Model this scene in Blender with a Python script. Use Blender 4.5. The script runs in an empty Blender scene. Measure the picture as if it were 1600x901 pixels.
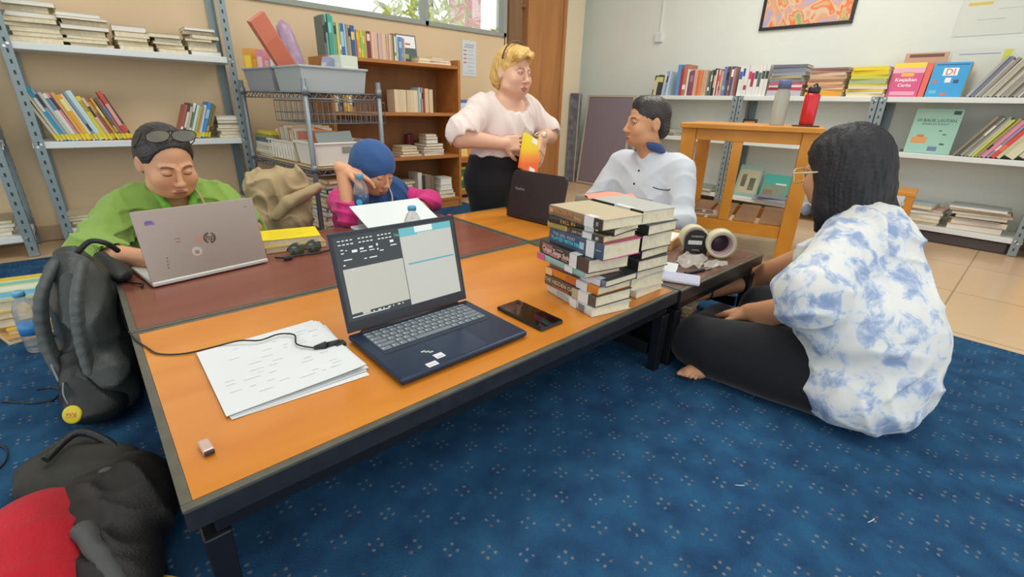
import bpy, bmesh, math, random
import numpy as np
from mathutils import Vector, Matrix, Euler
random.seed(7)
S = bpy.context.scene
COL = S.collection
R = math.radians

# ------------------------------------------------------------------ camera
cam_d = bpy.data.cameras.new('camera'); cam = bpy.data.objects.new('camera', cam_d); COL.objects.link(cam)
yaw, pitch, roll = R(47.494), R(21.567), R(1.634)
fw = Vector((math.cos(yaw)*math.cos(pitch), math.sin(yaw)*math.cos(pitch), -math.sin(pitch)))
rt = Vector((math.sin(yaw), -math.cos(yaw), 0)); up = rt.cross(fw)
r2 = rt*math.cos(roll)+up*math.sin(roll); u2 = -rt*math.sin(roll)+up*math.cos(roll)
cam.matrix_world = Matrix(((r2.x,u2.x,-fw.x,0),(r2.y,u2.y,-fw.y,0),(r2.z,u2.z,-fw.z,0.77),(0,0,0,1)))
cam_d.sensor_fit = 'HORIZONTAL'; cam_d.sensor_width = 36; cam_d.lens = 725.6/1600*36
cam_d.clip_start = 0.02; cam_d.clip_end = 200
S.camera = cam

# ------------------------------------------------------------------ light and exposure
S.view_settings.view_transform = 'Standard'; S.view_settings.look = 'None'
S.view_settings.gamma = 1.0; S.view_settings.exposure = 0.22; S.view_settings.use_curve_mapping = False
W = bpy.data.worlds.new('world'); S.world = W; W.use_nodes = True
bg = W.node_tree.nodes['Background']; bg.inputs[0].default_value = (0.93, 0.97, 1.0, 1); bg.inputs[1].default_value = 1.35
def area(name, loc, aim, sx, sy, power, col):
    l = bpy.data.lights.new(name, 'AREA'); l.shape = 'RECTANGLE'; l.size = sx; l.size_y = sy; l.energy = power; l.color = col
    o = bpy.data.objects.new(name, l); COL.objects.link(o); o.location = loc
    o.rotation_euler = (Vector(aim)-Vector(loc)).to_track_quat('-Z', 'Y').to_euler(); return o
area('ceiling_fill_light', (0.6, 1.6, 2.5), (0.6, 1.6, 0), 1.5, 1.0, 22, (1.0, 0.97, 0.9))  # soft area lights added below the ceiling as fill, no lamps seen there
area('ceiling_fill_light', (2.9, 1.4, 2.5), (2.9, 1.4, 0), 1.5, 1.0, 30, (1.0, 0.98, 0.93))
area('ceiling_fill_light', (1.2, -0.6, 2.5), (1.2, -0.6, 0), 1.5, 1.0, 14, (1.0, 0.98, 0.93))

# ------------------------------------------------------------------ helpers
def lin(h):
    if isinstance(h, str):
        h = h.lstrip('#'); h = [int(h[i:i+2], 16)/255 for i in (0, 2, 4)]
    return tuple(c/12.92 if c <= 0.04045 else ((c+0.055)/1.055)**2.4 for c in h)
_M = {}
def mat(name, col, rough=0.6, metal=0.0, bump=0.0, bscale=200, spec=0.5, var=0.0, vscale=8, emit=0, trans=0, alpha=1, coat=0, sheen=0, detail=3):
    if name in _M: return _M[name]
    m = bpy.data.materials.new(name); m.use_nodes = True; nt = m.node_tree; b = nt.nodes['Principled BSDF']
    c = lin(col)
    b.inputs['Base Color'].default_value = (*c, 1); b.inputs['Roughness'].default_value = rough
    b.inputs['Metallic'].default_value = metal; b.inputs['Specular IOR Level'].default_value = spec
    b.inputs['Transmission Weight'].default_value = trans; b.inputs['Alpha'].default_value = alpha
    b.inputs['Coat Weight'].default_value = coat; b.inputs['Sheen Weight'].default_value = sheen
    if emit:
        b.inputs['Emission Color'].default_value = (*c, 1); b.inputs['Emission Strength'].default_value = emit
    if var or bump:
        tc = nt.nodes.new('ShaderNodeTexCoord')
    if var:
        n = nt.nodes.new('ShaderNodeTexNoise'); n.inputs['Scale'].default_value = vscale; n.inputs['Detail'].default_value = detail
        nt.links.new(tc.outputs['Object'], n.inputs['Vector'])
        r = nt.nodes.new('ShaderNodeValToRGB'); r.color_ramp.elements[0].position = 0.3; r.color_ramp.elements[1].position = 0.7
        r.color_ramp.elements[0].color = (*[x*(1-var) for x in c], 1); r.color_ramp.elements[1].color = (*[min(1, x*(1+var)) for x in c], 1)
        nt.links.new(n.outputs['Fac'], r.inputs['Fac']); nt.links.new(r.outputs['Color'], b.inputs['Base Color'])
    if bump:
        n = nt.nodes.new('ShaderNodeTexNoise'); n.inputs['Scale'].default_value = bscale; n.inputs['Detail'].default_value = 2
        nt.links.new(tc.outputs['Object'], n.inputs['Vector'])
        bp = nt.nodes.new('ShaderNodeBump'); bp.inputs['Strength'].default_value = bump; bp.inputs['Distance'].default_value = 0.004
        nt.links.new(n.outputs['Fac'], bp.inputs['Height']); nt.links.new(bp.outputs['Normal'], b.inputs['Normal'])
    _M[name] = m; return m
def wood(name, c1, c2, rough=0.35, scale=(3, 40, 40), coat=0.0, spec=0.5):
    if name in _M: return _M[name]
    m = mat(name, c1, rough, coat=coat, spec=spec); nt = m.node_tree; b = nt.nodes['Principled BSDF']
    tc = nt.nodes.new('ShaderNodeTexCoord'); mp = nt.nodes.new('ShaderNodeMapping'); mp.inputs['Scale'].default_value = scale
    n = nt.nodes.new('ShaderNodeTexNoise'); n.inputs['Scale'].default_value = 1.0; n.inputs['Detail'].default_value = 5; n.inputs['Distortion'].default_value = 0.6
    r = nt.nodes.new('ShaderNodeValToRGB'); r.color_ramp.elements[0].position = 0.3; r.color_ramp.elements[1].position = 0.72
    r.color_ramp.elements[0].color = (*lin(c2), 1); r.color_ramp.elements[1].color = (*lin(c1), 1)
    nt.links.new(tc.outputs['Object'], mp.inputs['Vector']); nt.links.new(mp.outputs['Vector'], n.inputs['Vector'])
    nt.links.new(n.outputs['Fac'], r.inputs['Fac']); nt.links.new(r.outputs['Color'], b.inputs['Base Color'])
    return m

class MB:
    """collects shapes into one mesh; mi = material slot"""
    def __init__(s): s.v = []; s.f = []; s.m = []; s.sm = []
    def add(s, vs, fs, mi=0, M=None, smooth=False):
        o = len(s.v)
        for p in vs:
            p = Vector(p)
            s.v.append(tuple(M @ p) if M is not None else tuple(p))
        for f in fs: s.f.append([o+i for i in f]); s.m.append(mi); s.sm.append(smooth)
        return s
    def box(s, x0, x1, y0, y1, z0, z1, mi=0, M=None):
        vs = [(x0,y0,z0),(x1,y0,z0),(x1,y1,z0),(x0,y1,z0),(x0,y0,z1),(x1,y0,z1),(x1,y1,z1),(x0,y1,z1)]
        return s.add(vs, [(0,3,2,1),(4,5,6,7),(0,1,5,4),(1,2,6,5),(2,3,7,6),(3,0,4,7)], mi, M)
    def bar(s, a, b, w, h=None, mi=0, upv=(0,0,1)):
        a = Vector(a); b = Vector(b); d = (b-a); L = d.length; d.normalize(); h = h or w
        u = Vector(upv)
        if abs(d.dot(u)) > 0.98: u = Vector((0,1,0))
        x = d.cross(u).normalized(); y = x.cross(d).normalized()
        M = Matrix(((x.x,y.x,d.x,a.x),(x.y,y.y,d.y,a.y),(x.z,y.z,d.z,a.z),(0,0,0,1)))
        return s.box(-w/2, w/2, -h/2, h/2, 0, L, mi, M)
    def tube(s, pts, r, n=8, mi=0, caps=True):
        pts = [Vector(p) for p in pts]; rs = r if isinstance(r, (list, tuple)) else [r]*len(pts)
        vs = []; fs = []; prev = None
        for i, p in enumerate(pts):
            d = (pts[min(i+1, len(pts)-1)]-pts[max(i-1, 0)]).normalized()
            if prev is None:
                x = d.orthogonal().normalized()
            else:
                x = (prev-d*prev.dot(d)).normalized()
            prev = x; y = d.cross(x)
            for k in range(n):
                a = 2*math.pi*k/n; vs.append(p+(x*math.cos(a)+y*math.sin(a))*rs[i])
        for i in range(len(pts)-1):
            for k in range(n):
                fs.append((i*n+k, i*n+(k+1) % n, (i+1)*n+(k+1) % n, (i+1)*n+k))
        s.add(vs, fs, mi, None, True)
        if caps:
            o = len(s.v)-len(vs)
            s.f.append([o+k for k in range(n)][::-1]); s.m.append(mi); s.sm.append(False)
            s.f.append([o+(len(pts)-1)*n+k for k in range(n)]); s.m.append(mi); s.sm.append(False)
        return s
    def lathe(s, prof, n=24, mi=0, M=None, smooth=True):
        vs = []; fs = []
        for r, z in prof:
            for k in range(n):
                a = 2*math.pi*k/n; vs.append((r*math.cos(a), r*math.sin(a), z))
        for i in range(len(prof)-1):
            for k in range(n): fs.append((i*n+k, i*n+(k+1) % n, (i+1)*n+(k+1) % n, (i+1)*n+k))
        fs.append(tuple(range(n))[::-1]); fs.append(tuple((len(prof)-1)*n+k for k in range(n)))
        return s.add(vs, fs, mi, M, smooth)
    def prism(s, poly, z0, z1, mi=0, M=None):
        n = len(poly)
        vs = [(x, y, z0) for x, y in poly]+[(x, y, z1) for x, y in poly]
        fs = [tuple(range(n))[::-1], tuple(range(n, 2*n))]+[(i, (i+1) % n, n+(i+1) % n, n+i) for i in range(n)]
        return s.add(vs, fs, mi, M)
    def grid(s, fn, nu, nv, mi=0, smooth=True):
        vs = [fn(i/nu, j/nv) for j in range(nv+1) for i in range(nu+1)]
        fs = [(j*(nu+1)+i, j*(nu+1)+i+1, (j+1)*(nu+1)+i+1, (j+1)*(nu+1)+i) for j in range(nv) for i in range(nu)]
        return s.add(vs, fs, mi, None, smooth)
    def mesh(s, name, mats):
        me = bpy.data.meshes.new(name); me.from_pydata(s.v, [], s.f)
        for m in (mats if isinstance(mats, (list, tuple)) else [mats]): me.materials.append(m)
        me.polygons.foreach_set('material_index', s.m); me.polygons.foreach_set('use_smooth', s.sm); me.update(); return me
def link(name, me, parent=None, bevel=0, seg=2):
    o = bpy.data.objects.new(name, me); COL.objects.link(o)
    if parent: o.parent = parent
    if bevel:
        b = o.modifiers.new('bevel', 'BEVEL'); b.width = bevel; b.segments = seg; b.limit_method = 'ANGLE'; b.angle_limit = R(40)
    return o
def part(name, mb, mats, parent=None, bevel=0, label=None, seg=2):
    o = link(name, mb.mesh(name, mats), parent, bevel, seg)
    if label: o['label'] = label
    return o
def thing(name, label, cat, loc=(0,0,0), rz=0, group=None):
    o = bpy.data.objects.new(name, None); COL.objects.link(o); o.empty_display_size = 0.05
    o.location = loc; o.rotation_euler = (0, 0, rz); tag(o, label, cat, group); return o
def tag(o, label, cat, group=None, kind=None):
    o['label'] = label; o['category'] = cat
    if group: o['group'] = group
    if kind: o['kind'] = kind
    return o
def struct(name, mb, mats, bevel=0):
    o = part(name, mb, mats, None, bevel); o['kind'] = 'structure'; return o
def text_mesh(txt, size, M, mb, mi=0, depth=0.0004, shear=0, align='CENTER', bold=None):
    c = bpy.data.curves.new('t', 'FONT'); c.body = txt; c.size = size; c.extrude = depth; c.align_x = align; c.align_y = 'CENTER'; c.shear = shear; c.offset = size*.012 if bold is None else bold; c.resolution_u = 2
    o = bpy.data.objects.new('t', c); COL.objects.link(o)
    dg = bpy.context.evaluated_depsgraph_get(); me = bpy.data.meshes.new_from_object(o.evaluated_get(dg))
    mb.add([v.co.copy() for v in me.vertices], [tuple(p.vertices) for p in me.polygons], mi, M)
    bpy.data.objects.remove(o); bpy.data.curves.remove(c); bpy.data.meshes.remove(me)
def frame(o, x, y):
    """matrix with origin o, x axis, y axis, z = x cross y"""
    x = Vector(x).normalized(); y = Vector(y).normalized(); z = x.cross(y); o = Vector(o)
    return Matrix(((x.x,y.x,z.x,o.x),(x.y,y.y,z.y,o.y),(x.z,y.z,z.z,o.z),(0,0,0,1)))
# ------------------------------------------------------------------ the room
BY = 3.58      # back wall
RX = 4.36      # right wall
m_wallb = mat('painted_wall_beige', '#e2c8a2', 0.8, bump=0.15, bscale=60, var=0.04, vscale=2)
m_wallr = mat('painted_wall_white', '#dfe3da', 0.8, bump=0.5, bscale=25, var=0.02, vscale=3)
m_trim = mat('cream_paint', '#e2d2b4', 0.6)
m_grey = mat('grey_window_paint', '#9aa096', 0.5)
m_white = mat('white_paint', '#dfe0dc', 0.45)
m_brownw = wood('brown_door_wood', '#c0844c', '#a8703c', 0.5, (14, 14, 1.2))
m_jamb = wood('brown_jamb_wood', '#8f6a48', '#7c5836', 0.5, (14, 14, 1.2))
# floor: beige tiles, carpet on top
m = mat('floor_tiles', '#d8b890', 0.22, spec=0.6); nt = m.node_tree; b = nt.nodes['Principled BSDF']
tc = nt.nodes.new('ShaderNodeTexCoord'); br = nt.nodes.new('ShaderNodeTexBrick')
br.offset = 0; br.inputs['Scale'].default_value = 1; br.inputs['Brick Width'].default_value = 0.6; br.inputs['Row Height'].default_value = 0.6
br.inputs['Mortar Size'].default_value = 0.004; br.inputs['Mortar Smooth'].default_value = 0.2
br.inputs['Color1'].default_value = (*lin('#d9ba94'), 1); br.inputs['Color2'].default_value = (*lin('#d5b48c'), 1); br.inputs['Mortar'].default_value = (*lin('#ab9070'), 1)
mp = nt.nodes.new('ShaderNodeMapping'); mp.inputs['Location'].default_value = (0.03, 0.49, 0)
nt.links.new(tc.outputs['Object'], mp.inputs['Vector']); nt.links.new(mp.outputs['Vector'], br.inputs['Vector']); nt.links.new(br.outputs['Color'], b.inputs['Base Color'])
struct('floor', MB().box(-3, RX+.1, -3, BY+.4, -0.1, -0.004), m)
# carpet: blue pile, clusters of four pale dots on a diagonal lattice
m = mat('blue_carpet', '#1f4a78', 0.95, spec=0.1); nt = m.node_tree; b = nt.nodes['Principled BSDF']
def mth(op, a, bb=None, c=None):
    n = nt.nodes.new('ShaderNodeMath'); n.operation = op
    for i, v in enumerate((a, bb, c)):
        if v is None: continue
        if isinstance(v, (int, float)): n.inputs[i].default_value = v
        else: nt.links.new(v, n.inputs[i])
    return n.outputs[0]
tc = nt.nodes.new('ShaderNodeTexCoord'); sx = nt.nodes.new('ShaderNodeSeparateXYZ')
nz = nt.nodes.new('ShaderNodeTexNoise'); nz.inputs['Scale'].default_value = 60; nz.inputs['Detail'].default_value = 1
vm = nt.nodes.new('ShaderNodeVectorMath'); vm.operation = 'SCALE'; vm.inputs['Scale'].default_value = 0.008
va = nt.nodes.new('ShaderNodeVectorMath'); va.operation = 'ADD'
nt.links.new(tc.outputs['Object'], nz.inputs['Vector']); nt.links.new(nz.outputs['Color'], vm.inputs[0]); nt.links.new(vm.outputs[0], va.inputs[0]); nt.links.new(tc.outputs['Object'], va.inputs[1])
nt.links.new(va.outputs[0], sx.inputs[0])
X = sx.outputs[0]; Y = sx.outputs[1]
def cluster(ox, oy):
    a = mth('PINGPONG', mth('ADD', X, 10-ox), 0.05); c = mth('PINGPONG', mth('ADD', Y, 10-oy), 0.05)   # 0 at the lattice points, period .1
    a = mth('SUBTRACT', a, 0.0085); c = mth('SUBTRACT', c, 0.0085)
    d = mth('SQRT', mth('ADD', mth('MULTIPLY', a, a), mth('MULTIPLY', c, c)))
    return d
d = mth('MINIMUM', cluster(0.001, 0.080), cluster(0.051, 0.030))
dot = nt.nodes.new('ShaderNodeMapRange'); dot.inputs['From Min'].default_value = 0.0022; dot.inputs['From Max'].default_value = 0.0042
dot.inputs['To Min'].default_value = 0.8; dot.inputs['To Max'].default_value = 0.0
nt.links.new(d, dot.inputs['Value'])
n1 = nt.nodes.new('ShaderNodeTexNoise'); n1.inputs['Scale'].default_value = 14; n1.inputs['Detail'].default_value = 5
n2 = nt.nodes.new('ShaderNodeTexNoise'); n2.inputs['Scale'].default_value = 330; n2.inputs['Detail'].default_value = 2
nt.links.new(tc.outputs['Object'], n1.inputs['Vector']); nt.links.new(tc.outputs['Object'], n2.inputs['Vector'])
rp = nt.nodes.new('ShaderNodeValToRGB'); rp.color_ramp.elements[0].position = .3; rp.color_ramp.elements[1].position = .7
rp.color_ramp.elements[0].color = (*lin('#2a4c74'), 1); rp.color_ramp.elements[1].color = (*lin('#356a92'), 1)
nt.links.new(n1.outputs['Fac'], rp.inputs['Fac'])
dc = nt.nodes.new('ShaderNodeValToRGB'); dc.color_ramp.interpolation = 'CONSTANT'
for i, (p, c) in enumerate(((0, '#8c949c'), (.42, '#8f8a70'), (.5, '#8798a8'), (.58, '#8c6c68'))):
    e = dc.color_ramp.elements[i] if i < 2 else dc.color_ramp.elements.new(p)
    e.position = p; e.color = (*lin(c), 1)
nt.links.new(nz.outputs['Fac'], dc.inputs['Fac'])
mx = nt.nodes.new('ShaderNodeMix'); mx.data_type = 'RGBA'
nt.links.new(dot.outputs[0], mx.inputs[0]); nt.links.new(rp.outputs[0], mx.inputs[6]); nt.links.new(dc.outputs[0], mx.inputs[7])
m2 = nt.nodes.new('ShaderNodeMix'); m2.data_type = 'RGBA'; m2.blend_type = 'MULTIPLY'; m2.inputs[0].default_value = 0.55
nt.links.new(mx.outputs[2], m2.inputs[6]); nt.links.new(n2.outputs['Fac'], m2.inputs[7]); nt.links.new(m2.outputs[2], b.inputs['Base Color'])
bp = nt.nodes.new('ShaderNodeBump'); bp.inputs['Strength'].default_value = 0.7; bp.inputs['Distance'].default_value = 0.003
nt.links.new(n2.outputs['Fac'], bp.inputs['Height']); nt.links.new(bp.outputs[0], b.inputs['Normal'])
m_carpet = m
c = part('carpet', MB().box(-2.6, 2.315, -2.6, 3.19, -0.0035, 0.0), m_carpet); tag(c, 'large blue wall-to-wall style carpet with pale dot clusters, laid over beige tiles', 'carpet')
# walls: back wall with a window band, a slit window and the brown door
wb = MB()
wb.box(-3, 3.11, BY, BY+.12, 0, 1.333); wb.box(-3, -0.4, BY, BY+.12, 1.333, 2.75); wb.box(-0.4, 3.11, BY, BY+.12, 2.35, 2.75); wb.box(3.10, 3.13, BY, BY+.12, 0, 2.75)
wb.box(3.13, 3.9, BY, BY+.12, 2.6, 2.75)
struct('wall_back', wb, m_wallb)
struct('wall_right', MB().box(RX, RX+.12, -3, BY+.3, 0, 2.75).box(3.9, RX, BY+.15, BY+.3, 0, 2.75), m_wallr)
struct('trim_1', MB().box(3.885, 4.13, BY-.04, BY+.15, 0, 2.75), m_trim, 0.004)     # cream corner pillar
struct('ceiling', MB().box(-3, RX+.12, -3, BY+.3, 2.75, 2.85), m_white)
w = MB()
for z in (1.333, 2.32): w.box(-0.4, 3.11, BY-.02, BY+.08, z, z+.035)
for x in (-0.4, 1.0, 2.26, 3.075): w.box(x, x+.035, BY-.02, BY+.08, 1.333, 2.35)
wf = struct('window_1', w, m_grey, 0.003)
m_glass = mat('clear_window_glass', '#f4f8f6', 0.02, trans=1.0, alpha=0.25)
for x0, x1 in ((-.365, 1.0), (1.035, 2.26), (2.295, 3.075)):
    part('window_pane', MB().box(x0, x1, BY+.03, BY+.034, 1.368, 2.32), m_glass, wf)
w = MB(); w.box(3.13, 3.28, BY-.03, BY+.1, 0, 2.6); w.box(3.28, 3.36, BY-.0, BY+.1, 0, 0.9); w.box(3.28, 3.36, BY-.0, BY+.1, 1.60, 1.63)
wf = struct('window_2', w, m_jamb, 0.003)
part('window_pane', MB().box(3.28, 3.36, BY+.04, BY+.044, .9, 2.6), m_glass, wf)
dr = struct('door_1', MB().box(3.36, 3.885, BY-.02, BY+.06, 0, 2.6), m_brownw, 0.003)
part('door_moulding', MB().box(3.36, 3.40, BY-.032, BY-.021, 0, 2.6).box(3.845, 3.885, BY-.032, BY-.021, 0, 2.6), m_brownw, dr, 0.003)
struct('baseboard_back', MB().box(-3, 3.1, BY-.012, BY-.0005, 0, .08), mat('tile_skirting', '#b8a080', .4))
struct('baseboard_right', MB().box(RX-.012, RX-.0005, -3, BY, 0, .08), mat('tile_skirting', '#b8a080', .4))
# light switch box with conduit
t = thing('wall_socket', 'white surface-mounted box with thin vertical conduit on the white wall', 'socket', (RX, 2.78, 1.40))
part('cover_box', MB().box(-.028, -.0005, -.038, .038, -.04, .04), m_white, t, .004)
part('conduit', MB().box(-.012, -.0005, -.008, .008, .04, 1.3), m_white, t, .002)
# yard outside the windows
m_leaf = mat('yellow_green_leaf', '#c4d44a', .5, var=.35, vscale=9); m_bark = mat('branch_bark', '#8a6f5c', .8)
rr = random.Random(3)
def shrub(cx, cy, label, n, zlo, zhi, spread):
    t = thing('tree', label, 'tree', (cx, cy, 0))
    mb = MB(); tips = []
    mb.tube([(0, 0, 0), (.05, 0, .8), (0, .05, 1.4), (.1, 0, 2.2)], [.035, .03, .025, .012], 8)
    for k in range(16):
        z = rr.uniform(1.1, 2.1); a = rr.uniform(0, 6.28); L = rr.uniform(.3, spread)
        p = Vector((.03, 0, z)); q = p+Vector((math.cos(a)*L*.5, math.sin(a)*L*.3, .1)); e = p+Vector((math.cos(a)*L, math.sin(a)*L*.6, -.05))
        mb.tube([p, q, e], [.008, .006, .003], 6); tips += [q, e, (q+e)/2]
    part('branches', mb, m_bark, t)
    lf = MB()
    for k in range(n):
        c = rr.choice(tips)+Vector((rr.uniform(-.16, .16), rr.uniform(-.15, .15), rr.uniform(-.2, .16)))
        E_ = Euler((rr.uniform(-1.2, 1.2), rr.uniform(-1, 1), rr.uniform(0, 6.28))).to_matrix().to_4x4(); M = Matrix.Translation(c)@E_
        s = rr.uniform(.9, 1.7)
        lf.add([(0,-.07*s,0),(.02*s,-.02*s,.006),(.017*s,.03*s,.006),(0,.08*s,-.01),(-.017*s,.03*s,.006),(-.02*s,-.02*s,.006)], [(0,1,2,3,4,5)], 0, M)
    part('leaves', lf, m_leaf, t)
shrub(2.85, 4.5, 'yellow-green leafy tree outside the window beside the mullion', 260, 1, 2, .8)
shrub(5.0, 5.3, 'leafy tree outside behind the brown door jamb', 120, 1, 2, .45)
t = thing('carport', 'dark steel carport frame seen through the long window', 'carport', (1.6, 6.0, 0))
mb = MB(); 
for x in (-2.0, -1.1, -.2, .7, 1.6): mb.bar((x, -.6, 2.35), (x+.2, 1.4, 2.75), .04)
for y, z in ((-.6, 2.35), (.4, 2.55), (1.4, 2.75)): mb.bar((-2.3, y, z), (2.2, y, z), .045)
for x in (-2.1, 1.9): mb.bar((x, -.6, 0), (x, -.6, 2.35), .06)
part('frame', mb, mat('carport_steel', '#4a4f50', .5), t)
part('roof_sheet', MB().box(-2.4, 2.3, -.75, 1.55, 2.8, 2.81), mat('roof_polycarbonate', '#f2efe6', .5), t)
t = part('outdoor_ground', MB().box(-3, 9, BY+.45, 12, -.12, -.1), mat('yard_concrete', '#c8c0b0', .9)); t['kind'] = 'structure'
t = thing('garden_wall', 'sunlit red-brown garden wall panel beyond the window', 'wall', (4.75, 6.2, 0))
part('panel', MB().box(-.35, .15, 0, .1, 0, 2.3), mat('red_wall_paint', '#c0605c', .8), t)
part('coping', MB().box(-.38, .18, -.03, .13, 2.3, 2.36), mat('carport_steel', '#4a4f50', .5), t)

# ------------------------------------------------------------------ slotted angle shelving
def steel(name, c):
    m = mat(name, c, 0.45, metal=0.3, spec=.4); return m
m_steel = steel('slotted_grey_steel', '#8c9a9c'); m_hole = mat('dark_hole', '#3a4042', .8); m_bolt = mat('bolt_zinc', '#d8dad6', .3, metal=.8)
def post(mb, x, y, z1, dx, dy, axis):
    """L-section upright; long faces point along dx and dy"""
    w = .038; t = .002
    mb.box(min(x, x+dx*w), max(x, x+dx*w), y-(t if dy > 0 else 0), y+(0 if dy > 0 else t), 0, z1)
    mb.box(x-(t if dx > 0 else 0), x+(0 if dx > 0 else t), min(y, y+dy*w), max(y, y+dy*w), 0, z1)
def angle_rack(label, x0, x1, y0, y1, zs, z1, along, sides=(1, 1)):
    """open rack; 'along' x: front is y0 side facing -y; along y: front is x0 facing -x"""
    t = thing('shelf_rack', label, 'shelf', (x0, y0, 0)); w = x1-x0; d = y1-y0
    for (px, py, dx, dy) in ((0, 0, 1, 1), (w, 0, -1, 1), (0, d, 1, -1), (w, d, -1, -1)):
        mb = MB(); post(mb, px, py, z1, dx, dy, along)
        z = .03
        while z < z1:      # slots
            cx = px+dx*.019; mb.box(cx-.004, cx+.004, (py-.0030) if dy > 0 else py+.0021, (py-.0021) if dy > 0 else py+.003, z, z+.018, 1)
            cy = py+dy*.019; mb.box((px-.0030) if dx > 0 else px+.0021, (px-.0021) if dx > 0 else px+.003, cy-.004, cy+.004, z, z+.018, 1)
            z += .045
        for zz in zs:
            for k in (0, 1):
                cx = px+dx*(.012+.014*k); yy = py-.006 if dy > 0 else py+.003
                mb.box(cx-.005, cx+.005, yy, yy+.004, zz-.028+.012*k, zz-.018+.012*k, 2)
                cy = py+dy*(.012+.014*k); xx = px-.006 if dx > 0 else px+.003
                mb.box(xx, xx+.004, cy-.005, cy+.005, zz-.028+.012*k, zz-.018+.012*k, 2)
        part('post', mb, [m_steel, m_hole, m_bolt], t)
    for zz in zs:
        part('shelf_board', MB().box(.003, w-.003, .003, d-.003, zz-.032, zz), mat('shelf_white_enamel', '#dde2de', .4), t, .003)
    return t
angle_rack('grey slotted-steel rack with white shelves behind the woman in green', -.152, .792, 3.288, 3.568, (.106, .54, .98), 2.0, 'x')
angle_rack('grey slotted-steel rack at the left edge of the photo', -1.25, -.262, 3.25, 3.55, (.106, .54, .98), 2.0, 'x')
angle_rack('grey slotted-steel rack near the notice board, farthest on the white wall', 4.06, 4.35, 1.80, 2.72, (.10, .545, .885), .885, 'y')
angle_rack('grey slotted-steel rack behind the orange wooden desk', 4.06, 4.35, .86, 1.79, (.10, .545, .885), .885, 'y')
angle_rack('grey slotted-steel rack nearest the right edge of the photo', 4.06, 4.35, -.05, .85, (.10, .545, .885), .885, 'y')
angle_rack('grey slotted-steel rack cut off by the right edge, beyond a tan panel', 4.06, 4.35, -1.1, -.09, (.10, .545, .885), .885, 'y')

# ------------------------------------------------------------------ wooden bookcase
m_case = wood('bookcase_orange_wood', '#bd7b3c', '#a86a30', .45, (2, 20, 20))
m_caseb = wood('bookcase_back_wood', '#a27040', '#8d5e34', .6, (8, 8, 2))
t = thing('bookcase', 'orange-brown wooden bookcase against the beige wall, books on its top', 'bookcase', (1.235, 3.05, 0))
W_ = .985
part('side_panel', MB().box(0, .022, 0, .3, 0, 1.02), m_case, t, .002); part('side_panel', MB().box(W_-.022, W_, 0, .3, 0, 1.06), m_case, t, .002)
part('back_panel', MB().box(.022, W_-.022, .29, .3, 0, 1.0), m_caseb, t)
for z in (.075, .40, .70): part('shelf', MB().box(.0225, W_-.0225, .004, .289, z-.022, z), m_case, t, .002)
part('top', MB().box(.0225, W_-.0225, -.0, .3, .999, 1.021), m_case, t, .002)
part('plinth', MB().box(.0225, W_-.0225, .008, .03, 0, .053), m_case, t)
# small magazine stand behind the blonde woman
t = thing('magazine_stand', 'low orange magazine stand behind the woman with blond hair', 'stand', (2.36, 3.30, 0))
part('side_panel', MB().box(0, .018, 0, .2, 0, .8), m_case, t); part('side_panel', MB().box(.5, .518, 0, .2, 0, .8), m_case, t)
part('back_panel', MB().box(.018, .5, .18, .19, 0, .8), m_case, t)
for z in (.03, .30, .57): part('ledge', MB().box(.019, .499, 0, .178, z, z+.015).box(.019, .499, 0, .01, z+.0151, z+.04), m_case, t)
mags = [('#3f79b8', '#d6e2ea'), ('#7fa9cf', '#eef2f0'), ('#cfdcd8', '#3c5058'), ('#e88a2c', '#f4d880'), ('#dfe4e2', '#8ba0a8'), ('#d6d838', '#2c6b48'), ('#c2cf3a', '#a83a3a'), ('#b03c34', '#e8d8c0')]
for i, (c1, c2) in enumerate(mags):
    lev = (2, 2, 2, 1, 1, 0, 0, 0)[i]; k = (0, 1, 2, 0, 1, 0, 1, 2)[i]
    M = Matrix.Translation((2.40+k*.15, 3.335, (.036, .306, .576)[lev]+.011))@Euler((-.2, 0, 0)).to_matrix().to_4x4()
    mb = MB().box(0, .135, 0, .006, 0, .21, 0).box(.01, .125, -.0006, -.0001, .13, .19, 1).box(.03, .10, -.0006, -.0001, .03, .10, 1)
    o = part('magazine', mb, [mat('cover_'+c1, c1, .35), mat('cover_'+c2, c2, .35)]); o.matrix_world = M
    nm = {'#3f79b8': 'blue', '#7fa9cf': 'pale blue', '#cfdcd8': 'grey-white', '#e88a2c': 'orange', '#dfe4e2': 'white', '#d6d838': 'yellow with green', '#c2cf3a': 'lime with dark red', '#b03c34': 'dark red'}[c1]
    tag(o, nm+' magazine on the '+('bottom', 'middle', 'top')[lev]+' ledge behind the blonde woman', 'magazine')
# notices and picture
def poster(name, label, M, w, h, base, marks, cat='notice'):
    t = MB().box(-w/2, w/2, -h/2, h/2, 0, .0012, 0); ms = [mat('paper_'+base, base, .5)]
    for (x0, x1, y0, y1, c) in marks:
        mm = mat('print_'+c, c, .5)
        if mm not in ms: ms.append(mm)
        t.box(x0*w-w/2, x1*w-w/2, y0*h-h/2, y1*h-h/2, .0013, .0017, ms.index(mm))
    o = part(name, t, ms); o.matrix_world = M; return tag(o, label, cat)
mk = [(.2, .85, .86, .89, '#9aa8b8'), (.15, .8, .80, .83, '#9aa8b8')]+[(.1, .32, .70-.11*i, .735-.11*i, '#c07070') for i in range(4)]+[(.4, .8, .71-.11*i, .725-.11*i, '#a8b0b8') for i in range(6)]+[(.15, .85, .08, .1, '#b8c0c8')]
poster('notice_sheet', 'pale printed notice sheet taped to the beige wall above the magazine stand', frame((2.70, BY-.002, 1.13), (1,0,0), (0,0,1)), .15, .28, '#d8dde0', mk)
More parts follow.
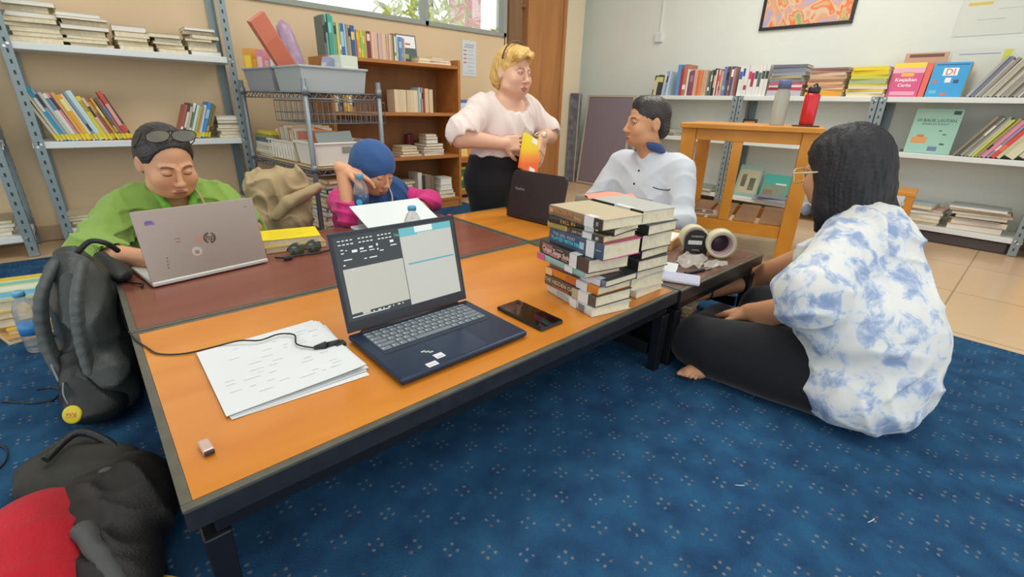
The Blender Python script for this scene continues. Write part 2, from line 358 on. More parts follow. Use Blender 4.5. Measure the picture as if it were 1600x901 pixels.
mk = [(.2, .45, .92-.12*i, .95-.12*i, c) for i, c in enumerate(('#b87078', '#c89078', '#78a078', '#b84848'))]+[(.55, .9, .93-.12*i, .94-.12*i, '#c0c4c0') for i in range(6)]+[(.1, .45, .40, .44, '#d8c060'), (.3, .7, .2, .215, '#c0c4c0')]
poster('notice_sheet', 'large faint white notice sheet on the white wall, right of the painting', frame((RX-.002, .47, 1.46), (0,-1,0), (0,0,1)), .32, .42, '#d6d9ce', mk)
# framed painting: an abstract generic stand-in
t = thing('framed_picture', 'black-framed colourful abstract picture on the white wall', 'picture', (RX-.001, 1.535, 1.55))
Mx = frame((0, 0, 0), (0,-1,0), (0,0,1)); w2, h2 = .325, .17
mb = MB(); 
for a in ((-w2, w2, -h2, -h2+.022), (-w2, w2, h2-.022, h2), (-w2, -w2+.022, -h2+.022, h2-.022), (w2-.022, w2, -h2+.022, h2-.022)): mb.box(a[0], a[1], a[2], a[3], 0, .018, 0, Mx)
part('frame', mb, mat('black_frame', '#24221f', .35), t, .002)
m = mat('swirl_painting', '#d89a70', .5); nt = m.node_tree; b = nt.nodes['Principled BSDF']
tc = nt.nodes.new('ShaderNodeTexCoord'); vo = nt.nodes.new('ShaderNodeTexNoise'); vo.inputs['Scale'].default_value = 3.4; vo.inputs['Detail'].default_value = 2; vo.inputs['Distortion'].default_value = 2.2
cr = nt.nodes.new('ShaderNodeValToRGB'); cr.color_ramp.interpolation = 'EASE'
for i, (p, c) in enumerate(((.25, '#5fa8c8'), (.36, '#b8a8c8'), (.43, '#e0a078'), (.5, '#d8c0a0'), (.55, '#e8783c'), (.61, '#d8b080'), (.68, '#88b070'), (.76, '#e8c850'))):
    e = cr.color_ramp.elements[i] if i < 2 else cr.color_ramp.elements.new(p)
    e.position = p; e.color = (*lin(c), 1)
nt.links.new(tc.outputs['Object'], vo.inputs['Vector']); nt.links.new(vo.outputs['Fac'], cr.inputs['Fac']); nt.links.new(cr.outputs['Color'], b.inputs['Base Color'])
part('canvas', MB().box(-w2+.022, w2-.022, -h2+.022, h2-.022, 0, .009, 0, Mx), m, t)
# display board leaning on the white wall
t = thing('notice_board', 'large grey-purple fabric board in a pale frame leaning by the corner', 'board', (4.0, 0, 0))
L = frame((0, 3.36, 0.0), (0,-1,0), (.10, 0, .994))
part('fabric_panel', MB().box(.02, .56, .02, .87, 0, .012, 0, L), mat('grey_purple_felt', '#857a82', .95, bump=.3), t)
part('frame', MB().box(0, .02, 0, .89, -.004, .018, 0, L).box(.56, .58, 0, .89, -.004, .018, 0, L).box(.02, .56, 0, .02, -.004, .018, 0, L).box(.02, .56, .87, .89, -.004, .018, 0, L), mat('champagne_aluminium', '#c4bfae', .4, metal=.3), t, .002)
t = thing('folded_panel', 'folded grey-blue panel with worn edges leaning left of the fabric board', 'panel', (4.0, 3.42, 0))
part('board', MB().box(-.02, .0, -.03, .10, 0, .9).box(.004, .02, -.03, .1, 0, .89), mat('worn_blue_grey', '#6f7680', .7, var=.4, vscale=14), t, .002)
part('edge_strip', MB().box(-.023, -.0205, -.035, -.02, 0, .9), mat('champagne_aluminium', '#c4bfae', .4), t)
# ------------------------------------------------------------------ low tables
m_top_or = wood('orange_laminate', '#da9038', '#cc7c28', .22, (2.2, 9, 9), spec=.5)
m_top_br = wood('maroon_laminate', '#8a5240', '#7a4436', .25, (2.2, 9, 9), spec=.5)
m_top_dk = wood('dark_brown_laminate', '#7c5c4e', '#6a4c40', .25, (2.2, 9, 9), spec=.5)
m_rim = mat('worn_black_rim', '#5a584a', .35, var=.18, vscale=30, spec=.5); m_blk = mat('black_steel_leg', '#17181b', .35, spec=.5)
def low_table(label, x0, x1, y0, y1, top, rz=0, T=.27):
    t = thing('low_table', label, 'table', (x0, y0, 0), rz); w = x1-x0; d = y1-y0
    part('tabletop', MB().box(.0142, w-.0142, .0142, d-.0142, T-.02, T-.0005), top, t)
    mb = MB()
    for a in ((0, w, 0, .013), (0, w, d-.013, d), (0, .014, .0132, d-.0132), (w-.014, w, .0132, d-.0132)): mb.box(*a, T-.005, T)
    part('rim', mb, m_rim, t, .0012)
    mb = MB()
    for a in ((.001, w-.001, .001, .013), (.001, w-.001, d-.013, d-.001), (.001, .013, .0132, d-.0132), (w-.013, w-.001, .0132, d-.0132)): mb.box(*a, T-.040, T-.0052)
    part('side_frame', mb, mat('worn_black_side', '#26262a', .4, var=.3, vscale=40), t, .0015)
    mb = MB(); i = .030
    for a in ((i, w-i, i-.012, i+.012), (i, w-i, d-i-.012, d-i+.012)): mb.box(*a, T-.075, T-.0405)
    for a in ((i-.012, i+.012, i+.013, d-i-.013), (w-i-.012, w-i+.012, i+.013, d-i-.013)): mb.box(*a, T-.075, T-.0405)
    part('apron', mb, m_blk, t, .002)
    for sx_ in (0, 1):
        for sy_ in (0, 1):
            px = i if sx_ == 0 else w-i; py = i-.0 if sy_ == 0 else d-i
            lg = MB(); b0 = .014; tp = .018
            vs = [(px-b0,py-b0,0),(px+b0,py-b0,0),(px+b0,py+b0,0),(px-b0,py+b0,0),(px-tp,py-tp,T-.0755),(px+tp,py-tp,T-.0755),(px+tp,py+tp,T-.0755),(px-tp,py+tp,T-.0755)]
            lg.add(vs, [(0,3,2,1),(4,5,6,7),(0,1,5,4),(1,2,6,5),(2,3,7,6),(3,0,4,7)])
            part('leg', lg, m_blk, t, .003)
    for px in (i, w-i):
        part('leg_brace', MB().box(px-.012, px+.012, i+.0245, d-i-.0245, .045, .085), m_blk, t, .002)
    for px in (i+.02, w-i-.02):
        part('end_plug', MB().box(px-.008, px+.008, i+.026, i+.03, .0455, .075), mat('white_plug', '#c8ccca', .5), t) if False else None
    return t
low_table('low orange-topped table nearest the camera, carrying the open navy laptop', -.006, 1.236, .612, 1.257, m_top_or)
low_table('low table with maroon-brown top, carrying the silver laptop', -.006, 1.236, 1.262, 1.907, m_top_br)
low_table('low orange-topped table behind the black laptop, by the kneeling woman', 1.243, 1.86, 1.262, 1.83, m_top_or)
low_table('low table with dark brown top, carrying the tape rolls', 1.241, 1.845, .606, 1.256, m_top_dk)

# ------------------------------------------------------------------ wooden desk with shelf
m_desk = wood('orange_pine', '#d8922f', '#c27e22', .4, (5, 5, 5)); m_deskt = wood('tan_board', '#b58454', '#a27446', .4, (3, 12, 12))
fx = Vector((-.30, .954, 0)).normalized()      # along the front, towards the left in view
ang = math.atan2(fx.y, fx.x)-math.pi/2
t = thing('wooden_desk', 'orange wooden desk with an open frame side and a low shelf, bottles on top', 'desk', (2.70, .80, 0), ang)
D_ = .52; L_ = .575; Hd = .705        # local: y along the front, x away from the camera
for (px, py) in ((0, 0), (0, L_), (D_, 0), (D_, L_)):
    part('leg', MB().box(px-.02, px+.02, py-.037, py+.037, 0, Hd-.0255), m_desk, t, .003)
part('centre_upright', MB().box(-.014, .014, L_*.56-.025, L_*.56+.025, .205, Hd-.085), m_desk, t, .003)
part('top_rail', MB().box(-.012, .012, .038, L_-.038, Hd-.084, Hd-.026), m_desk, t, .002)
part('top_rail', MB().box(D_-.012, D_+.012, .038, L_-.038, Hd-.084, Hd-.026), m_desk, t, .002)
part('side_rail', MB().box(.021, D_-.021, -.012, .012, Hd-.084, Hd-.026), m_desk, t, .002); part('side_rail', MB().box(.021, D_-.021, L_-.012, L_+.012, Hd-.084, Hd-.026), m_desk, t, .002)
part('stretcher', MB().box(-.012, .012, .038, L_-.038, .14, .204), m_desk, t, .002); part('stretcher', MB().box(D_-.012, D_+.012, .038, L_-.038, .14, .204), m_desk, t, .002)
for k in range(4):
    part('shelf_board', MB().box(-.0, D_, .036+k*.13, .145+k*.13, .2045, .2165), m_deskt, t, .002)
part('desktop', MB().box(-.05, D_+.03, -.05, L_+.045, Hd-.0255, Hd), m_desk, t, .004)
DM = Matrix.Translation((2.70, .80, 0))@Matrix.Rotation(ang, 4, 'Z')
o = part('leaflet', MB().box(0, .15, 0, .20, 0, .003).box(.015, .05, .02, .17, .0031, .0035, 1).box(.06, .13, .02, .06, .0031, .0035, 1).box(.06, .13, .08, .12, .0031, .0035, 1).box(.06, .12, .14, .18, .0031, .0035, 1), [mat('leaflet_cream', '#d8cdb4', .5), mat('leaflet_photo', '#77685a', .5)])
o.matrix_world = DM@Matrix.Translation((.02, .36, .2168))@Matrix.Rotation(.15, 4, 'Z'); tag(o, 'cream leaflet with dark pictures on the low shelf of the orange desk', 'leaflet')
# bottle and tumbler
m_clear = mat('clear_plastic', '#eef4f2', .08, trans=.85, alpha=.45); m_water = mat('water', '#dfeaea', .02, trans=1.0)
t = thing('water_bottle', 'tall clear drinking bottle with a blue-grey lid on the orange desk', 'bottle', (2.80, 1.01, Hd+.0005))
part('body', MB().lathe([(.034, 0), (.036, .01), (.036, .15), (.028, .172), (.028, .178)], 28), mat('frosted_bottle', '#cfd3c6', .25, trans=.5, alpha=.8), t)
part('lid', MB().lathe([(.031, .1785), (.031, .215), (.028, .22)], 28), mat('slate_blue_lid', '#5f6f98', .4), t)
t = thing('coaster', 'thin dark round tray under the red tumbler on the desk', 'tray', (2.84, .88, Hd+.0003))
part('plate', MB().lathe([(.062, 0), (.064, .003), (.064, .005), (.06, .006)], 32), mat('dark_tray', '#3a3836', .4), t)
t = thing('tumbler', 'red insulated tumbler with a black cap on the orange desk', 'tumbler', (2.84, .88, Hd+.0066))
part('body', MB().lathe([(.031, 0), (.034, .006), (.035, .14), (.030, .152)], 28), mat('red_enamel', '#cf2a30', .25, metal=.2), t)
part('cap', MB().lathe([(.026, .1525), (.028, .158), (.028, .178), (.022, .184)], 28), mat('black_cap', '#222326', .4), t)
part('carry_loop', MB().tube([(.026, 0, .170), (.038, 0, .185), (.02, 0, .198), (0, 0, .195), (-.015, 0, .186)], .004, 8), mat('black_cap', '#222326', .4), t)

# wooden stools behind
m_stool = wood('brown_stool_wood', '#a8683a', '#8f5630', .45, (5, 5, 5))
def stool(label, x, y, rz, h, w, m):
    t = thing('wooden_stool', label, 'stool', (x, y, 0), rz)
    part('seat', MB().box(-w, w, -w*.8, w*.8, h-.022, h), m, t, .003)
    for sx_ in (-1, 1):
        for sy_ in (-1, 1):
            part('leg', MB().box(sx_*(w-.02)-.017, sx_*(w-.02)+.017, sy_*(w*.8-.02)-.017, sy_*(w*.8-.02)+.017, 0, h-.0225), m, t, .002)
        part('rail', MB().box(sx_*(w-.02)-.008, sx_*(w-.02)+.008, -w*.8+.038, w*.8-.038, h-.16, h-.12), m, t)
        part('rail', MB().box(-w+.038, w-.038, sx_*(w*.8-.02)-.008, sx_*(w*.8-.02)+.008, h-.075, h-.0235), m, t)
    return t
stool('brown wooden stool behind the seated man, left of the orange desk', 3.20, 1.98, .5, .44, .16, m_stool)
stool('small orange wooden stool behind the hair of the woman in the floral blouse', 3.62, .55, .1, .36, .13, wood('orange_pine', '#d8922f', '#c27e22', .4))
t = thing('plywood_sheet', 'tan wooden sheet standing at the right edge of the shelves', 'panel', (4.02, -.12, 0))
part('board', MB().box(-.01, .01, -.4, .01, 0, .42), wood('orange_pine', '#d8922f', '#c27e22', .4), t, .003)
part('foot', MB().box(-.05, .05, -.02, .005, 0, .02), wood('orange_pine', '#d8922f', '#c27e22', .4), t)

# ------------------------------------------------------------------ wire rack
m_wire = mat('grey_coated_wire', '#80868a', .4, metal=.4)
rkx, rky, rkw, rkd, rka = .865, 2.44, .40, .80, .09
t = thing('wire_rack', 'grey wire rack holding plastic tubs, left of the wooden bookcase', 'rack', (rkx, rky, 0), rka)
for px, py in ((0, 0), (rkw, 0), (0, rkd), (rkw, rkd)):
    mb = MB().tube([(px, py, 0), (px, py, .86)], .0125, 12)
    for z in (.10, .435, .80): mb.tube([(px, py, z-.012), (px, py, z+.025)], .0165, 12)
    part('post', mb, m_wire, t)
def wire_shelf(z):
    mb = MB()
    for dz in (0, -.028):
        r = .0035
        for y in (0, rkd): mb.tube([(0.014, y, z+dz), (rkw-.014, y, z+dz)], r, 6)
        for x in (0, rkw): mb.tube([(x, .014, z+dz), (x, rkd-.014, z+dz)], r, 6)
    def zig(a, b, n):
        a = Vector(a); b = Vector(b); pts = []
        for i in range(n*2+1):
            p = a.lerp(b, i/(n*2)); pts.append((p.x, p.y, z if i % 2 == 0 else z-.028))
        mb.tube(pts, .002, 5)
    zig((.014, 0, 0), (rkw-.014, 0, 0), 7); zig((.014, rkd, 0), (rkw-.014, rkd, 0), 7); zig((0, .014, 0), (0, rkd-.014, 0), 16); zig((rkw, .014, 0), (rkw, rkd-.014, 0), 16)
    for k in range(1, 38):
        y = k*rkd/38; mb.tube([(0, y, z+.002), (rkw, y, z+.002)], .0016, 5, caps=False)
    part('wire_shelf', mb, m_wire, t)
for z in (.10, .435, .80): wire_shelf(z)
part('liner_board', MB().box(.016, rkw-.016, .016, rkd-.016, .4395, .4435), mat('liner_tan', '#c8ab78', .6), t)
# wire drawer basket hanging under the top shelf
mb = MB(); bx0, bx1, by0, by1 = .05, .47, .06, .5
for z in (.76, .70, .655):
    for a, b in (((bx0, by0), (bx1, by0)), ((bx1, by0), (bx1, by1)), ((bx1, by1), (bx0, by1)), ((bx0, by1), (bx0, by0))):
        mb.tube([(a[0], a[1], z), (b[0], b[1], z)], .003 if z > .75 else .002, 6)
for k in range(15):
    x = bx0+(bx1-bx0)*k/14
    for y in (by0, by1): mb.tube([(x, y, .655), (x, y, .76)], .0016, 5, caps=False)
    y = by0+(by1-by0)*k/14
    for xx in (bx0, bx1): mb.tube([(xx, y, .655), (xx, y, .76)], .0016, 5, caps=False)
    mb.tube([(x, by0, .655), (x, by1, .655)], .0016, 5, caps=False)
part('drawer_basket', mb, m_wire, t)
RM = Matrix.Translation((rkx, rky, 0))@Matrix.Rotation(rka, 4, 'Z')
def tub(label, x0, x1, y0, y1, z, h, col, group=None, hole=False, ribs=False):
    t = thing('storage_tub', label, 'tub', RM@Vector(((x0+x1)/2, (y0+y1)/2, z)), rka, group)
    w = (x1-x0)/2; d = (y1-y0)/2; th = .003; tp = .92
    m = mat('tub_'+col, col, .45); mb = MB()
    def ring(s, zz, off): return [(-(w*s)+off, -(d*s)+off, zz), (w*s-off, -(d*s)+off, zz), (w*s-off, d*s-off, zz), (-(w*s)+off, d*s-off, zz)]
    vs = ring(tp, 0, 0)+ring(1, h, 0)+ring(1, h, th)+ring(tp, th, th)
    fs = [(3,2,1,0)]
    for l in range(3):
        for k in range(4): fs.append((l*4+k, l*4+(k+1) % 4, (l+1)*4+(k+1) % 4, (l+1)*4+k))
    fs.append((12, 13, 14, 15)); mb.add(vs, fs)
    part('body', mb, m, t, .004)
    part('rim', MB().box(-w-.006, w+.006, -d-.006, -d+.002, h-.008, h+.002).box(-w-.006, w+.006, d-.002, d+.006, h-.008, h+.002).box(-w-.006, -w+.002, -d+.0022, d-.0022, h-.008, h+.002).box(w-.002, w+.006, -d+.0022, d-.0022, h-.008, h+.002), mat('rim_'+col, col, .35), t, .002)
    if hole:
        part('handle_slot', MB().box(-.028, .028, -d-.0012, -d+.001, h-.052, h-.022), mat('slot_shadow', '#8a8880', .7), t, .004)
    if ribs:
        mb = MB()
        for k in range(9):
            y = -d+2*d*(k+.5)/9; mb.box(-w-.003, -w+.004, y-.004, y+.004, .01, h-.01)
        part('ribs', mb, mat('rib_'+col, '#f2eee2', .45), t)
    return t
tub("light grey plastic tub, right one of two on the wire rack's top", .0, .35, .02, .32, .8035, .115, '#a6adae')
tub("darker grey plastic tub with cartons, left one on the wire rack's top", .0, .34, .36, .74, .8035, .115, '#93979a')
tub('white plastic tub with a handle slot on the middle shelf of the wire rack', .03, .38, .03, .26, .4475, .115, '#e2ddd0', hole=True)
tub('white slatted basket packed with upright papers on the wire rack', .03, .36, .28, .62, .4475, .105, '#ded6c4', ribs=True)
def loose(name, label, cat, w, d, h, M, cols, stripe=True, group=None):
    ms = [mat('item_'+c, c, .45) for c in cols]; mb = MB().box(-w/2, w/2, -d/2, d/2, 0, h, 0)
    if len(cols) > 1: mb.box(-w/2+.008, w/2-.008, -d/2-.0008, -d/2-.0001, h*.15, h*.7, 1).box(-w/2-.0008, -w/2-.0001, -d/2+.01, d/2-.01, h*.2, h*.8, 1)
    o = part(name, mb, ms, None, .0015); o.matrix_world = M; return tag(o, label, cat, group)
def RT(x, y, z, rx=0, ry=0, rz=0): return RM@Matrix.Translation((x, y, z))@Euler((rx, ry, rz)).to_matrix().to_4x4()
loose('carton', 'small orange and yellow carton standing in the left grey tub', 'box', .07, .07, .18, RT(.05, .70, .842, 0, 0, .3), ('#e0a04a', '#f0cf3c'))
loose('carton', 'pink carton beside the yellow carton in the left grey tub', 'box', .04, .06, .17, RT(.06, .60, .842, 0, .05, .2), ('#d88a98', '#f0c0c0'))
loose('carton', 'white carton near the middle of the left grey tub', 'box', .11, .07, .165, RT(.11, .50, .835, 0, .1, -.3), ('#e2e4da', '#c8d6cc'))
loose('booklet', 'cream booklet peeping over the far end of the left grey tub', 'book', .05, .03, .15, RT(.05, .75, .842, .1, 0, .2), ('#e0d8c0', '#c9c3ae'))
loose('booklet', 'blue-grey booklet lying tilted in the right grey tub', 'book', .12, .05, .15, RT(.19, .12, .810, 0, .35, .2), ('#8f97b4', '#c9b9b0'))
loose('carton', 'pale green-white carton at the right end of the right grey tub', 'box', .10, .10, .17, RT(.27, .1, .810, 0, 0, .1), ('#cdd8c6', '#dde4d4'))
loose('folder', 'long brick-red folder leaning diagonally out of the right grey tub', 'folder', .09, .03, .36, RT(.11, .29, .83, .12, -.62, .15), ('#c8745a', '#c06a50'))
t = thing('bag', 'rolled mauve plastic bag standing behind the brick-red folder', 'bag', RM@Vector((.14, .33, .815)), rka)
part('roll', MB().tube([(0, 0, 0), (-.01, .02, .12), (-.025, .03, .22), (-.045, .03, .30), (-.05, .03, .325)], [.045, .05, .042, .035, .01], 14), mat('mauve_plastic', '#a58aa0', .3, var=.2, vscale=20), t)
for k, (c, nm) in enumerate((('#d98a74', 'salmon'), ('#ece4cc', 'cream'), ('#e8c9a4', 'tan'), ('#f0ead8', 'off-white'), ('#d8b89a', 'beige'), ('#efe6d0', 'ivory'), ('#cdd0c2', 'grey-green'), ('#eadfc6', 'pale buff'), ('#d9a88c', 'peach'), ('#f2ecdc', 'bright cream'))):
    loose('file', nm+' paper file upright in the white slatted basket', 'file', .22, .006, .15+.012*(k % 3), RT(.19, .31+.031*k, .456, -.14, 0, 0), (c,), group='files in the slatted basket')
for k, (c, nm) in enumerate((('#e2584a', 'red'), ('#f0a030', 'orange'), ('#8f9a9c', 'grey'), ('#9fa6a4', 'ash grey'))):
    loose('file', nm+' folder sticking out of the white tub with the handle slot', 'folder', .20, .006, .16, RT(.2, .20-.035*k, .456, -.3, .25-.1*k, 0), (c,), group='folders in the handled tub')
for k, (c, nm, w_) in enumerate((('#cfc7ae', 'buff', .2), ('#d9d2ba', 'cream', .22), ('#c5bfa6', 'khaki', .2), ('#dcd6c2', 'pale', .21), ('#5c6672', 'dark slate', .2), ('#8b8d60', 'olive', .19), ('#d8c63a', 'yellow', .18))):
    loose('book', nm+' book lying in the pile at the wall end of the middle wire shelf', 'book', w_, .23, .020, RT(.13, .69, .4450+.0207*k, 0, 0, .05*(k % 3-1)), (c,), group='pile on the wire rack')
for k, (c, nm, w_, rz) in enumerate((('#cfa178', 'tan', .3, 0), ('#ddd8c8', 'white', .28, .1), ('#c98a4c', 'brown-orange', .26, -.15), ('#bfc4c4', 'silver grey', .28, .05), ('#5f6a6c', 'slate', .27, 0), ('#e8d62c', 'yellow', .27, .08), ('#c5b27c', 'mustard grey', .26, -.05), ('#3f7e5c', 'green', .24, .1), ('#2d5f54', 'dark green', .25, 0), ('#d9a98c', 'salmon', .24, -.1), ('#caa06c', 'light brown', .25, .12))):
    loose('book', nm+' book in the pile on the bottom shelf of the wire rack', 'book', w_, .3, .024, RT(.2, .20, .1045+.0245*k, 0, 0, rz*.5), (c, '#e6dfcc'), group='pile on the bottom wire shelf')
for k, (c, nm, w_, rz) in enumerate((('#d8d2c4', 'white', .27, .1), ('#b8793c', 'rust', .26, -.1), ('#d9ddd6', 'pale grey', .28, 0), ('#d88a3c', 'orange', .26, .1), ('#e4e0d2', 'ivory', .25, -.05))):
    loose('magazine', nm+' magazine in the loose pile in front of the wire rack', 'magazine', w_, .3, .018, Matrix.Translation((.78, 2.26, .0005+.0185*k))@Matrix.Rotation(rz+.1, 4, 'Z'), (c, '#e6dfcc'), group='pile before the wire rack')
t = thing('stool', 'low dark stool hidden under the khaki jacket', 'stool', (.60, 2.36, 0))
part('seat', MB().box(-.12, .12, -.1, .1, .16, .18), m_blk, t)
for a in (-1, 1):
    for b_ in (-1, 1): part('leg', MB().box(a*.1-.01, a*.1+.01, b_*.08-.01, b_*.08+.01, 0, .1598), m_blk, t)
# ------------------------------------------------------------------ books on the shelves
def ordinal(n):
    w = ['first','second','third','fourth','fifth','sixth','seventh','eighth','ninth','tenth','eleventh','twelfth','thirteenth','fourteenth','fifteenth','sixteenth','seventeenth','eighteenth','nineteenth','twentieth']
    if n < 20: return w[n]
    t = {2: 'twenty', 3: 'thirty', 4: 'forty', 5: 'fifty'}[(n+1)//10]
    return t+'-'+w[(n+1) % 10-1] if (n+1) % 10 else {'twenty': 'twentieth', 'thirty': 'thirtieth', 'forty': 'fortieth', 'fifty': 'fiftieth'}[t]
NAMED = [('white','#e6e6e0'),('cream','#e6dabc'),('beige','#cdb896'),('tan','#b89468'),('brown','#7c5438'),('dark brown','#4a3226'),('black','#232326'),('dark grey','#4c5052'),('grey','#8a8e8e'),('pale grey','#bfc3c0'),('red','#c83a34'),('dark red','#8a2a30'),('orange','#e08030'),('yellow','#e6cc34'),('mustard','#b89a3a'),('lime','#b8c848'),('green','#4a8a4c'),('dark green','#2c5840'),('teal','#4a9c90'),('pale green','#b4ccb0'),('cyan','#3ab4c8'),('sky blue','#7ab0d8'),('blue','#3a68b0'),('navy','#2c3a64'),('pale blue','#b4c8d8'),('mauve','#a88aa0'),('purple','#6c4680'),('pink','#dc8a98'),('magenta','#b43a70'),('salmon','#d8907c'),('peach','#e8c0a0'),('lilac','#c4b4cc')]
def cname(h):
    a = [int(h[i:i+2], 16) for i in (1, 3, 5)]
    return min(NAMED, key=lambda n: sum((a[k]-int(n[1][1+2*k:3+2*k], 16))**2 for k in range(3)))[0]
m_page = mat('page_edges', '#e4d8b8', .8, var=.1, vscale=60); m_pagew = mat('page_edges_white', '#e9e6da', .8)
def shelf_book_mb(t, d, h, band=None, lab=None):
    """thickness along x from 0, spine on the y=0 side, standing"""
    mb = MB(); c = .0015
    mb.box(0, c, 0, d, 0, h, 0).box(t-c, t, 0, d, 0, h, 0).box(c, t-c, 0, .002, 0, h, 0).box(c, t-c, .002, d-.003, .002, h-.003, 1)
    if band: mb.box(.001, t-.001, -.0004, -.00005, h*band[0], h*band[1], 2)
    if lab: mb.box(.0, t, -.0006, -.00005, .006, .032, 3)
    return mb
BC = {}
def book_obj(t, d, h, col, M, label, group, bandcol=None, band=None, lab=None, page=m_page):
    ms = [mat('cover_'+col, col, .42), page, mat('band_'+(bandcol or '#e8e4d8'), bandcol or '#e8e4d8', .45), mat('label_'+(lab or '#e8e4d8'), lab or '#e8e4d8', .5)]
    o = part('book', shelf_book_mb(t, d, h, band, lab), ms); o.matrix_world = M
    return tag(o, label, 'book', group)
rb = random.Random(11)
def row(where, group, start, ax, z, items, lean=0, dmax=.2, lab=None, dep=0.02, order='from its left end', k0=0):
    """ax 'x': books run along +x, spines facing -y.  ax 'y': run along -y, spines facing -x. lean>0: tops towards the start"""
    s = 0
    for k, it in enumerate(items):
        col, t, h = it[:3]; d = min(dmax, h*rb.uniform(.66, .74)); a = lean+rb.uniform(-.015, .015) if lean else rb.uniform(-.008, .008)
        bc = it[3] if len(it) > 3 else rb.choice(['#efe9dc', '#2b2d33', '#d8c68a', None, None]); y0 = dep+rb.uniform(0, .015)
        L = Matrix.Rotation(-a, 4, 'Y')     # tilt about the depth axis
        if a >= 0: off = Matrix.Translation((s, y0, 0))@L
        else: off = Matrix.Translation((s+t*math.cos(a), y0, 0))@L@Matrix.Translation((-t, 0, 0))
        if lean > 0:   # pivot at bottom right corner so that the book clears the board
            off = Matrix.Translation((s+t*math.cos(a), y0, 0))@Matrix.Rotation(-a, 4, 'Y')@Matrix.Translation((-t, 0, 0))
            off = Matrix.Translation((0, 0, 0.0))@off
        lift = max(0, t*math.sin(abs(a)) if a > 0 else t*math.sin(abs(a)))
        base = Matrix.Translation((start[0], start[1], z+.0008)) if ax == 'x' else Matrix.Translation((start[0], start[1], z+.0008))@Matrix.Rotation(-math.pi/2, 4, 'Z')
        M = base@off
        # drop so that the lowest corner sits on the board
        lo = min((M@Vector(p)).z for p in ((0,0,0),(t,0,0)))
        M = Matrix.Translation((0, 0, z+.0006-lo))@M
        lb = f"{cname(col)} book {where}, {ordinal(k+k0)} from left"
        book_obj(t, d, h, col, M, lb, group, bc, (rb.choice(((.55, .8), (.3, .75), (.65, .9), (.2, .35)))) if bc else None, lab)
        s += t/math.cos(a)+.0006+(.0004 if not lean else abs(math.sin(a))*.0012)
def rnd(n, pal, t=(.008, .02), h=(.19, .25)): return [(rb.choice(pal), rb.uniform(*t), rb.uniform(*h)) for _ in range(n)]
def flat(where, group, x, y, z, items, rz=0, ax='x', face='page', jit=.02):
    """pile of books lying flat; fore-edges or spines towards the viewer"""
    zz = z+.0006
    for k, (col, t, w, h) in enumerate(items):
        r = rz+rb.uniform(-.12, .12)+(0 if face == 'spine' else math.pi)
        if ax == 'y': r -= math.pi/2
        M = Matrix.Translation((x+rb.uniform(-jit, jit), y+rb.uniform(-jit, jit)*.5, zz))@Matrix.Rotation(r, 4, 'Z')@Matrix.Translation((-h/2, -w/2, t))@Matrix.Rotation(math.pi/2, 4, 'Y')
        pos = 'bottom one' if k == 0 else ('top one' if k == len(items)-1 else ordinal(k)+' from bottom')
        book_obj(t, w, h, col, M, f"{cname(col)} book {where}, {pos}", group, None, None, None, rb.choice((m_page, m_page, m_pagew)))
        zz += t+.0006
CR = ['#d8cca8', '#e0d8bc', '#cfc4a0', '#b9ab88', '#ddd6c4', '#c4b088', '#8e7c60']
# top shelf of the first rack: five piles, page edges to the room
ty = 3.42
def pile(n, t=(.012, .024), w=(.14, .2), h=(.2, .25), pal=CR): return [(rb.choice(pal), rb.uniform(*t), rb.uniform(*w), rb.uniform(*h)) for _ in range(n)]
for i, (x, n, hh) in enumerate(((-.02, 8, .20), (.165, 8, .19), (.345, 5, .16), (.50, 5, .15), (.655, 7, .155))):
    flat(f"in {ordinal(i)} pile from left on the leftmost rack's top shelf", f'flat pile {ordinal(i)} on the top left shelf', x, ty, .98, pile(n, (.012, .028), (.14, .2), (hh-.03, hh)), jit=.016)
# middle shelf: leaning both ways, then a pile
it = [('#c9c3a8', .012, .22), ('#d6ceb2', .012, .24, None), ('#2fa0c8', .014, .26, '#e8e4d8'), ('#8f9cb0', .012, .25), ('#b9c0b0', .012, .235, None), ('#e0dcd0', .016, .23, '#5a80b0'), ('#d88a98', .012, .235), ('#dba35c', .014, .235, None), ('#e8a820', .018, .225, '#e8e090'), ('#e6e8e2', .012, .23), ('#7f97a8', .010, .24), ('#c4dcd8', .022, .245, None), ('#e2cc2c', .018, .22, '#b8a030'), ('#d8b8a0', .012, .215), ('#a8684c', .016, .215, '#d8a838'), ('#c9903c', .012, .215), ('#6d6c48', .012, .21, '#c8b848'), ('#a85a68', .012, .21, '#5a78b0'), ('#c8503c', .018, .245, '#e0a898'), ('#5c4438', .012, .235, '#c86a50')]
row('leaning in the long row behind the woman in green', 'leaning books on the middle left shelf', (-.065, 3.30), 'x', .54, it, lean=.33, dmax=.18, lab='#e0cc30')
it = [('#b05a50', .012, .19), ('#54453c', .012, .20, '#d8d4c8'), ('#c8b8a0', .012, .18), ('#e4e6de', .012, .20, '#5a8a60'), ('#d8dcd2', .012, .19), ('#a4b868', .010, .185), ('#d8935c', .012, .18, None), ('#c8e0e4', .012, .19), ('#3f8fd0', .018, .205, '#9cc8e8'), ('#7c7450', .012, .20, '#c8a848'), ('#8a7a50', .010, .19)]
row('leaning right, in the short row beside the flat pile', 'books leaning right on the middle left shelf', (.445, 3.30), 'x', .54, it, lean=-.36, dmax=.17, lab='#e0cc30')
flat('in the flat pile right of the woman in green', 'pale pile on the middle left shelf', .715, 3.42, .54, [('#cfc9b4', .018, .18, .125), ('#d8d4c4', .020, .18, .12), ('#c8c0a4', .014, .17, .12), ('#ddd8cc', .02, .18, .12), ('#3a3c40', .006, .17, .115), ('#b89a78', .018, .17, .11), ('#e0e0d6', .022, .17, .11)], jit=.003)
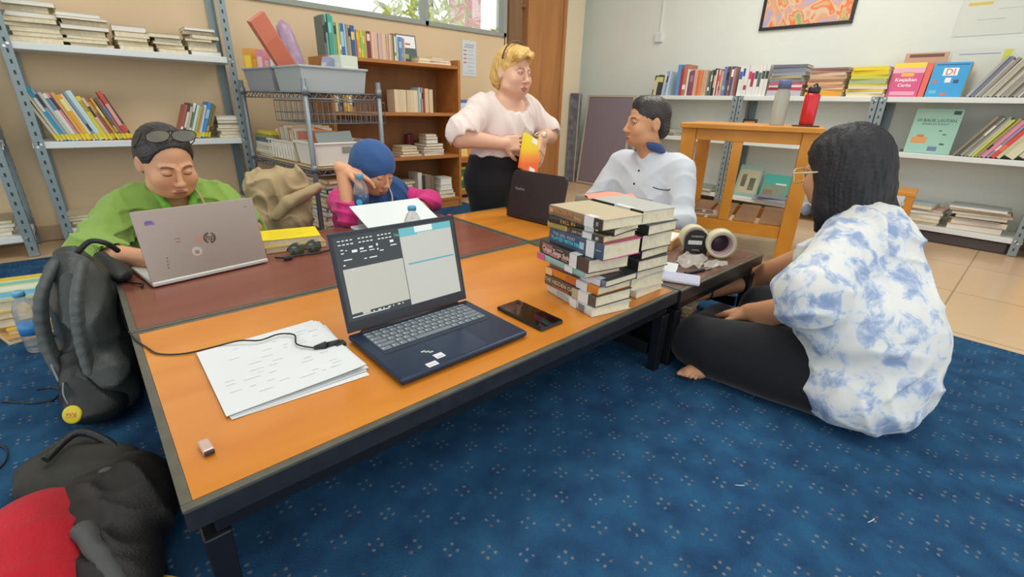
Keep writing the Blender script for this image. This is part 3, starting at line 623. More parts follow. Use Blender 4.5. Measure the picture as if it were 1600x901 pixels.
for i, (x, n) in enumerate(((-.02, 4), (.18, 4), (.40, 4), (.63, 4))):
    flat(f"in {ordinal(i)} pile from left on the lowest left shelf", f'flat pile {ordinal(i)} on the lowest left shelf', x, 3.43, .106, pile(n, (.01, .02), (.18, .22), (.17, .2), CR+['#b88a70', '#8a9aa0']), jit=.008)
for i, (x, n, z) in enumerate(((-.42, 4, .106), (-.64, 3, .106), (-.42, 5, .54))):
    flat(f"in the {'lower' if i == 0 else 'farther' if i == 1 else 'upper'} pile at the photo's left edge", f'flat pile {ordinal(i)} on the edge rack', x, 3.41, z, pile(n, (.012, .022), (.19, .23), (.18, .22), CR+['#8fa8b0', '#a89880']), jit=.01)
# bookcase
it = [('#5c6a64', .016, .21), ('#8fb8a8', .014, .22), ('#3f9c88', .02, .22, '#78c8b4'), ('#58a898', .012, .21), ('#8a9a4c', .016, .18), ('#c4cc8c', .012, .18, None), ('#a4b050', .012, .18), ('#2f6cac', .02, .18, '#a8c8e0'), ('#b8c8d0', .008, .178, None), ('#8a8c84', .016, .178), ('#b49878', .014, .175), ('#3a5c88', .022, .175), ('#9cc4e0', .01, .175, None), ('#e08848', .012, .155, '#e8c060'), ('#c8cc48', .014, .155), ('#d8c83c', .012, .155, '#88c058'), ('#8cb84c', .014, .155), ('#c89858', .014, .155, None), ('#6c3c40', .022, .155, '#e8d0c0'), ('#d88a78', .010, .155)]
it += [(c, .0135, .152, None) for c in ('#e0c8a8', '#d8bca0', '#c8ac9c', '#d0b0a4', '#c4a49c', '#dcc0a4', '#d4b89c', '#caa890', '#d8bc9c', '#c09474')]
it += [('#5c6454', .01, .16), ('#d8d4c4', .016, .145, '#70a070'), ('#a8bcc0', .016, .145), ('#5c88b8', .02, .145, '#a8c4dc'), ('#88a8c8', .014, .145), ('#c89c8c', .012, .14)]
row('upright on top of the wooden bookcase', 'row of books on the bookcase top', (1.245, 3.06), 'x', 1.0215, it[:], dmax=.12)
t = thing('framed_card', 'small framed card with red mark standing on the bookcase top', 'frame', (1.86, 3.20, 1.022)); 
M = Euler((-.15, 0, 0)).to_matrix().to_4x4()
part('frame', MB().box(-.06, .10, .0, .012, 0, .185, 0, M), mat('slate_frame', '#5c6a74', .4), t, .002)
part('card', MB().box(-.05, .09, -.001, -.0002, .10, .175, 0, M).box(-.05, .09, -.001, -.0002, .01, .098, 1, M).box(.01, .05, -.0016, -.0011, .12, .13, 2, M).box(-.02, .03, -.0016, -.0011, .03, .06, 3, M), [mat('card_white', '#e8ebea', .4), mat('card_dark', '#4c5c58', .4), mat('card_red', '#c04a40', .4), mat('card_green', '#8cb888', .4)], t)
flat('at the right end of the bookcase top', 'pink pile on the bookcase top', 2.05, 3.16, 1.0215, [('#d8b4b4', .018, .16, .22), ('#e0c8c0', .014, .15, .2), ('#d8c8a0', .012, .12, .1)], jit=.01)
flat('under the card frame on the bookcase top', 'yellow pile on the bookcase top', 1.93, 3.12, 1.0215, [('#e8e0d0', .014, .1, .1), ('#e8cc40', .022, .1, .09)], jit=.004)
it = [('#d8c8a8', .03, .15, None), ('#5c5448', .012, .16), ('#8a8068', .014, .16), ('#4c463c', .012, .155), ('#c89c48', .02, .16), ('#e0b848', .016, .15, None), ('#b89858', .02, .15), ('#8a6c50', .016, .15)]
row('on the bookcase shelf seen through the wire rack', 'books on the second bookcase shelf, left', (1.262, 3.07), 'x', .7005, it, dmax=.14)
it = [(c, .030, .145, None) for c in ('#e0cca8', '#d8c4a0', '#dccaa6', '#d4c09c', '#dcc8a4', '#e2d0ac')]+[('#a8c0c8', .014, .165), ('#5c7c94', .012, .165, '#d8d4c8'), ('#c8a484', .012, .165), ('#b85c48', .01, .16), ('#e0c8a4', .035, .16, None), ('#d8c09c', .03, .155, None)]
row('on the bookcase\'s upper shelf, right half', 'books on the second bookcase shelf, right', (1.70, 3.07), 'x', .7005, it, dmax=.12)
flat('in the low pile on the third bookcase shelf', 'pale pile on the third bookcase shelf', 1.80, 3.17, .4005, [('#b89a98', .014, .16, .19), ('#c4a468', .02, .14, .14), ('#c8ac70', .02, .14, .13), ('#e0d4b8', .014, .14, .12)], jit=.006)
flat('in the tall pile on the third bookcase shelf', 'tall pile on the third bookcase shelf', 2.0, 3.17, .4005, [('#e2dcd0', .018, .16, .18), ('#e6e4e0', .010, .16, .18), ('#7c5c70', .014, .16, .19), ('#b8945c', .02, .15, .17), ('#a88454', .018, .15, .16), ('#c09c60', .03, .12, .10), ('#b89058', .018, .12, .10), ('#d8ccb0', .016, .11, .09)], jit=.006)
row('upright behind the tall pile in the bookcase', 'dark books on the third bookcase shelf', (1.885, 3.24), 'x', .4005, [('#8a3c4c', .02, .14), ('#7c3444', .02, .145)], dmax=.05)
flat('in the left pile on the lowest bookcase shelf', 'left pile on the lowest bookcase shelf', 1.72, 3.16, .0755, [('#cfc6b0', .02, .16, .18), ('#d8d2c4', .024, .16, .18), ('#c4bca4', .02, .15, .17), ('#dcd6c6', .022, .15, .17), ('#8a7468', .02, .15, .17), ('#d4ccba', .022, .15, .17), ('#b89c84', .018, .15, .2)], jit=.006)
row('on the lowest bookcase shelf', 'books on the lowest bookcase shelf', (1.86, 3.08), 'x', .0755, [('#e4dccc', .035, .2, None), ('#3c3430', .02, .18), ('#8c7860', .05, .18, None), ('#7c6a54', .03, .17, None)], dmax=.14)
flat('in the right pile on the lowest bookcase shelf', 'right pile on the lowest bookcase shelf', 2.09, 3.14, .0755, [('#e6e2d6', .03, .14, .15), ('#dedacc', .03, .14, .13), ('#e8e4da', .04, .13, .11), ('#e2dcce', .05, .13, .1)], jit=.008)
# right wall, top shelf
G = 'books on the top shelf of the white wall'
def prow(where, group, ystart, z, items, lean=0, dmax=.19, xs=4.075, **k): row(where, group, (xs, ystart), 'y', z, items, lean, dmax, **k)
t_items = [('#46484a', .014, .17, '#d8d8d0'), ('#d8d4c0', .01, .15), ('#c8cc60', .012, .16), ('#e0dcc8', .01, .15, None), ('#3c3e40', .05, .17, '#c8cc78'), ('#e8e6de', .012, .19, None), ('#b8c8d4', .014, .20), ('#88a4c0', .016, .20), ('#d0dce4', .012, .195, None)]
prow('on the white wall\'s top shelf, far left group', 'top shelf books by the notice board', 2.63, .885, t_items, lean=-.10, lab=None)
prow('in the tall red and blue group, top right shelf', 'tall red books on the top shelf', 2.385, .885, [('#5c94c4', .03, .25, None), ('#c83040', .028, .22, None), ('#b87860', .03, .25), ('#e8e0d0', .02, .21, None), ('#6c5058', .014, .19), ('#8a5068', .03, .2, '#a87890'), ('#d8b8a0', .016, .21), ('#e8a078', .014, .2)], dmax=.17)
prow('in the orange group above the seated man\'s right', 'orange books on the top shelf', 2.19, .885, [('#d87850', .016, .2), ('#e08858', .018, .2), ('#d8a078', .016, .2, None), ('#c8a888', .016, .2), ('#d8b898', .014, .19, None), ('#8a8a80', .014, .19), ('#5c6460', .016, .19), ('#6c7470', .012, .2)], dmax=.16)
prow('just left of the white-spined set, top right shelf', 'mixed books on the top shelf', 2.05, .885, [('#3c4044', .014, .21), ('#e8e6e0', .012, .2, None), ('#b83c40', .01, .2), ('#e4dcd8', .014, .2, '#c87880'), ('#c87070', .012, .2), ('#d8a8a0', .012, .19), ('#7888a8', .03, .22, '#a8b8d0'), ('#485878', .018, .22), ('#a06858', .014, .22), ('#5c5478', .02, .22), ('#b89088', .012, .21)], dmax=.16)
w_it = []
for c in ('#3c6ab8', '#3858a8', '#a83860', '#c83870', '#b82858', '#38584c', '#5c6c68', '#48504c', '#3c4440'): w_it.append(('#e2e2dc', .024, .225, c))
prow('of the white-spined set above the clear bottle', 'white-spined set on the top shelf', 1.84, .885, w_it, dmax=.17)
# lying piles
flat('in the grey-red pile, top right shelf', 'grey-red pile on the top shelf', 4.19, 1.475, .885, [('#b8bcc8', .022, .2, .24), ('#c8b8bc', .018, .2, .24), ('#c84858', .02, .2, .24), ('#d8d4d0', .016, .2, .23), ('#b85868', .02, .2, .24), ('#808890', .024, .2, .24), ('#b8a878', .018, .2, .23), ('#9098a4', .024, .2, .23), ('#7c8490', .03, .2, .22), ('#686c78', .02, .2, .23)], ax='y', face='spine', jit=.006)
flat('in the tan pile, top right shelf', 'tan pile on the top shelf', 4.19, 1.20, .885, [('#e8a838', .028, .2, .24), ('#e8b048', .016, .2, .23), ('#e0c8b0', .012, .2, .24), ('#c89070', .02, .2, .23), ('#d8b888', .02, .2, .23), ('#a87860', .014, .2, .23), ('#c8a888', .022, .2, .23), ('#d8c0a0', .02, .2, .23), ('#b88880', .016, .2, .24), ('#8c6c68', .014, .2, .24)], ax='y', face='spine', jit=.006)
flat('in the yellow pile, top right shelf', 'yellow pile on the top shelf', 4.19, .955, .885, [('#e8d8a8', .018, .2, .22), ('#e4dcc8', .014, .2, .22), ('#e8c850', .014, .2, .22), ('#d8d4b8', .018, .2, .22), ('#d8c038', .012, .2, .22), ('#a8b888', .03, .2, .21), ('#c8c848', .024, .2, .21), ('#e0c828', .028, .2, .21), ('#e8d020', .024, .2, .2)], ax='y', face='spine', jit=.006)
# face-out covers
def cover_card(label, y, x, z, w, h, base, extras, lean=.2, t=.012, cat='book', text=None, rz=0):
    m0 = frame((x, y, z), (0,-1,0), (math.sin(lean), 0, math.cos(lean)))
    mb = MB().box(0, w, 0, h, -t, 0, 0).box(.002, w-.001, .002, h-.002, -t+.001, -.001, 1); ms = [mat('cover_'+base, base, .35), m_page]
    for (a, b_, c_, d_, col) in extras:
        mm = mat('print_'+col, col, .4)
        if mm not in ms: ms.append(mm)
        mb.box(a*w, b_*w, c_*h, d_*h, .0001, .0006, ms.index(mm))
    if text:
        for (s, sz, u, v, col) in text:
            mm = mat('print_'+col, col, .4)
            if mm not in ms: ms.append(mm)
            text_mesh(s, sz, Matrix.Translation((u*w, v*h, .001)), mb, ms.index(mm), .0002)
    o = part('book', mb, ms); o.matrix_world = m0
    return tag(o, label, cat)
zt = .8862
cover_card('tall tan-topped board book standing behind the pink cover', .815, 4.20, zt, .22, .27, '#c89878', [(.1, .9, .9, .97, '#6a4838')], .12)
cover_card('large pale book with yellow corner standing behind the blue cover', .575, 4.20, zt, .27, .275, '#cdd0c4', [(.1, .8, .9, .92, '#8a90b0'), (.85, .98, .75, .98, '#c8cc40')], .12)
m0 = cover_card('pink children\'s book with yellow top facing out on the top white-wall shelf', .84, 4.115, zt, .165, .21, '#d04a7c', [(.0, 1, .86, 1, '#e4cc38'), (.0, 1, .70, .86, '#e0a8b4'), (.1, .9, .05, .16, '#e49ab0'), (.3, .7, .60, .72, '#eeb040')], .2, text=[('Keajaiban', .03, .5, .5, '#f6eef0'), ('Cerita', .028, .5, .34, '#f6eef0')])
cover_card('bright blue children\'s book facing out on the top white-wall shelf', .635, 4.115, zt, .175, .205, '#2f9cd4', [(.06, .94, .92, .95, '#1c5c94'), (.3, .7, .62, .84, '#eef2f0'), (.42, .58, .42, .56, '#f0e8e4'), (.66, .8, .4, .5, '#1c4c74'), (.08, .28, .1, .2, '#5cc0c0'), (.42, .58, .05, .12, '#d86a58'), (.1, .2, .4, .5, '#c8705c')], .2, text=[('DI', .05, .5, .72, '#c86a5c')])
cover_card('orange-yellow thin book behind the right side of the blue cover', .505, 4.125, zt, .05, .2, '#d8a030', [], .2)
cover_card('red thin book between the pink and the blue cover', .672, 4.118, zt, .03, .205, '#e0604c', [], .2)
prow('leaning, at the right end of the top right shelf', 'grey magazines leaning on the top shelf', .435, .885, [(c, rb.uniform(.008, .018), rb.uniform(.22, .26), None) for c in ('#a8a8a4', '#7c8498', '#b4b0a4', '#989488', '#c0bcac', '#a8a494', '#b8b098', '#8c887c', '#bcb8a8', '#989484', '#a09c90', '#6c685c', '#b0ac9c', '#c8c4b4', '#888880', '#9ca09c', '#b8bcb4', '#a0a49c', '#c4c8c0', '#8c908c')], lean=-.5, dmax=.19)
# right wall, middle shelf
flat('in the low pile behind the seated man', 'pile behind the seated man', 4.19, 2.47, .545, [('#a8a89c', .014, .2, .24), ('#8c8c84', .012, .2, .24), ('#c4c0b0', .014, .2, .23), ('#b0b0a8', .012, .2, .23)], ax='y', face='spine')
cover_card('narrow lime-green booklet standing behind the seated man', 2.56, 4.2, .5462, .06, .2, '#c8d038', [(.2, .8, .3, .7, '#a8a8a0')], .15)
cover_card('orange and black cover on the middle shelf behind the clear bottle', 1.76, 4.12, .5462, .11, .17, '#33302c', [(.1, .9, .3, .9, '#d8883c'), (.2, .6, .1, .3, '#e8c090')], .2)
cover_card('pale green cover with an orange fox drawing, facing out on the middle shelf', .655, 4.14, .5462, .235, .275, '#9cc8b4', [(.08, .42, .22, .36, '#e09a58'), (.18, .34, .36, .42, '#c88048'), (.72, .8, .42, .45, '#5a6c64'), (.62, .68, .5, .53, '#5a6c64'), (.72, .82, .2, .24, '#4c5a58'), (.5, .7, .06, .16, '#6c7ca0'), (.8, .95, .88, .96, '#2c4c48')], .15, text=[('DI BALIK LAUTAN', .024, .5, .74, '#4a6258'), ('KISAH DI SUDUT', .018, .5, .66, '#6a8478')])
flat('lying beside the pale green cover', 'low pile beside the fox cover', 4.17, .735, .545, [('#a8a890', .006, .2, .12), ('#b8b4a0', .006, .18, .12)], ax='y', face='spine')
prow('leaning, on the middle right shelf by the edge', 'books leaning on the middle white-wall shelf', .40, .545, [('#8c8070', .014, .27, None), ('#5c5c4c', .014, .27, None), ('#a8a494', .016, .26), ('#8a8c80', .014, .27, None), ('#b8b8a8', .014, .25), ('#c4c84c', .012, .25, None), ('#a09c50', .012, .26, None), ('#b08890', .012, .25), ('#e088a0', .018, .25, None), ('#98a0b8', .014, .24), ('#d84840', .022, .24, '#e07850'), ('#c8c0a0', .018, .24), ('#d8d4b0', .06, .25, None), ('#cfcaa6', .05, .25, None), ('#c8c4a0', .05, .25, None)], lean=-.52, dmax=.2)
# right wall, bottom shelf
cover_card('green-grey magazine with a sketch, leaning on the low shelf behind the desk', 1.72, 4.13, .1012, .19, .26, '#8fb0a4', [(.08, .92, .1, .85, '#b8b494'), (.2, .4, .3, .7, '#8a7a5c'), (.55, .8, .2, .6, '#6c7c70')], .3)
cover_card('teal magazine with a town picture, leaning on the low shelf behind the desk', 1.50, 4.11, .1012, .2, .21, '#3fa898', [(.06, .94, .06, .6, '#7c8c74'), (.1, .5, .1, .4, '#94805c'), (.5, .9, .62, .68, '#d8e0dc')], .35)
flat('lying in front of the two low magazines', 'flat magazines on the low shelf', 4.12, 1.37, .10, [('#8a94a8', .01, .2, .26), ('#b4b8bc', .01, .2, .26), ('#9c8c88', .01, .2, .25), ('#8488a0', .008, .2, .24)], ax='y', face='spine')
flat('on the low shelf left of the desk', 'flat books left of the desk', 4.15, 1.99, .10, [('#a8b0a4', .012, .2, .22), ('#c4c8bc', .014, .2, .22), ('#8c9488', .014, .2, .22)], ax='y', face='spine')
flat('in the leftmost low pile, bottom right shelf', 'first low pile at the right', 4.18, .68, .10, [('#d8d4c4', .018, .2, .12), ('#c8c8b8', .018, .2, .12), ('#6c7068', .014, .2, .12), ('#dcdcd0', .018, .2, .12), ('#c0c4b0', .018, .2, .11), ('#b8b8a8', .018, .2, .11)], ax='y')
flat('in the middle low pile, bottom right shelf', 'second low pile at the right', 4.18, .47, .10, [('#dcd8c4', .022, .2, .25), ('#e0dcc8', .022, .2, .25), ('#d4ccb4', .022, .2, .25), ('#b0a898', .02, .2, .25), ('#c89c98', .012, .2, .26), ('#a8bcc8', .026, .2, .16)], ax='y')
flat('in the rightmost low pile, bottom right shelf', 'third low pile at the right', 4.18, .18, .10, [('#e0a048', .036, .2, .26), ('#e4a850', .034, .2, .26), ('#3c3c38', .008, .2, .24), ('#e8c080', .02, .2, .24), ('#d8d8c0', .012, .2, .28), ('#b04058', .008, .2, .28), ('#b8bcb8', .012, .2, .28), ('#98a09c', .018, .2, .27)], ax='y')
cover_card('red-edged white booklet leaning on the middle low pile at the right', .63, 4.07, .1012, .07, .2, '#c83848', [(.25, 1, .05, .95, '#c8c8c8')], .3)
t = thing('box', 'dark low crate on the floor under the right shelves', 'box', (4.2, .3, 0)); part('tray', MB().box(-.12, .1, -.3, .35, 0, .06), mat('dark_crate', '#4c4444', .7), t, .003)
# ------------------------------------------------------------------ things on the tables
T = .2704
# navy laptop
m_navy = mat('navy_aluminium', '#27374f', .32, metal=.45, spec=.5); m_bez = mat('black_bezel', '#1c1f24', .35)
t = thing('laptop', 'open navy-blue laptop showing a spreadsheet, nearest the camera', 'laptop', (.5145, .80, T), .0)
w, d = .1625, .118      # half sizes
part('base', MB().box(-w, w, -d, d, .003, .016), m_navy, t, .004)
part('foot_strip', MB().box(-w+.02, w-.02, -d+.01, -d+.018, 0, .003).box(-w+.02, w-.02, d-.018, d-.01, 0, .003), m_bez, t)
part('keyboard_well', MB().box(-w+.022, w-.022, -.012, d-.018, .0161, .0166), mat('navy_well', '#1d2838', .5), t)
mk = MB(); ml = MB()
rows = [[.7]*15, [1]*13+[1.9], [1.5]+[1]*12+[1.4], [1.75]+[1]*11+[2.15], [2.3]+[1]*10+[2.6], [1.3, 1, 1, 1.1, 5.2, 1, 1, 1, 1, 1.2]]
yy = d-.020; kw = 2*w-.05; 
for r_, rw in enumerate(rows):
    hgt = .0105 if r_ == 0 else .0165; tot = sum(rw); x = -w+.025
    for u in rw:
        ww = kw*u/tot
        mk.box(x+.001, x+ww-.001, yy-hgt+.001, yy-.001, .0167, .0182)
        if ww < .05: ml.box(x+.004, x+.0075, yy-hgt*.55, yy-hgt*.35, .01822, .01832)
        x += ww
    yy -= hgt+.0006
part('keys', mk, mat('grey_keycap', '#6f7a82', .5), t, .0006); part('key_legends', ml, mat('key_legend', '#c4ccd0', .5), t)
part('touchpad', MB().box(-.052, .053, -d+.008, -.018, .0161, .0163), mat('navy_pad', '#2b3b54', .25, metal=.4), t)
st = part('sticker', MB().box(-.098, -.074, -d+.006, -d+.022, .0161, .0164).box(-.095, -.077, -d+.012, -d+.0135, .01641, .0165, 1), [mat('white_sticker', '#dfe2e4', .4), mat('print_grey', '#8a9094', .5)], t, label='small white square sticker at the palm rest corner')
part('sticker', MB().box(-.067, -.046, -d+.024, -d+.043, .0161, .0164).box(-.064, -.049, -d+.03, -d+.032, .01641, .0165, 1), [mat('white_sticker', '#dfe2e4', .4), mat('print_grey', '#8a9094', .5)], t, label='white sticker below the printed mark')
mb = MB()
for k in range(3): mb.box(-.078+.006*k, -.068+.006*k, -d+.066-.006*k, -d+.071-.006*k, .0161, .0163, 0)
part('printed_mark', mb, mat('mark_silver', '#b4bcb4', .5), t)
ta = R(104)      # lid angle from the keyboard plane
ly = d-.004; LM = frame((0, ly, .016), (1,0,0), (0, -math.cos(ta), math.sin(ta)))    # local x, y up the lid, z towards the viewer
H_ = .225
part('hinge', MB().tube([(-w+.03, ly, .014), (w-.03, ly, .014)], .006, 12), m_bez, t)
lid = part('lid', MB().box(-w, w, .004, H_, -.005, .0, 0, LM), m_navy, t, .002)
part('bezel', MB().box(-w+.002, w-.002, .006, H_-.002, .0003, .0012, 0, LM), m_bez, lid)
def emi(name, c, s): return mat(name, c, .3, emit=s)
sx0, sx1, sy0, sy1 = -w+.008, w-.008, .028, H_-.010; sw = sx1-sx0; sh = sy1-sy0
def srect(mb, u0, u1, v0, v1, l, mi): mb.box(sx0+sw*u0, sx0+sw*u1, sy0+sh*v0, sy0+sh*v1, .0013+l*.0001, .0013+(l+1)*.0001-.00001, mi, LM)
sm = [emi('screen_dark', '#252c2e', .55), emi('screen_sheet', '#b8b6aa', .24), emi('screen_white', '#bcbcb2', .24), emi('screen_teal', '#5aa4ac', .4), emi('screen_tealbar', '#4c98a4', .4), emi('screen_mark', '#c8ccc8', .5), emi('screen_line', '#b4b4aa', .35), emi('screen_green', '#2f6a58', .5)]
mb = MB(); srect(mb, 0, 1, 0, 1, 0, 0); srect(mb, .03, .50, .085, .62, 1, 1)
for k in range(14): srect(mb, .03, .50, .12+.035*k, .122+.035*k, 2, 6)
for k in range(8): srect(mb, .09+.055*k, .0915+.055*k, .085, .62, 2, 6)
for (v, n, ww) in ((.945, 14, .018), (.90, 16, .020)):
    for k in range(n):
        if (k*7) % 5 != 3: srect(mb, .03+k*.03, .03+k*.03+ww, v, v+.012, 2, 5)
for k, (u, v, a, b_) in enumerate(((.04,.84,.02,.012),(.04,.80,.02,.012),(.075,.83,.012,.01),(.12,.80,.04,.03),(.18,.82,.03,.02),(.18,.79,.05,.01),(.25,.82,.03,.02),(.25,.79,.04,.01),(.31,.83,.012,.03),(.31,.78,.012,.02),(.42,.84,.03,.03),(.42,.80,.05,.012),(.05,.72,.06,.012),(.2,.70,.02,.012),(.24,.70,.06,.012),(.33,.76,.03,.012),(.04,.66,.015,.015),(.09,.60,.03,.006))): srect(mb, u, u+a, v, v+b_, 2, 5)
srect(mb, .03, .32, .04, .05, 2, 5); srect(mb, .11, .17, .055, .085, 1, 1)
for k in range(7): srect(mb, .19+.04*k, .20+.04*k+.012*(k % 2), .055, .068, 2, 5)
srect(mb, .505, .975, .005, .985, 3, 2); srect(mb, .505, .975, .90, .985, 4, 3); srect(mb, .64, .80, .91, .985, 5, 5)
srect(mb, .505, .66, .88, .90, 4, 3); srect(mb, .54, .96, .515, .535, 4, 4); srect(mb, .66, .69, .84, .85, 4, 6); srect(mb, .53, .536, .80, .82, 4, 6); srect(mb, .955, .958, .83, .85, 4, 6)
srect(mb, .46, .495, .90, .935, 2, 7)
part('screen', mb, sm, lid)
# silver laptop with round hp badge
m_sil = mat('silver_aluminium', '#a89a90', .38, metal=.35); m_sil2 = mat('silver_deck', '#d4d6cf', .4, metal=.2)
hp0 = Vector((.072, 1.545, T)); hp1 = Vector((.378, 1.592, T)); ex = (hp1-hp0).normalized(); ang = math.atan2(ex.y, ex.x)
t = thing('laptop', 'open silver laptop with a round badge, used by the woman in green', 'laptop', hp0, ang)
part('base', MB().box(-.002, .312, .0, .205, .003, .015), m_sil2, t, .003)
part('rubber_feet', MB().box(.02, .29, .01, .016, 0, .003).box(.02, .29, .19, .196, 0, .003), m_bez, t)
part('keyboard', MB().box(.02, .29, .03, .13, .0151, .0162), mat('dark_keys', '#4a4c4a', .6), t)
lt = R(80); LM = frame((0, .004, .012), (1,0,0), (0, math.cos(lt), math.sin(lt)))    # leans towards the user; z faces the camera
lid = part('lid', MB().box(-.002, .312, .0, .198, -.005, 0, 0, LM), m_sil, t, .002)
part('display', MB().box(.004, .306, .012, .19, -.0062, -.0052, 0, LM), m_bez, lid)
m_badge = mat('badge_brown', '#5d473c', .4)
bm = MB(); cx, cy, rad = .166, .098, .0165; n = 40
for k in range(n):
    a0 = 2*math.pi*k/n; a1 = 2*math.pi*(k+1)/n
    am = (a0+a1)/2
    if abs(math.degrees(am) % 360-75) < 12 or abs(math.degrees(am) % 360-255) < 12: continue
    p = [(cx+r_*math.cos(a), cy+r_*math.sin(a), z) for z in (.0002, .0008) for r_, a in ((rad, a0), (rad, a1), (rad-.0045, a1), (rad-.0045, a0))]
    bm.add(p, [(0,1,2,3)[::-1], (4,5,6,7), (0,1,5,4), (2,3,7,6)], 0, LM)
text_mesh('hp', .026, LM@Matrix.Translation((cx, cy+.001, .0005)), bm, 0, .0003, shear=.28)
part('badge', bm, m_badge, lid)
dm = MB()
for (x, y, a, b_, i) in ((.022, .158, .022, .008, 0), (.024, .164, .016, .006, 0), (.080, .1455-.036, .014, .002, 1), (.08, .1455-.045, .012, .002, 1)): dm.box(x, x+a, y, y+b_, .0002, .0006, i, LM)
dm.lathe([(.0085, .0002), (.0085, .0005)], 18, 2, LM@Matrix.Translation((.138, .098, 0)), False)
dm.lathe([(.0135, .0002), (.0135, .0005)], 20, 3, LM@Matrix.Translation((.125, .066, 0)), False)
dm.lathe([(.006, .0005), (.006, .0007)], 14, 4, LM@Matrix.Translation((.125, .064, 0)), False)
for k in range(4): dm.lathe([(.0022, .0002), (.0022, .0006)], 8, 5, LM@Matrix.Translation((.046+.001*k, .035+.009*k, 0)), False)
dm.box(.285, .297, .172, .1735, .0002, .0005, 5, LM@Matrix.Rotation(.1, 4, 'Z')@Matrix.Translation((.01, -.03, 0)))
part('decals', dm, [mat('violet_smudge', '#7c68a8', .5), mat('red_tick', '#a8584c', .5), mat('orange_smudge', '#b88862', .5), mat('pale_seal', '#c0b4a8', .5), mat('seal_centre', '#8f8078', .5), mat('dark_dots', '#6a5a52', .5)], lid)
# white laptop of the woman with the headscarf
m_wl = mat('white_laptop_shell', '#dfe8e6', .35)
t = thing('laptop', 'white laptop with its lid nearly closed, in front of the woman with the blue headscarf', 'laptop', (.775, 1.63, T), .02)
part('base', MB().box(0, .325, .0, .215, .002, .014), m_wl, t, .003)
part('keyboard', MB().box(.02, .305, .04, .14, .0141, .015), mat('dark_keys', '#4a4c4a', .6), t)
lt = R(21); LM = frame((0, .0, .018), (1,0,0), (0, math.cos(lt), math.sin(lt)))
part('lid', MB().box(0, .325, 0, .222, -.005, 0, 0, LM), m_wl, t, .002)
part('hinge', MB().tube([(.03, 0, .014), (.295, 0, .014)], .005, 10), m_wl, t)
# black laptop
m_bl = mat('black_laptop_shell', '#2a2222', .35)
t = thing('laptop', 'black laptop seen from behind, between the kneeling woman and the book piles', 'laptop', (1.47, 1.66, T), -math.pi/2+.06)
part('base', MB().box(0, .33, .0, .22, .002, .018), m_bl, t, .004)
part('keyboard', MB().box(.02, .31, .05, .16, .0181, .019), mat('dark_keys2', '#202020', .6), t)
lt = R(78); LM = frame((0, .0, .018), (1,0,0), (0, math.cos(lt), math.sin(lt)))
rad = .03; hh = .205; poly = [(0, 0), (.33, 0)]+[(.33-rad+rad*math.cos(a), hh-rad+rad*math.sin(a)) for a in (0, .5, 1.05, 1.57)]+[(rad+rad*math.cos(a), hh-rad+rad*math.sin(a)) for a in (1.57, 2.1, 2.6, 3.14)]
lid = part('lid', MB().prism(poly, -.008, 0, 0, LM), m_bl, t, .002)
lm = MB(); text_mesh('ThinkPad', .016, LM@Matrix.Translation((.06, .12, .0003)), lm, 0, .0002); part('badge', lm, mat('badge_grey', '#8a8280', .4), lid)
part('display', MB().box(.01, .32, .01, .19, -.0094, -.0082, 0, LM), m_bez, lid)

# paper stack: each sheet its own object
m_paper = mat('white_paper', '#dde2e2', .7); m_ink = mat('faint_ink', '#b6babc', .7)
def sheet(label, cx, cy, z, rz, curl, ink=False, w=.21, h=.272, seed=0):
    rs = random.Random(seed); mb = MB(); nu, nv = 14, 20
    def fn(u, v):
        x = (u-.5)*w; y = (v-.5)*h
        zz = curl[0]*max(0, (u-.70)/.30)**2*(1-abs(v-.5))+curl[1]*max(0, (.3-v)/.3)**2*u
        return (x, y, zz)
    mb.grid(fn, nu, nv, 0)
    mb.grid(lambda u, v: tuple(Vector(fn(1-u, v))-Vector((0, 0, .0003))), nu, nv, 0)
    if ink:
        for r_ in range(15):
            y = h*.38-r_*h*.052; x = -w*.42
            while x < w*.38:
                L = rs.uniform(.008, .03)
                if rs.random() < .45:
                    z1 = fn((x+L/2)/w+.5, y/h+.5)[2]
                    mb.box(x, min(x+L, w*.45), y, y+.0011, z1+.0003, z1+.0005, 1)
                x += L+rs.uniform(.006, .03)
    o = part('sheet', mb, [m_paper, m_ink]); o.location = (cx, cy, z); o.rotation_euler = (0, 0, rz)
    return tag(o, label, 'paper', 'printed sheets on the near table')
# long side of the paper runs along x
sheet('bottom sheet of the loose paper stack, its lower right corner sticking out', .218, .905, T+.0002, -.07, (0, 0), seed=1, w=.235)
for k in range(5): sheet(f'inner sheet of the loose paper stack, {ordinal(k)} below the printed one', .209+.002*k, .913+.002*k, T+.0010+.0005*k, -.02*(k % 3)+.0, (0, 0), seed=2+k, w=.24)
sheet('second sheet of the loose paper stack, upper left corner peeking out', .212, .927, T+.0040, .03, (.002, 0), seed=9, w=.24)
sheet('top printed sheet of the loose paper stack beside the navy laptop', .208, .920, T+.0047, -.015, (.004, .006), ink=True, seed=12, w=.245)
# usb stick
t = thing('usb_stick', 'small rose and silver usb stick at the front of the orange table', 'usb stick', (.0425, .728, T+.0003), -1.50)
part('body', MB().box(-.012, .02, -.0075, .0075, 0, .009), mat('rose_silver', '#d8bcae', .3, metal=.4), t, .002)
part('cap', MB().box(.0202, .024, -.0068, .0068, .001, .008), mat('dark_plastic', '#3c2c30', .4), t, .001)
# smartphone
t = thing('smartphone', 'black smartphone lying face up beside the navy laptop', 'phone', (.76, .762, T+.0003), .0)
part('body', MB().box(-.039, .039, -.083, .083, 0, .0085), mat('dark_metal', '#3c3e44', .25, metal=.6), t, .004, seg=3)
part('screen', MB().box(-.0365, .0365, -.0805, .0805, .0086, .0092), mat('black_glass', '#08090b', .03, spec=.9), t, .001)
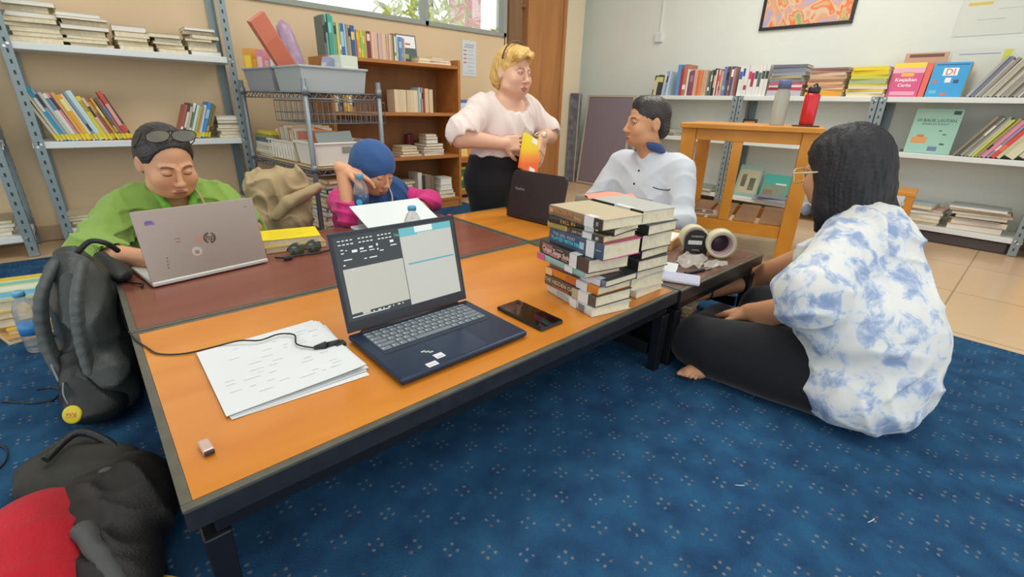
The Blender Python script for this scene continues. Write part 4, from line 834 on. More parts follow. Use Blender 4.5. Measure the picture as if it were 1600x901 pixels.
# power plug and cable
m_cab = mat('black_cable', '#1e1e20', .5)
t = thing('power_cable', 'thin black cable running from the navy laptop across the paper and table', 'cable', (.33, .90, T))
part('plug', MB().tube([(.0, .01, .009), (-.028, .014, .009)], .007, 12).tube([(-.028, .014, .009), (-.052, .02, .009)], [.010, .004], 10), m_cab, t)
P_ = [(-.052, .02, .009), (-.075, .055, .011), (-.065, .10, .012), (-.09, .125, .012), (-.13, .12, .012), (-.165, .142, .0135), (-.21, .165, .004), (-.26, .175, .002), (-.30, .205, .002), (-.315, .25, .002), (-.33, .31, .002), (-.337, .3625, .004)]
def smooth(pts, n=5):
    pts = [Vector(p) for p in pts]; out = []
    for i in range(len(pts)-1):
        p0 = pts[max(i-1, 0)]; p1 = pts[i]; p2 = pts[i+1]; p3 = pts[min(i+2, len(pts)-1)]
        for k in range(n):
            u = k/n; out.append(.5*((2*p1)+(p2-p0)*u+(2*p0-5*p1+4*p2-p3)*u*u+(3*p1-p0-3*p2+p3)*u**3))
    return out+[pts[-1]]
part('wire', MB().tube(smooth(P_), .0018, 6), m_cab, t)
part('adapter_tip', MB().box(-.012, .010, -.002, .018, .002, .011), m_cab, t, .002)

# big book stacks
def big_book(label, D, L, t_, col, top=None, spine=None, lab=None, loc=(0,0,0), rz=0, txt=(), page='page_edges', group='left pile of books', dots=()):
    """flat on the table: spine faces -x, length along y, thickness z"""
    th = thing('book', label, 'book', loc, rz, group); mc = mat('cover_'+(top or col), top or col, .35); ms = mat('cover_'+col, col, .35)
    c = .0016
    part('cover', MB().box(-D/2+.003, D/2, -L/2, L/2, t_-c, t_, 0).box(-D/2+.003, D/2, -L/2, L/2, 0, c, 0), mc, th, .0005)
    sp = MB(); n = 7; pts = []
    for k in range(n+1):
        a = -1+2*k/n; pts.append((-D/2+.003-.0035*math.sqrt(max(0, 1-a*a*.9))+.001, t_/2+a*t_/2))
    poly = pts+[(-D/2+.0035, t_), (-D/2+.0035, 0)]
    vs = [(x, -L/2, z) for x, z in poly]+[(x, L/2, z) for x, z in poly]; m_ = len(poly)
    sp.add(vs, [tuple(range(m_)), tuple(range(m_, 2*m_))[::-1]]+[(i, m_+i, m_+(i+1) % m_, (i+1) % m_) for i in range(m_)], 0)
    spo = part('spine', sp, ms, th)
    part('pages', MB().box(-D/2+.0036, D/2-.004, -L/2+.003, L/2-.003, c, t_-c, 0), mat(page, '#e4d8b8', .8), th)
    xf = -D/2-.0003
    if lab:
        a, b_ = lab
        part('spine_label', MB().box(xf-.0012, xf-.0002, L/2-b_*L, L/2-a*L, .0005, t_-.0005).box(xf+.0, -D/2+.02, L/2-b_*L, L/2-a*L, t_+.0001, t_+.0004), mat('label_paper', '#dcdfdf', .45), th, label='white paper spine label')
    if txt or dots:
        tm = MB(); mm = []
        for (s, size, u, v, colr) in txt:
            m_ = mat('print_'+colr, colr, .4)
            if m_ not in mm: mm.append(m_)
            text_mesh(s, size, frame((xf-.0010, L/2-u*L, v*t_), (0,-1,0), (0,0,1)), tm, mm.index(m_), .0003)
        for (u0, u1, v0, v1, colr) in dots:
            m_ = mat('print_'+colr, colr, .4)
            if m_ not in mm: mm.append(m_)
            tm.box(xf-.0008, xf, L/2-u1*L, L/2-u0*L, v0*t_, v1*t_, mm.index(m_))
        part('spine_print', tm, mm, th)
    return th
lx, ly_ = .965, .742; z = T
Bk = [  # thickness, D, L, colour, top, label-range, dx, dy, rz, label, text, dots
 (.024, .135, .205, '#c8ccc4', '#d0d2c8', (.56, .70), .0, .0, -.22, 'white-grey paperback at the very bottom of the near book pile', (), ((.74,.86,.1,.9,'#70767a'),(.25,.5,.2,.7,'#a8b4b0'))),
 (.030, .135, .205, '#5c5148', '#4a4240', (.70, .88), .0, .005, -.13, 'brown thick paperback lettered THE HIDDEN OAK, second from the bottom of the near pile', (('THE HIDDEN OAK', .016, .33, .62, '#c8b490'),), ((.18,.52,.08,.35,'#8a5048'),(.58,.70,.05,.95,'#b8a890'))),
 (.022, .13, .20, '#d8842c', '#c87828', (.62, .82), .004, .008, -.1, 'orange paperback with a small square tag on its spine end in the near pile', (), ((.0,.13,.05,.95,'#e8c090'),(.42,.62,.1,.8,'#c86a3c'))),
 (.018, .13, .205, '#6a7890', '#303236', (.60, .92), .012, .0, -.06, 'slate-blue paperback with a wide white label under the teal one', (), ((.05,.3,.2,.8,'#7c5c5c'),(.45,.52,.2,.8,'#30485c'))),
 (.017, .13, .20, '#88b8b0', '#a86c70', (.62, .78), -.01, .035, -.16, 'thin teal and pink paperback sticking out leftwards in the near pile', (), ((.0,.17,.0,1.0,'#cc5c88'),)),
 (.036, .14, .215, '#4c403e', '#2c2a2a', (.66, .80), -.005, .025, -.2, 'thick black and dusty pink novel with white script on its spine', (('Cinger Sanga Sadulur', .017, .42, .5, '#e0d0c4'),), ((.10,.45,.12,.42,'#b07880'),(.08,.30,.6,.9,'#a06c70'),(.5,.62,.15,.35,'#8c6468'),(.28,.36,.7,.74,'#c8b0a0'),(.40,.52,.78,.82,'#c8b0a0'))),
 (.042, .14, .205, '#44586e', '#b83c70', (.72, .86), .006, .0, -.12, 'thick blue-grey novel lettered THE GIRL WHO PLAYED WITH FIRE', (('THE GIRL WHO', .0125, .30, .70, '#a8b0bc'), ('PLAYED WITH FIRE', .0135, .345, .42, '#4cd4ec')), ((.02,.07,.45,.62,'#70606c'),(.60,.68,.30,.72,'#b0b8c0'),(.89,.97,.55,.58,'#c8c8cc'))),
 (.016, .13, .20, '#a89c58', '#b8ac74', (.66, .82), .004, .012, -.06, 'thin olive-yellow and dark paperback above the blue-grey novel', (('Jejak Langit', .009, .58, .5, '#b0a8a0'),), ((.38,1.0,.0,1.0,'#443c3c'),(.36,.44,.2,.8,'#c8a880'),(.88,.93,.2,.7,'#d8d4cc'))),
 (.018, .13, .20, '#2c2c28', '#3a3a38', (.58, .72), .006, .006, .1, 'dark thin paperback with gold letters, second from the top of the near pile', (('FALL IN', .014, .32, .5, '#c89c3c'),), ((.74,.78,.3,.6,'#d8d8d0'),)),
 (.026, .145, .205, '#8a735c', '#c8ba98', (.70, .86), .0, .0, -.14, 'tan-spined book with orange letters and a pale cover, topmost of the near pile', (('NAGABUMI', .015, .30, .60, '#c88850'), ('Senja', .012, .58, .45, '#d8a868')), ((.87,1.0,.0,1.0,'#38342f'),(.90,.94,.3,.7,'#e0e0d8'),(.04,.1,.35,.75,'#d89870'))),
]
for (t_, D, L, col, top, lab, dx, dy, rz, label, txt, dots) in Bk:
    big_book(label, D, L, t_, col, top, None, lab, (lx+dx, ly_+dy, z+.0002), rz, txt, dots=dots); z += t_+.0005
# orange patch on the top cover
z_t = z
# extra thick dark book and white-edged books peeking behind the lower half of the near pile
Bk = [(.022, '#e0dccc', '#d8d4c4', None, 0, .0, .1, 'cream book at the bottom of the rear pile', ()),
 (.036, '#d8dcd4', '#c8ccc4', (.5, .7), .0, .0, -.05, 'pale thick book second from the bottom of the rear pile', ()),
 (.022, '#c8ccc8', '#b8bcb8', (.5, .72), .0, -.0, .06, 'grey-white book in the lower middle of the rear pile', ()),
 (.032, '#24262a', '#3a3c3e', (.48, .75), -.004, -.008, .0, 'black-spined book with a grey label, fourth from the bottom of the rear pile', ()),
 (.024, '#3c2c40', '#4a3c48', (.5, .76), .003, .0, .08, 'plum-black thin book in the rear pile', ()),
 (.044, '#201e20', '#2c2c2c', (.42, .74), .006, -.004, .0, 'thick black book with a wide grey label in the upper rear pile', (('novel', .008, .88, .5, '#c8c8c8'),)),
 (.028, '#2a2c30', '#34363a', (.46, .76), .01, -.01, .05, 'black book with a round white mark, second from the top of the rear pile', ()),
 (.036, '#17181c', '#b8bcb4', (.48, .78), .008, .0, -.04, 'black-spined book with a pale cover, topmost of the rear pile', (('Kita', .010, .90, .5, '#c8ccd0'),))]
z = T
for (t_, col, top, lab, dx, dy, rz, label, txt) in Bk:
    big_book(label, .135, .20, t_, col, top, None, lab, (1.145+dx, .755+dy, z+.0002), rz-.12, txt, group='rear pile of books'); z += t_+.0005
big_book('grey hardback lying behind the near pile, its edge under the salmon paper', .15, .21, .024, '#8a8e8c', '#9a9e9a', None, None, (1.30, .93, T+.0002), -.05, group='books behind the piles')
zz_ = T+.0248
for k, (c, nm) in enumerate((('#b0aca0', 'grey-tan'), ('#3c3c40', 'charcoal'), ('#c4beb0', 'stone-coloured'), ('#50545c', 'slate'), ('#aeb2ac', 'ash-grey'), ('#8c8478', 'taupe'))):
    big_book(nm+' book in the hidden pile behind the near pile, level '+ordinal(k), .15, .21, .032, c, c, None, None, (1.30+.004*(k % 2), .93, zz_), -.05+.03*(k % 3), group='books behind the piles'); zz_ += .0325
o = part('cloth', MB().grid(lambda u, v: ((u-.5)*.17, (v-.5)*.10, .012*math.sin(math.pi*u)*math.sin(math.pi*v)+.003*math.sin(9*u+5*v)+.004), 16, 12).grid(lambda u, v: ((.5-u)*.17, (v-.5)*.10, .012*math.sin(math.pi*(1-u))*math.sin(math.pi*v)+.003*math.sin(9*(1-u)+5*v)+.0025), 16, 12), mat('salmon_cloth', '#e89a84', .7)); o.location = (1.29, .93, zz_); o.rotation_euler = (0, 0, -.7)
tag(o, 'salmon-pink sheet lying on top behind the near pile of books', 'paper')

# tape rolls on the dark table
m_tape = mat('cream_tape', '#ddd6b4', .35); m_core = mat('card_core', '#c8a8b0', .6)
def roll(label, x, y, z, rx, rz, w_, ro, ri, card=False, group=None):
    t = thing('tape_roll', label, 'tape', (x, y, z)); t.rotation_euler = (rx, 0, rz)
    part('tape', MB().lathe([(ri+.003, -w_/2), (ro, -w_/2), (ro, w_/2), (ri+.003, w_/2), (ri+.003, -w_/2)], 40), m_tape, t)
    part('core', MB().lathe([(ri, -w_/2), (ri+.0029, -w_/2), (ri+.0029, w_/2), (ri, w_/2), (ri, -w_/2)], 40), m_core, t)
    return t
roll('large cream tape roll standing on edge, in front of the black-wrapped one', 1.665, .700, T+.0512, math.pi/2, -.95, .048, .051, .036)
roll('cream tape roll with a black cardboard wrapper, behind the other roll', 1.655, .80, T+.0505, math.pi/2-.05, -.85, .046, .050, .036)
t = thing('tape_wrapper', 'black cardboard wrapper with a white label on the rear tape roll', 'wrapper', (1.628, .772, T+.0005), -.85)
pl = [(-.042, 0), (.042, 0), (.042, .05)]+[(.042*math.cos(a), .05+.04*math.sin(a)) for a in (.4, .8, 1.2, 1.57, 1.95, 2.35, 2.75)]+[(-.042, .05)]
part('card', MB().prism(pl, -.001, .001, 0, frame((0, 0, 0), (1,0,0), (0,.05,1))), mat('black_card', '#232122', .4), t)
part('label', MB().box(-.03, .02, .035, .05, .0011, .0014, 0, frame((0, 0, 0), (1,0,0), (0,.05,1))), mat('label_paper', '#dcdfdf', .45), t)
tm = MB(); text_mesh('DAIMARU', .010, frame((0, -.0005, .066), (1,0,0), (0,.05,1))@Matrix.Translation((0, 0, .0012)), tm, 0); text_mesh('masking', .008, frame((0, -.0005, .015), (1,0,0), (0,.05,1))@Matrix.Translation((0, 0, .0012)), tm, 0)
part('lettering', tm, mat('print_#b8bcbc', '#b8bcbc', .4), t)
t = thing('disc', 'dark blue-brown disc standing inside the front tape roll', 'disc', (1.678, .715, T+.048)); t.rotation_euler = (math.pi/2, 0, -.95)
part('disc', MB().lathe([(.034, -.002), (.035, 0), (.034, .002)], 30), mat('dark_disc', '#3a2c38', .4), t)
rs = random.Random(4)
def crumple(name, label, cat, x, y, z, rz, w, d, amp, m, seed):
    r_ = random.Random(seed); ph = [r_.uniform(0, 6) for _ in range(6)]
    def f(u, v):
        hgt = amp*(.5+.5*math.sin(7*u+ph[0]+3*math.sin(5*v+ph[1])))*(.5+.5*math.sin(8*v+ph[2]+2*math.sin(6*u+ph[3])))
        return ((u-.5)*w*(1+.12*math.sin(9*v+ph[4])), (v-.5)*d*(1+.12*math.sin(8*u+ph[5])), hgt+.0008)
    mb = MB().grid(f, 20, 16).grid(lambda u, v: tuple(Vector(f(1-u, v))-Vector((0, 0, .0006))), 20, 16)
    o = part(name, mb, m); o.location = (x, y, z); o.rotation_euler = (0, 0, rz); return tag(o, label, cat)
m_film = mat('clear_film', '#e8e6de', .12, alpha=.38, spec=.9)
crumple('plastic_wrap', 'crumpled clear plastic wrap in front of the tape rolls', 'wrapper', 1.535, .735, T, .3, .17, .09, .014, m_film, 1)
crumple('plastic_wrap', 'small torn clear film piece at the table edge by the tape', 'wrapper', 1.56, .665, T, -.2, .10, .05, .010, m_film, 2)
t = thing('phone', 'white phone-like slim case at the edge of the dark table', 'phone', (1.315, .668, T+.0003), .45)
part('body', MB().box(-.038, .038, -.07, .07, 0, .012), mat('white_shell', '#d8d8dc', .3), t, .005, seg=3); part('face', MB().box(-.034, .034, -.066, .066, .0121, .0126), mat('lavender_face', '#c4c8e4', .2), t)
t = thing('envelope', 'white folded paper leaning behind the white slim case', 'paper', (1.37, .745, T+.0005), .4)
part('fold', MB().box(-.03, .05, -.04, .04, 0, .0015).box(-.03, .05, -.04, .04, .0016, .003, 0, Matrix.Rotation(-.2, 4, 'Y')), m_paper, t)
t = thing('knife', 'thin dark paper cutter lying on the dark table', 'cutter', (1.45, .66, T+.0003), -.2)
part('handle', MB().box(-.07, .02, -.007, .007, 0, .008), m_cab, t, .002); part('blade', MB().box(.0201, .06, -.005, .005, .003, .0045), mat('steel_blade', '#b8b8b8', .3, metal=.9), t)
t = thing('wooden_tray', 'pale wooden box with white paper, behind the rear pile of books', 'box', (1.66, .99, T+.0003), .25)
m_pw = wood('pale_box_wood', '#d4a468', '#c49050', .5, (3, 20, 20))
part('box', MB().box(-.10, .10, -.12, .12, 0, .006).box(-.10, .10, -.12, -.112, .0061, .035).box(-.10, .10, .112, .12, .0061, .035).box(-.10, -.092, -.1119, .1119, .0061, .035).box(.092, .10, -.1119, .1119, .0061, .035), m_pw, t)
o = part('sheet', MB().box(-.088, .088, -.108, .108, 0, .02), m_pagew); o.location = (1.66, .99, T+.0068); o.rotation_euler = (0, 0, .25); tag(o, 'thick block of white paper inside the wooden box', 'paper')
# yellow book and glasses on the maroon table
o = thing('book', 'bright yellow thick paperback with blue-grey lines, right of the silver laptop', 'book', (.50, 1.755, T+.0205), -.22)
part('cover', MB().box(-.10, .10, -.072, .072, .0225, .0245).box(-.10, .10, -.072, .072, 0, .0015), mat('cover_yellow_bright', '#f4dc10', .4), o)
part('pages', MB().box(-.097, .099, -.069, .070, .0016, .0224), m_page, o)
mb = MB()
for k in range(5): mb.box(-.07+.01*(k % 2), .02+.03*(k % 3), -.05+.02*k, -.046+.02*k, .0246, .0248)
part('cover_print', mb, mat('print_#c8b838', '#c8b838', .5), o)
o = thing('book', 'tan book lying under the bright yellow paperback', 'book', (.51, 1.75, T+.0003), -.15)
part('cover', MB().box(-.10, .10, -.075, .075, .0185, .0198).box(-.10, .10, -.075, .075, 0, .0015), mat('cover_tan_dull', '#b89860', .5), o); part('pages', MB().box(-.097, .099, -.072, .073, .0016, .0184), m_page, o)
t = thing('sunglasses', 'folded dark glasses lying in front of the yellow book', 'glasses', (.51, 1.625, T+.001), .1)
mb = MB()
for s in (-1, 1):
    mb.lathe([(.022, 0), (.024, .002), (.022, .004)], 20, 0, Matrix.Translation((s*.03, 0, .018))@Euler((1.2, 0, 0)).to_matrix().to_4x4()@Matrix.Scale(1.15, 4, (1,0,0)))
part('lenses', mb, mat('smoky_lens', '#3c4034', .15), t)
part('temples', MB().tube([(-.056, 0, .03), (-.05, .03, .012), (.04, .04, .004)], .002, 6).tube([(.056, 0, .03), (.05, .045, .014), (-.04, .05, .005)], .002, 6), m_cab, t)
t = thing('cable', 'black cable coiled beside the yellow book on the maroon table', 'cable', (.50, 1.60, T+.001))
part('wire', MB().tube(smooth([(-.09, .02, .004), (-.06, -.01, .004), (-.03, .0, .004), (.03, -.012, .004), (.09, .0, .004), (.15, .03, .004)]), .0035, 8), m_cab, t)
part('plug', MB().box(-.075, -.05, -.025, -.008, .0, .011), m_cab, t, .002)
# bottles of water
def water_bottle(label, x, y, h, r_, cap, labcol):
    t = thing('water_bottle', label, 'bottle', (x, y, T+.0003))
    pf = [(r_*.85, 0), (r_, .008)]
    n = 7
    for k in range(n): 
        z0 = .012+(h*.66-.012)*k/n; pf += [(r_, z0), (r_*.94, z0+(h*.66-.012)/n*.5)]
    pf += [(r_, h*.66), (r_*.95, h*.74), (r_*.7, h*.83), (r_*.42, h*.90), (r_*.40, h*.935)]
    part('body', MB().lathe(pf, 28), mat('bottle_plastic', '#eef3f3', .06, trans=.75, alpha=.55), t)
    part('water', MB().lathe([(r_*.82, .002), (r_*.9, .01), (r_*.9, h*.5)], 24), mat('bottle_water', '#c8d8dc', .02, trans=.9, alpha=.6), t)
    part('cap', MB().lathe([(r_*.5, h*.925), (r_*.5, h*.99), (r_*.44, h)], 24), mat('cap_'+cap, cap, .4), t)
    lb = MB().lathe([(r_*1.012, h*.36), (r_*1.012, h*.62)], 28)
    part('label', lb, mat('label_'+labcol, labcol, .35), t)
    M = frame((0, 0, h*.49), (.74, -.67, 0), (0, 0, 1))
    hx = MB().prism([(.014*math.cos(a), .014*math.sin(a)) for a in [i*math.pi/3 for i in range(6)]], r_*1.013, r_*1.013+.001, 0, M); part('label_mark', hx, mat('mark_cyan', '#3aa8dc', .4), t)
    return t
water_bottle('tall plastic water bottle with a dark blue label, by the pink sleeve', .842, 1.872, .215, .031, '#4f9cc4', '#1f3c64')
water_bottle('small clear plastic bottle with a sky-blue cap, behind the navy laptop', .79, 1.37, .175, .029, '#4f9cc4', '#c8d4d8')
# ------------------------------------------------------------------ soft modelling: distance fields meshed by surface nets
f32 = np.float32
def A(p): return np.array(tuple(p), dtype=f32)
def cap(a, b, r1, r2=None):
    a = A(a); b = A(b); r2 = r1 if r2 is None else r2; ba = b-a; q = float(ba@ba)+1e-9
    def f(P):
        h = np.clip(((P-a)@ba)/q, 0, 1); D = P-a-h[:, None]*ba
        return np.sqrt((D*D).sum(1))-(r1+(r2-r1)*h)
    return f
def ell(c, r, Rm=None):
    c = A(c); r = A(r); Q = None if Rm is None else np.array([list(x) for x in Rm.to_3x3()], dtype=f32)
    def f(P):
        D = P-c
        if Q is not None: D = D@Q
        k0 = np.sqrt(((D/r)**2).sum(1)); k1 = np.sqrt(((D/(r*r))**2).sum(1))+1e-6
        return k0*(k0-1)/k1
    return f
def rbox(c, s, r, Rm=None):
    c = A(c); s = A(s)-r; Q = None if Rm is None else np.array([list(x) for x in Rm.to_3x3()], dtype=f32)
    def f(P):
        D = P-c
        if Q is not None: D = D@Q
        q = np.abs(D)-s
        return np.sqrt((np.maximum(q, 0)**2).sum(1))+np.minimum(q.max(1), 0)-r
    return f
def plane(p, n):
    n = A(Vector(n).normalized()); p = A(p)
    return lambda P: (P-p)@n
def smin(a, b, k):
    if k <= 0: return np.minimum(a, b)
    h = np.clip(.5+.5*(b-a)/k, 0, 1); return b+(a-b)*h-k*h*(1-h)
class Sdf:
    def __init__(s): s.ops = []; s.disp = []
    def u(s, f, k=.01): s.ops.append(('u', f, k)); return s
    def cut(s, f, k=.004): s.ops.append(('s', f, k)); return s
    def inter(s, f, k=.004): s.ops.append(('i', f, k)); return s
    def __call__(s, P):
        d = np.full(len(P), 9, f32)
        for o, f, k in s.ops:
            e = f(P)
            d = smin(d, e, k) if o == 'u' else (-smin(-d, e, k) if o == 's' else -smin(-d, -e, k))
        for g in s.disp: d = d+g(P)
        return d
def folds(amp, freq, seed=0, stretch=(1, 1, 1)):
    rs = np.random.RandomState(seed); Ws = rs.normal(size=(5, 3)).astype(f32)*freq*np.array(stretch, f32); ph = rs.uniform(0, 6, 5).astype(f32)
    def g(P):
        w = np.sin(P@(Ws[3]*.6)+ph[3])*1.2; s = 0
        for i in range(3): s = s+np.sin(P@Ws[i]+ph[i]+w)
        return (amp*(np.abs(s/3)-.35)).astype(f32)
    return g
def crease(amp, d, freq, warp=1.5, seed=0, lowf=9, mask=.8):
    rs = np.random.RandomState(seed); d = A(Vector(d).normalized()); W_ = rs.normal(size=(4, 3)).astype(f32)*lowf; ph = rs.uniform(0, 6, 4).astype(f32)
    def g(P):
        a = P@d*freq+warp*(np.sin(P@W_[0]+ph[0])+np.sin(P@W_[1]*1.7+ph[1])); r = (1-np.abs(np.sin(a/2)))**1.6
        m = 1-mask+mask*(.5+.5*np.sin(P@W_[2]*1.3+ph[2]+np.sin(P@W_[3]+ph[3])))
        return (-amp*(r-.3)*m).astype(f32)
    return g
def nets(f, lo, hi, h):
    lo = np.array(lo, f32); n = np.maximum(((np.array(hi)-lo)/h/4).astype(int)+1, 2); N = n*4
    cc = np.stack(np.meshgrid(*[(np.arange(k)*4+1.5)*h for k in n], indexing='ij'), -1).reshape(-1, 3).astype(f32)+lo
    dc = np.concatenate([f(c) for c in np.array_split(cc, max(1, len(cc)//200000))])
    near = (np.abs(dc) < h*4*1.15+.012).reshape(n)
    V = np.repeat(np.repeat(np.repeat(dc.reshape(n), 4, 0), 4, 1), 4, 2).astype(f32)
    mk = np.repeat(np.repeat(np.repeat(near, 4, 0), 4, 1), 4, 2); ix = np.argwhere(mk)
    P = ix.astype(f32)*h+lo
    V[mk] = np.concatenate([f(c) for c in np.array_split(P, max(1, len(P)//200000))])
    S_ = V < 0; c = tuple(slice(0, k-1) for k in N)
    def sh(Q, a, b, d): return Q[a:N[0]-1+a, b:N[1]-1+b, d:N[2]-1+d]
    cnt = np.zeros(N-1, np.int8)
    for a in (0, 1):
        for b in (0, 1):
            for d in (0, 1): cnt += sh(S_, a, b, d)
    act = (cnt > 0) & (cnt < 8); cells = np.argwhere(act); idx = -np.ones(N-1, np.int64); idx[act] = np.arange(len(cells))
    acc = np.zeros((len(cells), 3), f32); w = np.zeros(len(cells), f32); i, j, k = cells.T
    cor = [(a, b, d) for a in (0, 1) for b in (0, 1) for d in (0, 1)]
    for p in cor:
        for ax in range(3):
            if p[ax]: continue
            q = list(p); q[ax] = 1
            v0 = V[i+p[0], j+p[1], k+p[2]]; v1 = V[i+q[0], j+q[1], k+q[2]]; m = (v0 < 0) != (v1 < 0)
            t = np.where(m, v0/(v0-v1+1e-12), 0)
            pos = np.tile(np.array(p, f32), (len(cells), 1)); pos[:, ax] += t
            acc[m] += pos[m]; w[m] += 1
    vert = (cells+acc/w[:, None])*h+lo; F = []
    for ax in range(3):
        o = [(0,0,0),(0,0,0)]; b, d = [(1,2),(2,0),(0,1)][ax]
        sl0 = [slice(0, None)]*3; 
        A0 = S_[tuple(slice(0, N[q]-1) for q in range(3))]; e = [0, 0, 0]; e[ax] = 1
        A1 = S_[e[0]:N[0]-1+e[0], e[1]:N[1]-1+e[1], e[2]:N[2]-1+e[2]]
        m = A0 != A1; m = m.copy(); z = [slice(None)]*3; z[b] = 0; m[tuple(z)] = False; z = [slice(None)]*3; z[d] = 0; m[tuple(z)] = False
        E_ = np.argwhere(m)
        if not len(E_): continue
        ob = np.zeros(3, int); ob[b] = 1; od = np.zeros(3, int); od[d] = 1
        g = lambda c_: idx[c_[:, 0], c_[:, 1], c_[:, 2]]
        q = np.stack([g(E_-ob-od), g(E_-od), g(E_), g(E_-ob)], 1)
        fl = ~A0[tuple(E_.T)]; q[fl] = q[fl][:, ::-1]; F.append(q)
    F = np.concatenate(F) if F else np.zeros((0, 4), int)
    return vert, F[(F >= 0).all(1)]
def sdf_mesh(name, f, boxes, m, origin=(0,0,0), parent=None, paint=None, label=None, smooth_it=0):
    """boxes: [(lo, hi, step)], the first is coarse; finer ones take over inside their own extents"""
    VV = []; FF = []; o = 0
    for bi, (lo, hi, h) in enumerate(boxes):
        v, q = nets(f, lo, hi, h)
        for (l2, h2, s2) in boxes[bi+1:]:
            mg = 1.6*h; ins = ((v > np.array(l2, f32)+mg) & (v < np.array(h2, f32)-mg)).all(1); q = q[~ins[q].all(1)]
        used = np.unique(q); mp = -np.ones(len(v), int); mp[used] = np.arange(len(used)); v = v[used]; q = mp[q]
        VV.append(v); FF.append(q+o); o += len(v)
    v = np.concatenate(VV); q = np.concatenate(FF)
    me = bpy.data.meshes.new(name); me.vertices.add(len(v)); me.vertices.foreach_set('co', (v-np.array(origin, f32)).astype(f32).ravel())
    me.loops.add(len(q)*4); me.loops.foreach_set('vertex_index', q.ravel().astype(np.int32)); me.polygons.add(len(q))
    me.polygons.foreach_set('loop_start', np.arange(0, len(q)*4, 4, dtype=np.int32)); me.polygons.foreach_set('loop_total', np.full(len(q), 4, np.int32))
    me.polygons.foreach_set('use_smooth', np.ones(len(q), bool)); me.update(); me.validate()
    if len(me.vertices) == len(v) and paint is not None:
        c = paint(v); a = me.color_attributes.new('Col', 'FLOAT_COLOR', 'POINT'); a.data.foreach_set('color', np.concatenate([c, np.ones((len(c), 1))], 1).astype(f32).ravel())
    me.materials.append(m); ob = link(name, me, parent)
    if label: ob['label'] = label
    return ob
def skin_mat(name, rough=.5):
    if name in _M: return _M[name]
    m = bpy.data.materials.new(name); m.use_nodes = True; nt = m.node_tree; b = nt.nodes['Principled BSDF']
    a = nt.nodes.new('ShaderNodeVertexColor'); a.layer_name = 'Col'; nt.links.new(a.outputs['Color'], b.inputs['Base Color'])
    b.inputs['Roughness'].default_value = rough; b.inputs['Subsurface Weight'].default_value = .08; b.inputs['Subsurface Radius'].default_value = (.01, .004, .002)
    _M[name] = m; return m
def headM(c, f, upv=(0,0,1)):
    """head frame: y looks along f, z up"""
    y = Vector(f).normalized(); x = y.cross(Vector(upv)).normalized(); z = x.cross(y)
    return Matrix(((x.x,y.x,z.x,c[0]),(x.y,y.y,z.y,c[1]),(x.z,y.z,z.z,c[2]),(0,0,0,1)))
def loc(M):
    Q = np.array([list(r) for r in M.to_3x3()], dtype=f32); t = A(M.translation)
    return lambda P: (P-t)@Q
def head_sdf(s, M, wide=1.0, lids=1.0, jaw=1.0, neck=True, nose=1.0, chin=1.0):
    h = Sdf(); W1 = wide
    h.u(ell((0, -.014, .036), (.074, .092, .082)), .01)
    h.u(ell((0, .018, -.03), (.062*W1, .066, .078)), .03)
    h.u(ell((0, .052, -.072*chin), (.034*jaw*W1, .030, .028)), .03)
    h.u(ell((0, .02, -.066), (.056*jaw*W1, .052, .034)), .025)
    for sgn in (-1, 1):
        h.u(ell((sgn*.034*W1, .058, -.030), (.027*W1, .024, .027)), .022)
        h.u(cap((sgn*.014, .082, .020), (sgn*.044, .070, .020), .0065, .006), .014)
        h.cut(ell((sgn*.030, .098, .003), (.017, .014, .0115)), .014)
        h.u(ell((sgn*.030, .0735, .003), (.0155, .0135, .0125)), .003)
        if lids < .7: h.cut(ell((sgn*.030, .0885, .002), (.0115, .0075, .0042*(1-lids)+.0006)), .0012)
        h.u(ell((sgn*.0105*nose, .094, -.037), (.0075, .010, .0068)), .005)
        h.cut(ell((sgn*.0065*nose, .0985, -.0435), (.0032, .005, .0028)), .002)
        ear = Sdf(); E_ = Euler((0, .0, sgn*.35)).to_matrix()
        h.u(ell((sgn*.077, -.012, -.004), (.006, .017, .030), E_), .006)
        h.cut(ell((sgn*.086, -.008, -.002), (.006, .008, .016), E_), .004)
    h.u(cap((0, .086, .010), (0, .100, -.028), .0065, .0095*nose), .010)
    h.u(ell((0, .1035, -.032), (.0105*nose, .0100, .0085)), .007)
    h.u(ell((0, .088, -.063), (.023, .009, .0055)), .005)
    h.u(ell((0, .086, -.0725), (.019, .010, .0062)), .005)
    h.cut(cap((-.021, .0955, -.0674), (.021, .0955, -.0674), .0016), .003)
    L = loc(M); s.u(lambda P: h(L(P)), .02)
    return s
